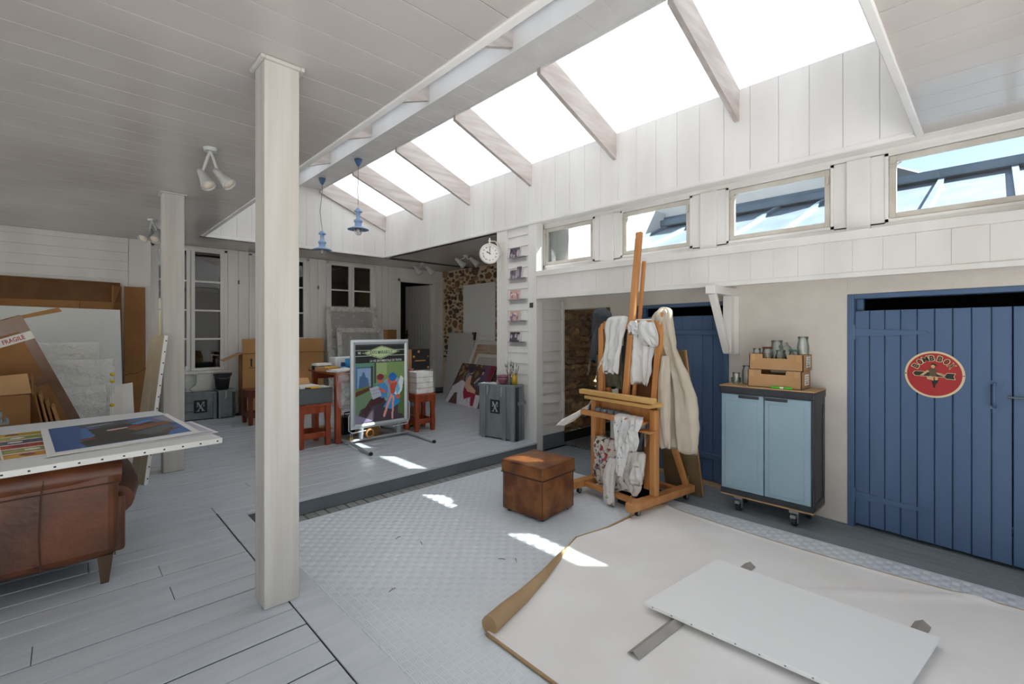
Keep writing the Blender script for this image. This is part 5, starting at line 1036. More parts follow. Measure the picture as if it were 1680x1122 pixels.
for k, (lx, ly, r, h, nm, lab, mt) in enumerate(((0.085, 0.055, 0.034, 0.135, 'yellow_tin', 'yellow tin full of paint brushes on the trunk', tin), (0.065, 0.13, 0.036, 0.1, 'water_jar', 'clear jar holding thin brushes beside the yellow tin', cg))):
    c = WT @ Vector((lx, ly, 0)); t = thing(nm, lab, 'jar', (c.x, c.y, ZT_)); build('body', M().lathe([(0, 0.001), (r, 0.001), (r, h), (r-0.003, h), (r-0.003, 0.005), (0, 0.005)], (c.x, c.y, ZT_), 22), mt, t); build('rim', M().lathe([(r, h-0.006), (r+0.002, h-0.003), (r, h+0.001)], (c.x, c.y, ZT_), 22), mt, t)
    rr = random.Random(5+k)
    for i in range(8):
        a = i*math.pi*2/8+0.3; e = 0.5+0.5*rr.random(); b0 = (c.x+r*0.55*math.cos(a+2.6), c.y+r*0.55*math.sin(a+2.6), ZT_+0.008); hh = 0.21+0.1*rr.random()+(0.08 if i == 3 and k == 0 else 0)
        brush(b0, (c.x+(r*0.75+0.05*e)*math.cos(a), c.y+(r*0.75+0.05*e)*math.sin(a), ZT_+hh), hcol[i], i, ('%s handled paint brush standing in the yellow tin' if k == 0 else '%s handled paint brush standing in the clear water jar') % hnm[i])
# same label inside each jar: give the two sets their own groups
for o in [q for q in bpy.data.objects if q.get('category') == 'brush']: o['group'] = 'brushes in the yellow tin' if 'tin' in o['label'] else 'brushes in the water jar'
c = WT @ Vector((0.06, 0.5, 0)); t, put = slab('paint_palette', 'small palette smeared with turquoise paint on the trunk', 'palette', c.x, c.y, 0.12, 0.16, ZT_+0.0005, 0.006, paperw, 0.4, ['board']); put('paint', M().ell((0.01, 0.0, ZT_+0.009), (0.03, 0.05, 0.006), 14, 6), mat('turquoise_paint', '4aa8b0', 0.3), 0); put('paint', M().ell((-0.03, 0.04, ZT_+0.009), (0.015, 0.02, 0.006), 12, 6), mat('white_paint_blob', 'e8e8e8', 0.3), 0)
c = WT @ Vector((0.03, 0.36, 0)); t, put = slab('paint_rag', 'folded pale rag beside the bowls on the trunk', 'rag', c.x, c.y, 0.07, 0.13, ZT_+0.0005, 0.014, mat('pale_rag', 'c9c4bd', 0.9), 0.2, ['fabric']); put('fold', M().box(-0.03, 0.034, -0.06, 0.05, ZT_+0.0145, ZT_+0.022), mat('pale_rag', 'c9c4bd'), 0.003)
# ---- card rack on the column
acry = glassy('clear_acrylic', (0.93, 0.93, 0.94), (0.8, 0.8, 0.82), 0.05, 0.05, 0.2)
cardm = [('5a4a58', 'b9a6b0', '2e2630'), ('6b5c6b', 'a89aa6', '3a2f3c'), ('c9a296', '8a6f86', 'efe0d8'), ('c7a69b', '77688a', 'ece0da'), ('4e4350', 'b7aeb8', '2c2630')]
lab5 = ['topmost photo card on the white column', 'second photo card from the top on the white column', 'third photo card down, with pinkish tones', 'fourth photo card down, with pinkish tones', 'lowest photo card above the brushes']
zz = [2.60, 2.31, 2.02, 1.73, 1.44]
for i in range(5):
    zb = U+0.145*round((zz[i]-U)/0.145)-0.012
    h = thing('card_holder', ['clear acrylic card ledge, topmost on the column', 'clear acrylic card ledge second from the top', 'clear acrylic card ledge at mid height', 'clear acrylic card ledge fourth from the top', 'clear acrylic card ledge lowest on the column'][i], 'card holder', (4.47, 4.56, zb), group='acrylic card ledges on the column')
    build('back_plate', M().box(4.478, 4.481, 4.40, 4.73, zb-0.05, zb+0.02), acry, h); build('ledge', M().box(4.443, 4.478, 4.40, 4.73, zb, zb+0.004), acry, h); build('lip', M().box(4.443, 4.446, 4.40, 4.73, zb+0.004, zb+0.016), acry, h)
    a, b, d = cardm[i]
    for j, (y1, ww, hh, dz) in enumerate([(4.71, 0.2, 0.145, 0)] if i != 1 else [(4.71, 0.13, 0.13, 0), (4.575, 0.1, 0.17, 0.0)]):
        cvp = Canvas(22, 16, a); rr = random.Random(40+i*3+j)
        for q in range(5): cvp.oval(rr.uniform(0.1, 0.9), rr.uniform(0.35, 0.95), 0.1, 0.22, b, 0.9); cvp.oval(rr.uniform(0.1, 0.9), rr.uniform(0.1, 0.5), 0.07, 0.1, d, 0.9)
        cvp.grain(0.4, i)
        t = thing('photo_card', lab5[i] if i != 1 else ('second row photo card, the wider one nearer the clock' if j == 0 else 'second row photo card, the upright one nearer the pillar'), 'photo', (4.47, y1-ww/2, zb+0.005), group='photo cards on the column')
        build('card', M().prism([(4.453, y1, zb+0.005), (4.453, y1-ww, zb+0.005), (4.475, y1-ww, zb+0.005+hh), (4.475, y1, zb+0.005+hh)], (0.0015, 0, 0)), paperw, t)
        cvp.mesh('photo_face', (4.4742, y1-0.004, zb+0.001+hh), (0, -ww+0.008, 0), (-0.0212, 0, -hh+0.008), t)
t = thing('light_switch', 'small dark square switch on the white pillar', 'switch', (4.47, 4.29, 1.94)); build('plate', M().box(4.462, 4.4705, 4.262, 4.325, 1.91, 1.975), mat('dark_switch', '3c3c3e', 0.4), t, bevel=0.003); build('rocker', M().box(4.457, 4.462, 4.275, 4.312, 1.925, 1.96), mat('dark_rocker', '4a4a4c', 0.4), t, bevel=0.002)
# ---- station clock
ck = thing('station_clock', 'white double faced station clock on a scroll bracket', 'clock', (4.25, 4.9, 2.5))
cD = Vector((4.235, 4.87, 2.665)); fn_ = Vector((-0.62, -0.785, 0)).normalized(); ru = Vector((-fn_.y, fn_.x, 0)); ru = ru if ru.dot(Vector((0.72, -0.69, 0))) > 0 else -ru
cream = mat('cream_enamel', 'd9d2c8', 0.35); facew = mat('clock_face_white', 'eceae4', 0.4)
build('case', M().lathe([(0.0, -0.035), (0.13, -0.035), (0.137, -0.025), (0.142, 0.0), (0.142, 0.03), (0.134, 0.045), (0.124, 0.045), (0.122, 0.032)], cD, 40, 0, fn_), cream, ck)
build('face', M().cyl(cD+fn_*0.028, cD+fn_*0.033, 0.1235, n=40, sm=False), facew, ck)
m = M(); R_ = 0.1
for i, s in enumerate(['XII', 'I', 'II', 'III', 'IV', 'V', 'VI', 'VII', 'VIII', 'IX', 'X', 'XI']):
    a = math.radians(90-30*i); e = ru*math.cos(a)+Zv*math.sin(a); tt = ru*math.sin(a)-Zv*math.cos(a); put_text(m, s, cD+e*R_*0.92+fn_*0.0338, tt, e, None, 0.023, 0.012)
for i in range(60):
    a = math.radians(6*i); e = ru*math.cos(a)+Zv*math.sin(a); tt = ru*math.sin(a)-Zv*math.cos(a); p = cD+e*0.113+fn_*0.0338; m.add([p-tt*0.001-e*0.003, p+tt*0.001-e*0.003, p+tt*0.001+e*0.003, p-tt*0.001+e*0.003], [(0, 1, 2, 3)])
build('numerals', m, black, ck)
for nm, ang, ln, wd in (('hour_hand', 90-300, 0.06, 0.008), ('minute_hand', 90-0, 0.09, 0.005)):
    a = math.radians(ang); e = ru*math.cos(a)+Zv*math.sin(a); s = fn_.cross(e); p = cD+fn_*0.036
    build(nm, M().prism([p-e*0.018-s*wd*0.5, p+e*ln*0.7-s*wd, p+e*ln, p+e*ln*0.7+s*wd, p-e*0.018+s*wd*0.5], fn_*0.0015), black, ck)
build('finial', M().lathe([(0.012, 0.13), (0.02, 0.145), (0.008, 0.155), (0.016, 0.175), (0.02, 0.19), (0.006, 0.2), (0.011, 0.215), (0.0, 0.225)], cD, 14), cream, ck)
ap = Vector((4.462, 4.84, 2.58))
build('bracket_arm', M().tube([cD+Zv*0.175, (4.32, 4.86, 2.85), (4.40, 4.85, 2.82), (4.455, 4.842, 2.72)], 0.007, 8).tube([(4.33, 4.858, 2.845), (4.385, 4.852, 2.78), (4.43, 4.846, 2.77), (4.44, 4.845, 2.80), (4.42, 4.847, 2.82)], 0.005, 8).tube([(4.457, 4.842, 2.72), (4.43, 4.845, 2.67), (4.40, 4.848, 2.66), (4.39, 4.85, 2.69)], 0.005, 8), cream, ck)
build('wall_plate', M().box(4.453, 4.465, 4.825, 4.86, 2.45, 2.87), cream, ck, bevel=0.004)
# ---- leaning things in the rear bay
pw = thing('blank_hardboard', 'large plain white panel standing against the stone wall', 'panel', (6.58, 7.95, U)); build('panel', M().box(6.565, 6.6, 7.38, 8.47, U, 2.64), canvas_w, pw, bevel=0.003)
for k in range(5): build('lower_slat', M().frame((6.565, 0, 0), Yv, Zv, -Xv, (7.385, 8.46), (1.1+k*0.1, 1.197+k*0.1), (0, 0.008), 0.003), white, pw)
def leaner(t, nm, y0, y1, xb, xt, zt, th, mtl, **k): return build(nm, M().prism([(xb, y0, U), (xb, y1, U), (xt, y1, zt), (xt, y0, zt)], (-th, 0, 0)), mtl, t, **k)
gb = thing('grey_board', 'tall pale grey board with a brown corner guard, leaning by the stones', 'board', (6.36, 8.5, U)); leaner(gb, 'panel', 8.0, 8.95, 6.36, 6.545, 1.56, 0.02, mat('pale_grey_board', 'bdbab4', 0.6))
build('corner_guard', M().prism([(6.518, 7.985, 1.57), (6.518, 8.09, 1.57), (6.518, 8.09, 1.54), (6.500, 8.025, 1.50), (6.49, 8.025, 1.4), (6.49, 7.985, 1.4)], (0.04, 0, 0)), mat('brown_guard', '4a3a2e', 0.7), gb)
def frame_lean(lab, y0, y1, xb, xt, zt, w_, picm):
    t = thing('picture_frame', lab, 'picture frame', (xb, (y0+y1)/2, U), group='white frames leaning in the rear bay'); d = Vector((xt-xb, 0, zt-U)); P = lambda s, q: Vector((xb, y0+(y1-y0)*s, U))+d*q; L_ = d.length; wy, wz = w_/(y1-y0), w_/L_; m = M()
    for (a, b, c, e) in ((0, 1, 0, wz), (0, 1, 1-wz, 1), (0, wy, wz, 1-wz), (1-wy, 1, wz, 1-wz)): m.prism([P(a, c), P(b, c), P(b, e), P(a, e)], (-0.03, 0, 0))
    build('frame', m, mat('cream_frame', 'd6cfc6', 0.5), t, bevel=0.004); build('picture', M().prism([P(wy, wz), P(1-wy, wz), P(1-wy, 1-wz), P(wy, 1-wz)], (-0.012, 0, 0)), picm, t); return t
frame_lean('taller cream frame leaning behind the figure painting', 6.75, 7.9, 5.97, 6.50, 1.39, 0.085, mat('faded_picture', 'b9aa98', 0.5, 'b08c70', 5, (1, 0.6, 3)))
frame_lean('shorter cream frame leaning just behind the figure painting', 6.72, 7.62, 5.87, 6.32, 1.12, 0.07, mat('pale_picture', 'bdb8b2', 0.5))
fp = thing('figure_painting', 'canvas painting of a seated draped figure, red and white, leaning', 'painting', (5.62, 7.3, U)); A0, A1 = Vector((5.68, 7.94, U)), Vector((5.56, 6.70, U)); dl = Vector((0.46, 0, 0.77)); nrm = (A1-A0).cross(dl).normalized(); nrm = -nrm if nrm.x > 0 else nrm
build('stretcher', M().prism([A0, A1, A1+dl, A0+dl], -nrm*0.02), mat('canvas_edge_dark', '3a2f2c', 0.7), fp)
g = Canvas(110, 80, '4a3a34'); rr = random.Random(9)
for q in range(46):
    x_, y_ = rr.uniform(0.05, 0.75), rr.uniform(0, 0.45); g.oval(x_, y_, rr.uniform(0.01, 0.03), rr.uniform(0.03, 0.08), rr.choice(['8a6a42', '6b4f38', '2a2226', 'b08a58']), 0.9, rr.uniform(-0.5, 0.5))
g.poly([(0.66, 0), (1, 0), (1, 0.6), (0.7, 0.55)], '6f4a66').poly([(0.86, 0), (0.97, 0), (1, 0.45), (0.9, 0.5)], '8a2038')
g.poly([(0, 1), (0.02, 0.6), (0.22, 0.42), (0.42, 0.5), (0.6, 0.7), (0.9, 0.72), (0.95, 1)], 'd2ccd0').poly([(0.1, 1), (0.16, 0.75), (0.24, 0.74), (0.36, 1)], '5a4034')
for q in range(12): x_ = rr.uniform(0.1, 0.85); g.line([(x_, rr.uniform(0.72, 0.8)), (x_+0.06, rr.uniform(0.85, 0.98))], 0.008, '8f8a94', 0.8)
g.poly([(0.32, 0.3), (0.44, 0.28), (0.5, 0.5), (0.72, 0.62), (0.74, 0.72), (0.5, 0.68), (0.36, 0.58)], 'd8a68c').oval(0.4, 0.2, 0.045, 0.06, 'dcae94').oval(0.37, 0.15, 0.085, 0.085, '3a3448').poly([(0.28, 0.28), (0.34, 0.2), (0.38, 0.3), (0.3, 0.45)], '7a7e96').poly([(0.36, 0.56), (0.5, 0.67), (0.76, 0.7), (0.82, 0.98), (0.74, 0.98), (0.66, 0.78), (0.5, 0.86), (0.4, 0.72)], '9a2440')
g.poly([(0.62, 0.3), (0.74, 0.24), (0.8, 0.45), (0.66, 0.56), (0.58, 0.45)], '4d5068').oval(0.7, 0.17, 0.05, 0.07, '2c2630').oval(0.72, 0.2, 0.03, 0.04, 'c79a86').line([(0.6, 0.45), (0.68, 0.33)], 0.04, 'd0a088')
g.grain(0.25, 2); g.mesh('painted_face', A0+dl+nrm*0.0012, A1-A0, -dl, fp)
# ---- lights
lampw = mat('white_lamp_metal', 'b9bab8', 0.4); bulb = mat('frosted_bulb', 'd9cbb8', 0.25)
def twin_spot(lab, c, arms, heads, grp='white twin spotlights', drop=0.0):
    t = thing('twin_spotlight', lab, 'spotlight', c, group=grp); c = Vector(c)
    build('ceiling_plate', M().cyl(c, c-Zv*0.025, 0.05, 0.045, 20), lampw, t); prev = c-Zv*0.025
    for (j, d, s) in heads:
        j = c+Vector(j); d = Vector(d).normalized()
        build('arm', M().tube([prev, prev-Zv*0.04+Vector((j.x-c.x, j.y-c.y, 0))*0.3, j], 0.011, 8), lampw, t)
        h = build('lamp_head', M().lathe([(0.0, -0.045*s), (0.024*s, -0.04*s), (0.03*s, -0.0), (0.036*s, 0.05*s), (0.052*s, 0.12*s), (0.054*s, 0.135*s), (0.049*s, 0.135*s), (0.044*s, 0.115*s)], j, 20, 0, d), lampw, t)
        build('bulb', M().lathe([(0.046*s, 0.118*s), (0.04*s, 0.128*s), (0.02*s, 0.136*s), (0, 0.138*s)], j, 18, 0, d), bulb, h)
twin_spot('white twin spotlight on the boarded ceiling nearest the viewer', (0.82, 4.27, H), 0, [((-0.05, 0.04, -0.20), (0.22, -0.42, -0.72), 0.95), ((0.05, -0.02, -0.19), (0.42, -0.42, -0.6), 0.95)])
twin_spot('white twin spotlight beside the rear post', (0.80, 7.5, H), 0, [((-0.03, 0, -0.17), (-0.4, -0.4, -0.6), 1.1), ((0.06, -0.04, -0.17), (-0.25, -0.45, -0.6), 1.1)])
twin_spot('white twin spotlight in front of the rear grey door', (5.42, 8.40, H), 0, [((-0.12, 0.05, -0.1), (0.35, -0.6, -0.7), 1.25), ((0.10, -0.06, -0.1), (0.35, -0.6, -0.7), 1.25)])
twin_spot('white twin spotlight partly behind the clock', (5.45, 6.95, H), 0, [((-0.13, 0.08, -0.1), (0.4, -0.6, -0.65), 1.2), ((0.1, -0.06, -0.08), (0.4, -0.6, -0.65), 1.2)])
pb = mat('blue_enamel', '86a0c2', 0.35); pbd = mat('blue_cap', '3f5f86', 0.4); wirem = mat('grey_flex', '6a6560', 0.6)
for (cx, cy, zt, lab, bend) in ((2.99, 7.55, 2.975, 'blue enamel pendant lamp nearest the rear gable', 0.03), (3.03, 6.35, 3.12, 'blue enamel pendant lamp nearer the viewer under the skylight', 0.008)):
    t = thing('pendant_lamp', lab, 'pendant lamp', (cx, cy, 4.06), group='blue pendant lamps under the skylight'); z = zt
    build('canopy', M().lathe([(0.0, 4.06), (0.056, 4.058), (0.05, 4.03), (0.028, 3.985), (0.012, 3.96), (0.0, 3.958)], (cx, cy, 0), 24), pbd, t)
    build('cord', M().tube([(cx, cy, 3.96), (cx, cy, 3.85), (cx-bend, cy+bend*0.5, z+0.30+(3.9-z-0.3)*0.4), (cx-bend*0.5, cy, z+0.36), (cx, cy, z+0.28)], 0.0045, 8), wirem, t)
    build('hook', M().cyl((cx, cy, z+0.235), (cx, cy, z+0.29), 0.008, n=8), steel, t)
    build('lamp_body', M().lathe([(0.0, 0.24), (0.02, 0.238), (0.052, 0.205), (0.058, 0.19), (0.055, 0.182), (0.03, 0.178), (0.03, 0.09), (0.055, 0.07), (0.064, 0.055), (0.06, 0.04), (0.048, 0.035), (0.048, -0.02), (0.058, -0.028)], (cx, cy, z), 28), pb, t)
    build('shade', M().lathe([(0.05, -0.02), (0.075, -0.03), (0.14, -0.06), (0.148, -0.068), (0.14, -0.07), (0.07, -0.045), (0.045, -0.045)], (cx, cy, z), 36), pb, t)
    build('glass_cover', M().lathe([(0.052, -0.05), (0.056, -0.075), (0.05, -0.11), (0.03, -0.14), (0.0, -0.15)], (cx, cy, z), 24), cg, t)
    build('bulb', M().ell((cx, cy, z-0.09), (0.024, 0.024, 0.035), 14, 9), bulb, t)
    m = M()
    for i in range(6): a = i*math.pi/3; m.tube([(cx+0.058*math.cos(a), cy+0.058*math.sin(a), z-0.045), (cx+0.06*math.cos(a), cy+0.06*math.sin(a), z-0.085), (cx+0.03*math.cos(a), cy+0.03*math.sin(a), z-0.148)], 0.0018, 5)
    build('wire_guard', m, steel, t)
# ---- leather cube
ot = thing('leather_ottoman', 'worn tan leather storage cube on the tread plate', 'ottoman', (3.06, 2.855, 0.0), math.radians(4))
WOt = wm(ot)
def ol(m): m.v = [tuple(WOt @ Vector(p)) for p in m.v]; return m
build('body', ol(M().box(-0.222, 0.222, -0.222, 0.222, 0.022, 0.345)), leather2, ot, bevel=0.012, seg=3)
m = M()
def lid(a, b): return (-0.237+0.474*a, -0.237+0.474*b, 0.458+0.018*math.sin(math.pi*a)*math.sin(math.pi*b)+0.004*noise.noise(Vector((a*4, b*4, 1))))
m.box(-0.237, 0.237, -0.237, 0.237, 0.352, 0.458); build('lid', ol(m), leather2, ot, bevel=0.014, seg=3)
build('lid_cushion', ol(M().grid(lid, 18, 18)), leather2, ot)
m = M()
for z, s in ((0.352, 0.236), (0.345, 0.224)): m.tube([(-s, -s, z), (s, -s, z), (s, s, z), (-s, s, z), (-s, -s, z)], 0.004, 6)
for sx, sy in ((-1, -1), (1, -1), (-1, 1), (1, 1)): m.tube([(sx*0.2215, sy*0.2215, 0.03), (sx*0.2215, sy*0.2215, 0.34)], 0.004, 6)
build('piping', ol(m), seam_m, ot)
for sx, sy in ((-1, -1), (1, -1), (-1, 1), (1, 1)): build('foot', ol(M().cyl((sx*0.18, sy*0.18, 0.003), (sx*0.18, sy*0.18, 0.024), 0.02, n=12)), blackm, ot)
# ---- cabinet on casters
cb = thing('utility_cabinet', 'pale blue two door plastic cabinet with dark frame, on casters', 'cabinet', (4.45, 1.38, 0.0))
dk = mat('charcoal_plastic', '34353a', 0.45, '2d2e33', 8, bump=0.05, bscale=60); lb = mat('pale_blue_plastic', '93abb8', 0.5, '8ba4b2', 3, bump=0.04, bscale=50)
ply = mat('plywood_edge', 'b5946c', 0.6, 'a5845c', 12, (1, 1, 6))
YA, YB, XF, XBk = 1.022, 1.74, 4.285, 4.625
m = M(); m.box(XF+0.02, XBk, YA, YA+0.02, 0.15, 1.10).box(XF+0.02, XBk, YB-0.02, YB, 0.15, 1.10).box(XBk-0.02, XBk, YA, YB, 0.15, 1.10).box(XF+0.02, XBk, YA, YB, 0.15, 0.18); build('carcass', m, dk, cb)
m = M(); m.box(XF, XF+0.03, YA-0.004, YA+0.012, 0.15, 1.07).box(XF+0.03, XBk, YA-0.008, YA, 0.15, 0.21).box(XF+0.03, XBk, YA-0.008, YA, 0.99, 1.07).box(XF+0.03, XF+0.08, YA-0.008, YA, 0.21, 0.99).box(XBk-0.05, XBk, YA-0.008, YA, 0.21, 0.99); build('side_frame', m, dk, cb, bevel=0.004)
build('top', M().box(XF-0.012, XBk+0.004, YA-0.014, YB+0.01, 1.045, 1.106), dk, cb, bevel=0.008)
build('top_board', M().box(XF-0.006, XBk+0.006, YA-0.016, YB+0.012, 1.107, 1.117), ply, cb); build('bottom_board', M().box(XF-0.002, XBk, YA-0.006, YB+0.004, 0.136, 0.149), ply, cb); build('plinth', M().box(XF-0.006, XF+0.02, YA-0.002, YB+0.002, 0.15, 0.195), dk, cb, bevel=0.004)
for i, (a, b) in enumerate(((1.386, YB-0.004), (YA+0.014, 1.378))):
    d = build('door', M().frame((XF+0.012, 0, 0), Yv, Zv, -Xv, (a, b), (0.197, 1.042), (-0.012, 0.016), 0.006), lb, cb)
    build('door_panel', M().frame((XF-0.004, 0, 0), Yv, Zv, -Xv, (a+0.045, b-0.035), (0.225, 0.985), (0, 0.004), 0.003), lb, d)
    h0, h1 = (1.42, 1.585) if i == 0 else (1.20, 1.372)
    build('handle', M().box(XF-0.016, XF-0.002, h0, h1, 1.012, 1.036), dk, d, bevel=0.004)
for (xx, yy) in ((4.335, 1.60), (4.325, 1.16), (4.58, 1.12), (4.58, 1.64)):
    w_ = build('caster', M().cyl((xx, yy-0.017, 0.047), (xx, yy+0.017, 0.047), 0.044, n=20), mat('black_rubber', '202022', 0.6), cb)
    build('fork', M().box(xx-0.02, xx+0.02, yy-0.026, yy-0.021, 0.03, 0.112).box(xx-0.02, xx+0.02, yy+0.021, yy+0.026, 0.03, 0.112).box(xx-0.034, xx+0.034, yy-0.034, yy+0.034, 0.11, 0.135), zinch, w_, bevel=0.002)
    if xx < 4.4: build('brake', M().box(xx-0.06, xx-0.02, yy-0.02, yy+0.02, 0.075, 0.1), zinch, w_, bevel=0.003)
m = M().box(4.285-0.0055, 4.285-0.004, 1.11, 1.14, 0.935, 0.945).box(4.285-0.0055, 4.285-0.004, 1.27, 1.28, 0.72, 0.726); build('paint_fleck', m, paperw, cb)
# ---- fruit trays and jars on the cabinet
CT = 1.1175
def tray(lab, x0, x1, y0, y1, z0, h, low):
    t = thing('cardboard_tray', lab, 'tray', ((x0+x1)/2, (y0+y1)/2, z0), group='cardboard trays on the cabinet'); k = 0.006; m = M()
    kt = mat('tray_cardboard', 'b78f66', 0.8, 'a98259', 3, bump=0.05, bscale=40)
    build('base', M().box(x0, x1, y0, y1, z0, z0+0.004), kt, t)
    ya, yb = y0+(y1-y0)*0.28, y0+(y1-y0)*0.74
    for xx, nm in ((x0, 'front'), (x1-k, 'rear')):
        mm = M().box(xx, xx+k, y0, y1, z0, z0+h-0.035).box(xx, xx+k, y0, ya, z0+h-0.035, z0+h).box(xx, xx+k, yb, y1, z0+h-0.035, z0+h); build(nm+'_panel', mm, kt, t)
    mm = M().box(x0, x1, y0, y0+k, z0, z0+h).box(x0, x1, y1-k, y1, z0, z0+h); build('end_panel', mm, kt, t)
    for yy in (y0+0.015, y1-0.05): build('corner_tab', M().box(x0-0.003, x0, yy, yy+0.035, z0+h-0.055, z0+h), kraftl, t)
    build('paper_label', M().box(x0+0.09, x0+0.2, y0-0.0015, y0, z0+0.03, z0+0.12), paperw, t)
    mm = M(); rr = random.Random(int(z0*100))
    for r in range(4):
        for c in range(5):
            if rr.random() < 0.75: mm.box(x0+0.098+c*0.019, x0+0.098+c*0.019+0.015*rr.uniform(0.4, 1), y0-0.0022, y0-0.0015, z0+0.04+r*0.02, z0+0.046+r*0.02+0.006*(r == 0))
    build('label_print', mm, mat('label_ink', '55565e', 0.6), t); return t
tray('lower kraft cardboard tray with a dark hand slot on the cabinet', 4.325, 4.575, 1.11, 1.525, CT+0.0005, 0.148, 0)
tray('upper kraft cardboard tray heaped with empty jars', 4.33, 4.58, 1.10, 1.515, CT+0.15, 0.135, 1)
cg2 = glassy('jar_glass', (0.97, 0.985, 0.98), (0.74, 0.82, 0.78), 0.05, 0.03, 0.3)
def jar(lab, c, r, h, ax=(0, 0, 1), lidm=None, neck=0.82, grp='empty glass jars in the upper tray'):
    t = thing('glass_jar', lab, 'jar', c, group=grp); c = Vector(c); A = Vector(ax).normalized()
    build('body', M().lathe([(0, 0.002), (r*0.85, 0.002), (r, 0.012), (r, h*0.72), (r*neck, h*0.86), (r*neck, h), (r*neck-0.003, h), (r*neck-0.003, h*0.86), (r-0.004, h*0.7), (r-0.004, 0.016), (r*0.8, 0.008), (0, 0.008)], c, 24, 0, A), cg2, t)
    build('rim', M().lathe([(r*neck, h*0.93), (r*neck+0.003, h*0.95), (r*neck+0.003, h*0.99), (r*neck, h*1.005)], c, 24, 0, A), cg2, t)
    if lidm: build('lid', M().lathe([(0, h+0.001), (r*neck+0.004, h+0.001), (r*neck+0.005, h-0.015), (r*neck+0.004, h-0.016)], c, 24, 0, A), lidm, t)
    return t
ZB = CT+0.155
rl = mat('dark_red_lid', '5a2a28', 0.4, metal=0.3); gl_ = mat('dark_green_lid', '2f5a48', 0.4)
jar('empty glass jar with a dark red lid in the upper tray', (4.385, 1.385, ZB), 0.045, 0.19, lidm=rl)
jar('small empty glass jar at the far end of the upper tray', (4.40, 1.475, ZB), 0.036, 0.175)
jar('squat glass jar at the front of the upper tray', (4.40, 1.285, ZB), 0.042, 0.165)
jar('tallest glass jar at the back of the upper tray', (4.50, 1.345, ZB), 0.052, 0.245)
jar('glass jar with a dark green lid in the upper tray', (4.40, 1.185, ZB), 0.042, 0.17, lidm=gl_)
jar('glass jar lying tilted over the green lidded jar', (4.50, 1.235, ZB+0.09), 0.045, 0.14, (0.2, 0.5, 0.84))
jar('upright glass jar perched high at the near end of the upper tray', (4.48, 1.14, ZB), 0.045, 0.28)
jar('low glass dish in the far back of the upper tray', (4.53, 1.46, ZB), 0.042, 0.09)
jar('large preserving jar standing on the cabinet top beside the trays', (4.45, 1.575, CT), 0.042, 0.17, grp='jars on the cabinet top')
jar('small tumbler standing in front of the preserving jar', (4.41, 1.655, CT), 0.03, 0.105, neck=1.0, grp='jars on the cabinet top')
jar('low glass dish on the far corner of the cabinet top', (4.50, 1.69, CT), 0.042, 0.05, neck=1.0, grp='jars on the cabinet top')
t = thing('green_marker', 'bright green marker pen lying on the cabinet edge', 'marker', (4.30, 1.24, CT)); gmk = mat('bright_green', '3fc01e', 0.4)
build('barrel', M().cyl((4.298, 1.17, CT+0.009), (4.300, 1.235, CT+0.009), 0.0085, n=12), gmk, t); build('cap', M().cyl((4.301, 1.262, CT+0.009), (4.304, 1.33, CT+0.009), 0.0088, n=12), gmk, t); build('band', M().cyl((4.300, 1.235, CT+0.009), (4.301, 1.262, CT+0.009), 0.0083, n=12), paperw, t)
# ---- round metal sign
sg = thing('round_sign', 'round red metal sign lettered in an arch, screwed to the blue door', 'sign', tuple(wp(0.335, 1.28, -0.013)))
SU, SC_ = -WU, wp(0.333, 1.28, -0.0125)
def sp(a, b, n): return SC_+SU*a+Zv*b+WN*n
def disc(rx, ry, n0, n1): return M().prism([sp(rx*math.cos(q*math.pi/28), ry*math.sin(q*math.pi/28), n0) for q in range(56)], WN*(n1-n0))
build('plate', disc(0.168, 0.171, 0.0, 0.003), mat('cream_sign', 'd9c6a0', 0.4), sg); build('red_field', disc(0.154, 0.157, 0.003, 0.0036), mat('red_sign', 'a8292b', 0.4), sg)
build('screw', M().cyl(sp(-0.161, 0.0, 0.003), sp(-0.161, 0.0, 0.006), 0.004), black, sg); build('screw', M().cyl(sp(0.161, 0.0, 0.003), sp(0.161, 0.0, 0.006), 0.004), black, sg)
crm = mat('sign_cream_ink', 'cbbf94', 0.4); dki = mat('sign_dark_ink', '20241f', 0.4); skin = mat('sign_skin_ink', 'c9a878', 0.4); olive = mat('sign_olive_ink', '5a4a34', 0.4)
mc, mb = M(), M()
for ch, deg in (('B', 150), ('O', 132), ('M', 113.5), ('B', 95), ('B', 73), ('O', 53), ('X', 35)):
    a = math.radians(deg); e = (math.cos(a)*0.118, math.sin(a)*0.120); ur = SU*math.sin(a)-Zv*math.cos(a); vr = SU*math.cos(a)+Zv*math.sin(a)
    put_text(mc, ch, sp(e[0], e[1], 0.0040), ur, vr, 0.042 if ch == 'M' else 0.036, 0.047, 0.05); put_text(mb, ch, sp(e[0], e[1], 0.0046), ur, vr, 0.033 if ch == 'M' else 0.026, 0.038, 0.02)
build('lettering', mc, crm, sg); build('lettering', mb, dki, sg)
def flat(pts, n, mtl, nm):
    s = 0.33/1100; m = M(); P = [sp((x-665)*s, (560-y)*s, n) for x, y in pts]; m.add(P, [tuple(range(len(P)))[::-1]]); return build(nm, m, mtl, sg)
ovl = lambda x, y, rx, ry, k=20: [(x+rx*math.cos(2*math.pi*i/k), y+ry*math.sin(2*math.pi*i/k)) for i in range(k)]
flat([(262, 545), (300, 488), (420, 488), (620, 500), (820, 525), (870, 560), (900, 505), (1065, 508), (1035, 585), (1060, 665), (895, 660), (860, 620), (640, 620), (420, 615), (300, 610)], 0.0040, crm, 'bomb_outline')
flat([(275, 548), (310, 498), (420, 498), (620, 510), (820, 535), (872, 580), (905, 518), (1050, 520), (1022, 585), (1045, 652), (900, 648), (860, 608), (640, 608), (420, 603), (310, 598)], 0.0043, dki, 'bomb')
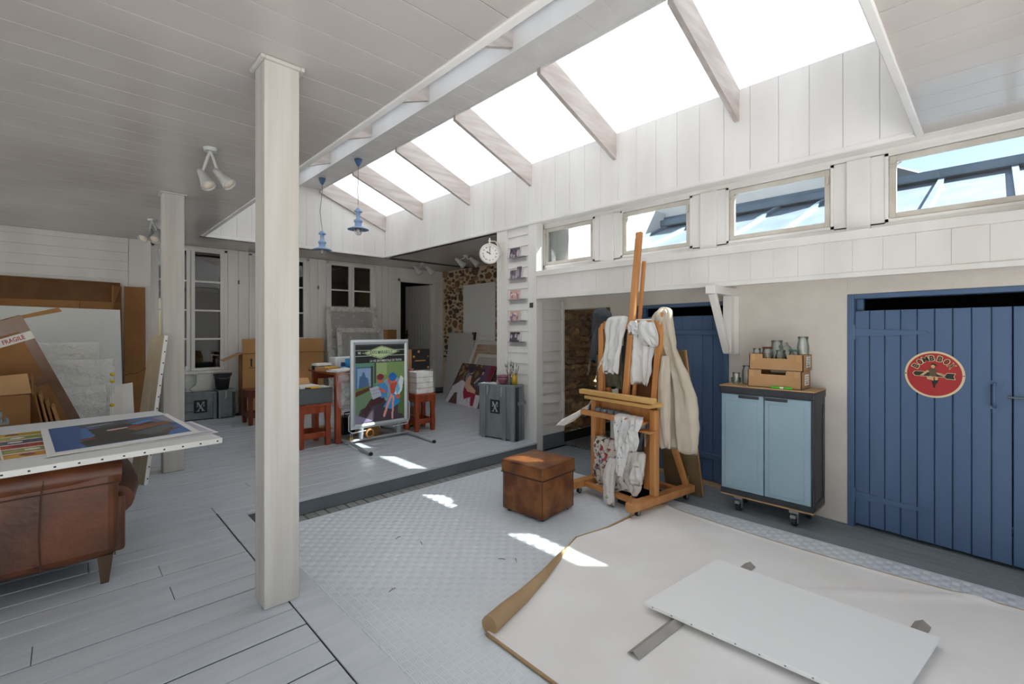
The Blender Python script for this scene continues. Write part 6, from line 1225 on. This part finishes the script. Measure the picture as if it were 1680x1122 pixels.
flat([(560, 430), (600, 410), (720, 420), (730, 470), (705, 520), (720, 600), (580, 600), (590, 520), (565, 480)], 0.0048, olive, 'bodice')
flat([(545, 455), (580, 480), (470, 590), (405, 590), (440, 555)], 0.0051, skin, 'arm'); flat([(725, 520), (800, 540), (880, 590), (860, 600), (780, 570), (720, 545)], 0.0051, skin, 'arm')
flat(ovl(652, 355, 38, 50), 0.0051, skin, 'head'); flat([(610, 345), (620, 300), (660, 285), (720, 320), (725, 355), (690, 350), (660, 318), (628, 330)], 0.0054, dki, 'hair')
flat([(530, 610), (620, 600), (660, 640), (660, 720), (620, 690), (545, 680)], 0.0051, skin, 'leg'); flat([(690, 605), (745, 610), (740, 690), (690, 700)], 0.0051, skin, 'leg'); flat([(630, 690), (755, 680), (745, 740), (700, 800), (690, 880), (655, 880), (650, 800), (628, 730)], 0.0049, dki, 'boots')
# ---- paper sheet on the floor with rolled edge, canvas and card angles
pm = mat('cream_floor_paper', 'f0eeeb', 0.85, 'e6e3de', 1.6, (1, 1, 1), 0.12, 5, detail=5)
pr_ = thing('floor_paper', 'large cream protective paper spread over the tread plate', 'paper', (2.8, 1.0, 0.003))
topl = [(1.60, 1.86), (1.95, 1.925), (2.24, 2.02), (2.62, 2.172), (2.83, 2.235), (3.17, 2.18), (3.63, 2.17), (3.93, 2.08)]
def pfn(a, b):
    q = a*(len(topl)-1); i = min(int(q), len(topl)-2); f = q-i; tx = topl[i][0]*(1-f)+topl[i+1][0]*f; ty = topl[i][1]*(1-f)+topl[i+1][1]*f
    bx, by = 1.56+2.38*a, -1.5; x = tx*(1-b)+bx*b; y = ty*(1-b)+by*b
    if a > 0.9: x -= 0.07*math.sin(math.pi*min(1, b*1.6))*(a-0.9)*10
    e = max(0, 1-b/0.05); z = 0.0045+0.004*(0.5+0.5*noise.noise(Vector((x*2.2, y*2.2, 0))))+0.012*e*e*(0.6+0.4*math.sin(a*14))
    z += 0.014*math.exp(-((x+y*0.9-4.0)/0.05)**2)*max(0, min(1, (x-3.0)*2))
    if a > 0.985 or a < 0.012: z += 0.006
    return (x, y, z+0.002)
build('sheet', M().grid(pfn, 110, 110), pm, pr_)
kb = mat('paper_brown_back', 'b39571', 0.8, 'a4865f', 3)
build('curled_edge', M().tube([(1.61, 1.855, 0.05), (1.78, 1.895, 0.048), (1.95, 1.935, 0.042), (2.24, 2.03, 0.03), (2.45, 2.11, 0.023), (2.60, 2.17, 0.016)], [0.048, 0.046, 0.04, 0.028, 0.021, 0.013], 14), kb, pr_)
build('curled_edge', M().tube([(2.62, 2.178, 0.012), (2.83, 2.245, 0.014), (3.17, 2.19, 0.012), (3.4, 2.185, 0.014), (3.63, 2.178, 0.012)], 0.008, 8).tube([(3.60, 2.18, 0.016), (3.78, 2.14, 0.03), (3.94, 2.075, 0.024)], [0.008, 0.02, 0.012], 8), kb, pr_)
ed = [pfn(1.0, b) for b in np.linspace(0, 0.75, 40)]; build('curled_edge', M().tube([(x+0.002, y, z*0.6+0.002) for x, y, z in ed], 0.007, 6), kb, pr_)
ed = [pfn(0.0, b) for b in np.linspace(0, 0.35, 20)]; build('curled_edge', M().tube([(x-0.004, y, 0.012) for x, y, z in ed], 0.009, 6), kb, pr_)
cf = thing('floor_canvas', 'blank white stretched canvas lying on the floor paper', 'canvas', (2.8, 0.8, 0.02))
K0, K1, K2 = Vector((2.373, 1.396, 0)), Vector((3.18, 1.318, 0)), Vector((3.173, 0.205, 0)); K3 = K0+(K2-K1)+Vector((0.06, 0, 0)); K3 = Vector((2.42, 0.30, 0))
zc0, zc1 = 0.040, 0.062
build('canvas_face', M().prism([K0+Zv*zc0, K1+Zv*zc0, K2+Zv*zc0, K3+Zv*zc0], (0, 0, zc1-zc0)), mat('primed_white', 'f1f1ef', 0.7, bump=0.05, bscale=300), cf, bevel=0.003)
for i in range(10):
    p = K0+(K3-K0)*(0.05+i*0.1)+Zv*(zc0+0.012); dv = (K3-K0).normalized(); build('staple', M().frame(p, dv, Zv, Vector((-dv.y*-1, dv.x*-1, 0)), (-0.004, 0.004), (-0.003, 0.003), (-0.002, 0.002)), zinch, cf)
cardg = mat('grey_card_angle', 'a9a39c', 0.6, '98928b', 3)
for (p, q, lab) in (((2.0, 1.235, 0.0), (3.35, 1.165, 0.0), 'grey card angle sticking out under the near corner of the floor canvas'), ((2.1, 0.42, 0.0), (3.35, 0.285, 0.0), 'grey card angle under the end of the floor canvas')):
    t = thing('card_angle', lab, 'card strip', ((p[0]+q[0])/2, (p[1]+q[1])/2, 0.01), group='grey card angles under the floor canvas'); p, q = Vector(p), Vector(q); d = (q-p).normalized(); s = Vector((-d.y, d.x, 0)); z0 = 0.013
    for sg_ in (-1, 1): build('flange', M().prism([p+s*sg_*0.034+Zv*z0, p+Zv*(z0+0.024), q+Zv*(z0+0.024), q+s*sg_*0.034+Zv*z0], (0, 0, 0.002)), cardg, t)
for i, (x, y, a) in enumerate(((1.85, 3.2, 0.3), (1.93, 3.0, 1.2), (1.45, 2.58, 0.2), (2.2, 2.4, 2.2), (2.26, 2.32, 0.9))):
    t = thing('twig', 'small dry twig fallen on the tread plate', 'twig', (x, y, 0.005), group='dry twigs on the tread plate'); d = Vector((math.cos(a), math.sin(a), 0))*0.025
    build('stem', M().tube([Vector((x, y, 0.008))-d, Vector((x, y, 0.012)), Vector((x, y, 0.009))+d], 0.002, 5), mat('dry_twig', '5a4a3a', 0.9), t); build('side_shoot', M().tube([Vector((x, y, 0.011)), Vector((x+0.008-d.y*0.5, y+d.x*0.5, 0.016))], 0.0014, 5), mat('dry_twig', '5a4a3a'), t)
# ---- studio easel hung with clothes
pine = mat('honey_beech', 'c88e58', 0.42, 'b87c46', 4, (3, 3, 0.35), 0.06, 14); pine2 = mat('light_pine', 'd2a868', 0.45, 'c69858', 4, (3, 0.4, 3), 0.06, 14)
es = thing('studio_easel', 'large honey coloured H frame studio easel on casters', 'easel', (3.53, 2.52, 0.0), math.radians(-8)); WE = wm(es)
def el(m): m.v = [tuple(WE @ Vector(p)) for p in m.v]; return m
def ep(nm, m, mtl=pine, par=None, **k): return build(nm, el(m), mtl, par or es, **k)
lean = lambda z: 0.315+0.10*max(0, z-0.3)
for s in (-1, 1):
    y0 = s*0.36
    m = M(); a = [(-0.045, y0-0.045), (-0.02, y0-0.045), (0.86, y0-0.045), (0.86, y0+0.045), (-0.02, y0+0.045), (-0.045, y0+0.03), (-0.052, y0), (-0.045, y0-0.03)]; m.prism([(x, y, 0.068) for x, y in a], (0, 0, 0.068)); ep('runner', m, bevel=0.006)
    for xx in (0.08, 0.78):
        c_ = ep('caster', M().cyl((xx, y0-0.012, 0.03), (xx, y0+0.012, 0.03), 0.026, n=16), blackm); ep('fork', M().box(xx-0.012, xx+0.012, y0-0.016, y0-0.012, 0.02, 0.066).box(xx-0.012, xx+0.012, y0+0.012, y0+0.016, 0.02, 0.066), zinch, c_)
    ep('bolt', M().cyl((-0.005, y0, 0.005), (-0.005, y0, 0.20), 0.006, n=8), br_); ep('bolt', M().cyl((0.82, y0, 0.02), (0.82, y0, 0.22), 0.006, n=8), br_)
    ep('fixed_post', M().box(0.27, 0.335, y0-0.035, y0+0.03, 0.136, 0.90), bevel=0.01)
    p0, p1 = Vector((lean(0.17), s*0.282, 0.17)), Vector((lean(1.77), 0.415 if s > 0 else -0.325, 1.77)); ep('inner_post', M().bar(p0, p1, 0.062, 0.05, (1, 0, 0)), bevel=0.008)
    ep('back_strut', M().bar((0.43, s*0.30, 1.02), (0.80, s*0.345, 0.14), 0.04, 0.05, (0, 1, 0)), bevel=0.004)
ep('cross_bar', M().box(0.11, 0.17, -0.315, 0.315, 0.075, 0.115), bevel=0.004); ep('rear_bar', M().box(0.66, 0.72, -0.315, 0.315, 0.08, 0.125), bevel=0.004)
ep('mast', M().bar((lean(0.62)-0.02, 0.02, 0.62), (lean(2.57)+0.0, -0.005, 2.57), 0.068, 0.045, (1, 0, 0)), bevel=0.012, seg=3)
ep('mast_slider', M().bar((lean(0.95)+0.04, -0.035, 0.95), (lean(2.28)+0.05, -0.045, 2.28), 0.03, 0.03, (1, 0, 0)), bevel=0.003)
ep('top_rail', M().bar((lean(1.66)+0.0, -0.32, 1.66), (lean(1.66)+0.0, 0.40, 1.66), 0.035, 0.085, (0, 0, 1)), bevel=0.004)
ep('mid_rail', M().bar((lean(0.55)+0.02, -0.30, 0.50), (lean(0.55)+0.02, 0.30, 0.50), 0.03, 0.06, (0, 0, 1)), bevel=0.004)
ep('tray_ledge', M().box(0.135, 0.20, -0.47, 0.42, 0.975, 1.02), pine2, bevel=0.006); ep('tray_board', M().box(0.15, 0.36, -0.43, 0.36, 0.93, 0.962), pine2, bevel=0.004)
ep('box_front', M().box(0.33, 0.35, -0.30, 0.30, 0.78, 0.93)); ep('box_floor', M().box(0.2, 0.35, -0.30, 0.38, 0.765, 0.785)); ep('lower_ledge', M().box(0.155, 0.20, -0.33, 0.42, 0.765, 0.815), pine, bevel=0.004); ep('side_shelf', M().box(0.19, 0.31, -0.40, -0.27, 0.70, 0.72), pine, bevel=0.003)
potm = mat('slate_blue_lid', '6f7a88', 0.5)
for i in range(5):
    yy = 0.27-i*0.085; p = WE @ Vector((0.255, yy, 0.786)); t = thing('paint_pot', ['grey lidded paint pot nearest the passage, on the easel box', 'second grey lidded paint pot in the easel box row', 'grey lidded paint pot at the centre of the easel box row', 'fourth grey lidded paint pot in the easel box row', 'grey lidded paint pot nearest the stained cloth'][i], 'paint pot', tuple(p), group='paint pots on the easel box')
    build('pot', M().cyl(p, p+Zv*0.045, 0.034, n=18), greypl, t); build('lid', M().cyl(p+Zv*0.045, p+Zv*0.057, 0.037, n=18), potm, t)
ZM = {'white_t_shirt': (1.80, 1.07, 1.715, 1.10, 0.05, 0.6, 1.22), 'white_shirt': (1.785, 1.19, 1.75, 1.18, 0.02, 0.65, 1.12), 'beige_hoodie': (1.87, 0.62, 1.835, 0.62, 0.04, 0.85, 1.0), 'dark_jacket': (1.875, 1.30, 1.84, 1.28, -0.01, 0.8, 1.25), 'paint_cloth': (0.84, 0.28, 0.84, 0.28, 0.0, 0.6, 1.05)}
def zmap(nm, rows):
    if nm not in ZM: return rows
    a, b, c, d, dx, kh, kw = ZM[nm]; return [(d+(r[0]-b)*(c-d)/(a-b), r[1]+dx, r[2]+(0.045 if nm == 'dark_jacket' else 0), r[3]*kh, r[4]*kw) for r in rows]
def garment(nm, lab, cat, rows, mtl, nf=5, amp=0.15, seed=1, extra=(), **k):
    rows = zmap(nm, rows); extra = [(a, zmap(nm, b), c, d) for a, b, c, d in extra]
    r0 = rows[-1]; t = thing(nm, lab, cat, tuple(WE @ Vector((r0[1], r0[2], min(r[0] for r in rows)))), math.radians(-8)); build('fabric', el(cloth(rows, nf, amp, seed, **k)), mtl, t)
    for n2, rw, mt, sd in extra: build(n2, el(cloth(rw, 4, 0.16, sd, 36, 22)), mt, t)
    return t
whitec = mat('white_cotton', 'd8d7d6', 0.9, 'cfcecd', 5, bump=0.15, bscale=25); beige = mat('beige_cotton', 'c2b8a8', 0.9, 'b5aa98', 4, bump=0.2, bscale=25); oliv = mat('olive_drab', '6f6a5a', 0.9, '625d4e', 6, bump=0.2, bscale=25); ink = mat('dark_blue_grey_cloth', '3d434d', 0.85, '343a44', 6, bump=0.2, bscale=25); darkn = mat('charcoal_nylon', '34373c', 0.6, '2b2e33', 6, bump=0.2, bscale=25)
garment('dark_jacket', 'charcoal hooded jacket hanging on the post beside the stone passage', 'jacket', [(1.875, 0.46, 0.35, 0.02, 0.03), (1.85, 0.45, 0.36, 0.05, 0.075), (1.79, 0.45, 0.36, 0.06, 0.105), (1.70, 0.47, 0.40, 0.035, 0.085), (1.58, 0.47, 0.44, 0.035, 0.05), (1.42, 0.47, 0.47, 0.03, 0.035), (1.30, 0.47, 0.49, 0.025, 0.02)], darkn, 4, 0.16, 3, (('sleeve', [(1.72, 0.50, 0.30, 0.04, 0.05), (1.5, 0.52, 0.24, 0.04, 0.07), (1.3, 0.52, 0.2, 0.03, 0.06)], darkn, 5), ('drawstring', [(1.46, 0.44, 0.50, 0.003, 0.003), (1.3, 0.44, 0.515, 0.003, 0.003), (1.16, 0.44, 0.53, 0.003, 0.003)], oliv, 6)))
garment('olive_trousers', 'olive drab work trousers hanging behind the white shirt', 'trousers', [(1.72, 0.50, 0.33, 0.03, 0.10), (1.5, 0.50, 0.33, 0.035, 0.13), (1.3, 0.50, 0.32, 0.035, 0.15), (1.1, 0.49, 0.31, 0.03, 0.16), (1.02, 0.49, 0.30, 0.02, 0.15)], oliv, 6, 0.13, 8, (('leg', [(1.35, 0.46, 0.43, 0.03, 0.05), (1.15, 0.46, 0.445, 0.03, 0.045), (0.98, 0.45, 0.45, 0.02, 0.035)], oliv, 9),))
garment('navy_cloth', 'dark blue grey cloth strip hanging beside the easel mast', 'cloth', [(1.68, 0.50, 0.10, 0.02, 0.045), (1.5, 0.50, 0.10, 0.025, 0.05), (1.2, 0.49, 0.09, 0.025, 0.06), (1.03, 0.48, 0.10, 0.02, 0.055)], ink, 4, 0.15, 4)
garment('white_shirt', 'crumpled white shirt slung over the top rail beside the passage', 'shirt', [(1.785, 0.43, 0.17, 0.02, 0.06), (1.76, 0.42, 0.18, 0.055, 0.115), (1.68, 0.41, 0.2, 0.06, 0.12), (1.55, 0.40, 0.21, 0.055, 0.10), (1.42, 0.39, 0.225, 0.05, 0.095), (1.30, 0.38, 0.25, 0.045, 0.11), (1.22, 0.375, 0.27, 0.035, 0.125), (1.19, 0.37, 0.275, 0.02, 0.12)], whitec, 6, 0.17, 11, (('sleeve', [(1.77, 0.46, 0.12, 0.03, 0.05), (1.69, 0.47, 0.08, 0.03, 0.04), (1.45, 0.47, 0.04, 0.02, 0.025), (1.3, 0.47, 0.03, 0.015, 0.02)], whitec, 12),))
garment('white_t_shirt', 'white tee shirt hung by its collar beside the easel mast', 'tee shirt', [(1.80, 0.43, -0.13, 0.02, 0.09), (1.77, 0.41, -0.135, 0.05, 0.125), (1.66, 0.395, -0.14, 0.06, 0.14), (1.54, 0.385, -0.13, 0.055, 0.135), (1.40, 0.375, -0.115, 0.05, 0.115), (1.22, 0.365, -0.10, 0.05, 0.115), (1.10, 0.36, -0.09, 0.04, 0.10), (1.07, 0.36, -0.085, 0.02, 0.09)], whitec, 6, 0.16, 21, (('sleeve', [(1.76, 0.36, -0.20, 0.03, 0.06), (1.66, 0.34, -0.22, 0.05, 0.09), (1.56, 0.33, -0.245, 0.045, 0.085), (1.51, 0.345, -0.245, 0.03, 0.07), (1.50, 0.36, -0.24, 0.004, 0.03)], whitec, 22), ('sleeve', [(1.78, 0.36, -0.04, 0.02, 0.03), (1.72, 0.35, -0.04, 0.04, 0.05), (1.63, 0.345, -0.06, 0.03, 0.05)], whitec, 23)))
garment('beige_hoodie', 'long beige hooded smock hanging on the post beside the blue door', 'hoodie', [(1.855, 0.46, -0.31, 0.02, 0.02), (1.835, 0.46, -0.325, 0.055, 0.06), (1.77, 0.45, -0.325, 0.08, 0.085), (1.66, 0.45, -0.33, 0.085, 0.095), (1.52, 0.45, -0.345, 0.075, 0.10), (1.45, 0.45, -0.36, 0.065, 0.10), (1.30, 0.45, -0.41, 0.075, 0.135), (1.10, 0.45, -0.46, 0.085, 0.175), (0.9, 0.44, -0.49, 0.085, 0.19), (0.72, 0.43, -0.50, 0.08, 0.185), (0.55, 0.43, -0.50, 0.06, 0.17)], beige, 5, 0.13, 31, (('hood', [(1.84, 0.45, -0.325, 0.02, 0.03), (1.80, 0.42, -0.315, 0.05, 0.065), (1.73, 0.41, -0.30, 0.055, 0.075), (1.62, 0.42, -0.30, 0.04, 0.06), (1.50, 0.43, -0.31, 0.01, 0.03)], beige, 32), ('sleeve', [(1.40, 0.38, -0.40, 0.03, 0.035), (1.2, 0.36, -0.40, 0.05, 0.055), (0.95, 0.34, -0.41, 0.055, 0.06), (0.72, 0.33, -0.42, 0.05, 0.06), (0.60, 0.33, -0.42, 0.045, 0.06), (0.57, 0.33, -0.42, 0.03, 0.05)], beige, 33)), rough=0.01)
def stained(nm, base, cols, sc, lo):
    m = bpy.data.materials.new(nm); m.use_nodes = True; t = m.node_tree; p = t.nodes['Principled BSDF']; L = t.links.new; p.inputs['Roughness'].default_value = 0.9
    tc = t.nodes.new('ShaderNodeTexCoord'); prev = None; col = lin(base)
    for i, c in enumerate(cols):
        mp = t.nodes.new('ShaderNodeMapping'); mp.inputs['Location'].default_value = (i*3.7, i*1.9, i*5.1); L(tc.outputs['Object'], mp.inputs[0])
        n = t.nodes.new('ShaderNodeTexNoise'); n.inputs['Scale'].default_value = sc*(1+0.3*i); n.inputs['Detail'].default_value = 4; L(mp.outputs[0], n.inputs['Vector'])
        r = t.nodes.new('ShaderNodeValToRGB'); r.color_ramp.elements[0].position = lo; r.color_ramp.elements[1].position = lo+0.05; L(n.outputs[0], r.inputs[0])
        x = t.nodes.new('ShaderNodeMixRGB'); x.inputs[1].default_value = (*col, 1); x.inputs[2].default_value = (*lin(c), 1)
        if prev: L(prev, x.inputs[1])
        L(r.outputs[0], x.inputs[0]); prev = x.outputs[0]
    L(prev, p.inputs['Base Color']); return m
rag1 = stained('stained_rag', 'c9beb2', ['7a4a40', 'a23c44', '5a6070', '4a3a34', '8fa0b0'], 12, 0.60); rag2 = stained('lightly_stained_cloth', 'd3cdc8', ['b03a50', '8a6a60', '6a8a5a'], 10, 0.66); rag3 = stained('paint_dabbed_cloth', 'd6d4d2', ['4aa040', '2f4a8a', 'b03a40', '3a5a3a'], 16, 0.67)
garment('stained_rag', 'paint stained rag hung inside the easel foot, nearer the passage', 'rag', [(0.57, 0.24, 0.12, 0.03, 0.10), (0.55, 0.22, 0.12, 0.055, 0.155), (0.44, 0.21, 0.12, 0.06, 0.155), (0.36, 0.205, 0.13, 0.055, 0.13), (0.26, 0.20, 0.12, 0.06, 0.155), (0.16, 0.205, 0.11, 0.06, 0.155), (0.12, 0.21, 0.11, 0.03, 0.13)], rag1, 7, 0.16, 41, rough=0.02)
garment('white_sweater', 'white paint spotted sweater heaped inside the easel foot', 'sweater', [(0.52, 0.24, -0.19, 0.03, 0.09), (0.50, 0.22, -0.18, 0.06, 0.14), (0.38, 0.21, -0.15, 0.065, 0.175), (0.30, 0.205, -0.14, 0.065, 0.17), (0.22, 0.20, -0.15, 0.06, 0.15), (0.15, 0.20, -0.16, 0.05, 0.12), (0.135, 0.20, -0.16, 0.03, 0.10)], rag2, 6, 0.16, 43, (('sleeve', [(0.42, 0.15, -0.04, 0.04, 0.06), (0.3, 0.10, -0.02, 0.045, 0.06), (0.18, 0.075, -0.03, 0.045, 0.06), (0.06, 0.06, -0.05, 0.04, 0.06), (0.03, 0.06, -0.06, 0.025, 0.05)], rag2, 44), ('sleeve', [(0.40, 0.16, -0.28, 0.03, 0.04), (0.31, 0.14, -0.29, 0.045, 0.06), (0.25, 0.15, -0.28, 0.03, 0.05)], rag2, 45)), rough=0.02)
garment('paint_cloth', 'paint dabbed white cloth draped over the lower easel ledge', 'cloth', [(0.84, 0.20, -0.19, 0.03, 0.13), (0.81, 0.155, -0.19, 0.05, 0.15), (0.72, 0.135, -0.18, 0.045, 0.135), (0.62, 0.13, -0.16, 0.04, 0.10), (0.50, 0.12, -0.15, 0.04, 0.065), (0.38, 0.11, -0.14, 0.035, 0.045), (0.30, 0.105, -0.14, 0.02, 0.025)], rag3, 6, 0.2, 47, (('hanging_corner', [(0.72, 0.12, -0.27, 0.03, 0.05), (0.64, 0.12, -0.28, 0.03, 0.06), (0.57, 0.125, -0.27, 0.03, 0.045), (0.54, 0.13, -0.26, 0.01, 0.02)], rag3, 48),), rough=0.012)
p = WE @ Vector((0.26, -0.04, 0.12)); t = thing('black_bag', 'crumpled black plastic bag tucked between the rags', 'bag', tuple(p)); build('film', el(M().ell((0.30, 0.0, 0.23), (0.09, 0.07, 0.115), 26, 16, 0, lambda d: 1+0.3*noise.noise(d*4))), mat('black_film', '17171a', 0.25), t); build('knot', el(M().ell((0.29, 0.0, 0.345), (0.02, 0.02, 0.025), 10, 6)), mat('black_film', '17171a'), t)
p = WE @ Vector((0.3, -0.2, 0.12)); t = thing('dark_pouch', 'black pouch hanging below the side shelf of the easel', 'pouch', tuple(WE @ Vector((0.27, -0.24, 0.5)))); build('fabric', el(cloth([(0.70, 0.25, -0.23, 0.03, 0.06), (0.6, 0.25, -0.22, 0.045, 0.07), (0.50, 0.25, -0.22, 0.04, 0.06), (0.47, 0.25, -0.22, 0.02, 0.04)], 4, 0.15, 51, 30, 16)), blackm, t); build('strap', el(M().tube([(0.25, -0.2, 0.71), (0.25, -0.25, 0.66)], 0.006)), blackm, t)
t = thing('grey_tube', 'bent grey pipe standing inside the easel', 'pipe', tuple(WE @ Vector((0.5, 0.2, 0.13)))); build('pipe', el(M().tube([(0.52, 0.13, 0.128), (0.52, 0.14, 0.45), (0.52, 0.155, 0.60), (0.51, 0.19, 0.70), (0.50, 0.17, 0.76)], 0.026, 12)), greypl, t); build('collar', el(M().cyl((0.52, 0.13, 0.128), (0.52, 0.13, 0.18), 0.03)), greypl, t)
def leanb(nm, lab, cat, y0, y1, xb, xt, zb, zt, mtl, th=0.02, bar=None):
    t = thing(nm, lab, cat, tuple(WE @ Vector((xb, (y0+y1)/2, zb))), math.radians(-8)); build('panel', el(M().prism([(xb, y0, zb), (xb, y1, zb), (xt, y1, zt), (xt, y0, zt)], (th, 0, 0))), mtl, t)
    d = Vector((xt-xb, 0, zt-zb)).normalized()
    for yy in (y0+0.02, y1-0.02): build('stretcher_bar', el(M().bar((xb+th+0.012, yy, zb+0.01), (xt+th+0.012, yy, zt), 0.04, 0.02, (1, 0, 0))), bar or pine, t)
    return t
leanb('white_canvas', 'small white canvas standing behind the grey pipe in the easel', 'canvas', -0.03, 0.27, 0.60, 0.58, 0.128, 0.72, canvas_w)
leanb('brown_panel', 'large brown board behind the clothes on the easel', 'board', -0.27, 0.26, 0.545, 0.52, 0.80, 1.45, mat('rust_board', '8a5a34', 0.7, '7a4c2a', 4))
leanb('olive_canvas', 'olive brown canvas leaning behind the easel beside the blue door', 'canvas', -0.42, -0.02, 0.94, 0.66, 0.001, 1.42, mat('olive_brown_canvas', '7a6648', 0.85, '6a5639', 3, bump=0.2, bscale=20))
t = thing('paper_strip', 'long pointed strip of white paper sticking out from the easel ledge', 'paper strip', tuple(WE @ Vector((0.2, 0.6, 0.75))), math.radians(-8)); pst = mat('strip_paper', 'dcd8d2', 0.6)
build('strip', M().prism([(3.970, 2.980, 0.832), (3.970, 2.980, 0.790), (3.856, 3.100, 0.651), (3.754, 3.140, 0.614), (3.659, 3.170, 0.623), (3.737, 3.150, 0.679), (3.882, 3.080, 0.747)], (0.004, -0.004, 0)), pst, t)
build('folded_tip', M().prism([(3.938, 2.980, 0.797), (3.959, 2.980, 0.794), (3.987, 2.930, 0.918), (3.971, 2.930, 0.920)], (0.004, -0.004, 0)), pst, t)
# black crate in the easel foot
p = WE @ Vector((0.32, -0.18, 0.0)); t = thing('black_crate', 'low black crate under the white sweater in the easel foot', 'crate', tuple(p), math.radians(-8)); m = M().box(0.2, 0.56, -0.29, -0.03, 0.001, 0.008).box(0.2, 0.21, -0.29, -0.03, 0.001, 0.1).box(0.55, 0.56, -0.29, -0.03, 0.001, 0.1).box(0.2, 0.56, -0.29, -0.28, 0.001, 0.1).box(0.2, 0.56, -0.04, -0.03, 0.001, 0.1); build('crate_body', el(m), blackm, t); build('rim', el(M().box(0.195, 0.565, -0.297, -0.287, 0.092, 0.104)), blackm, t)
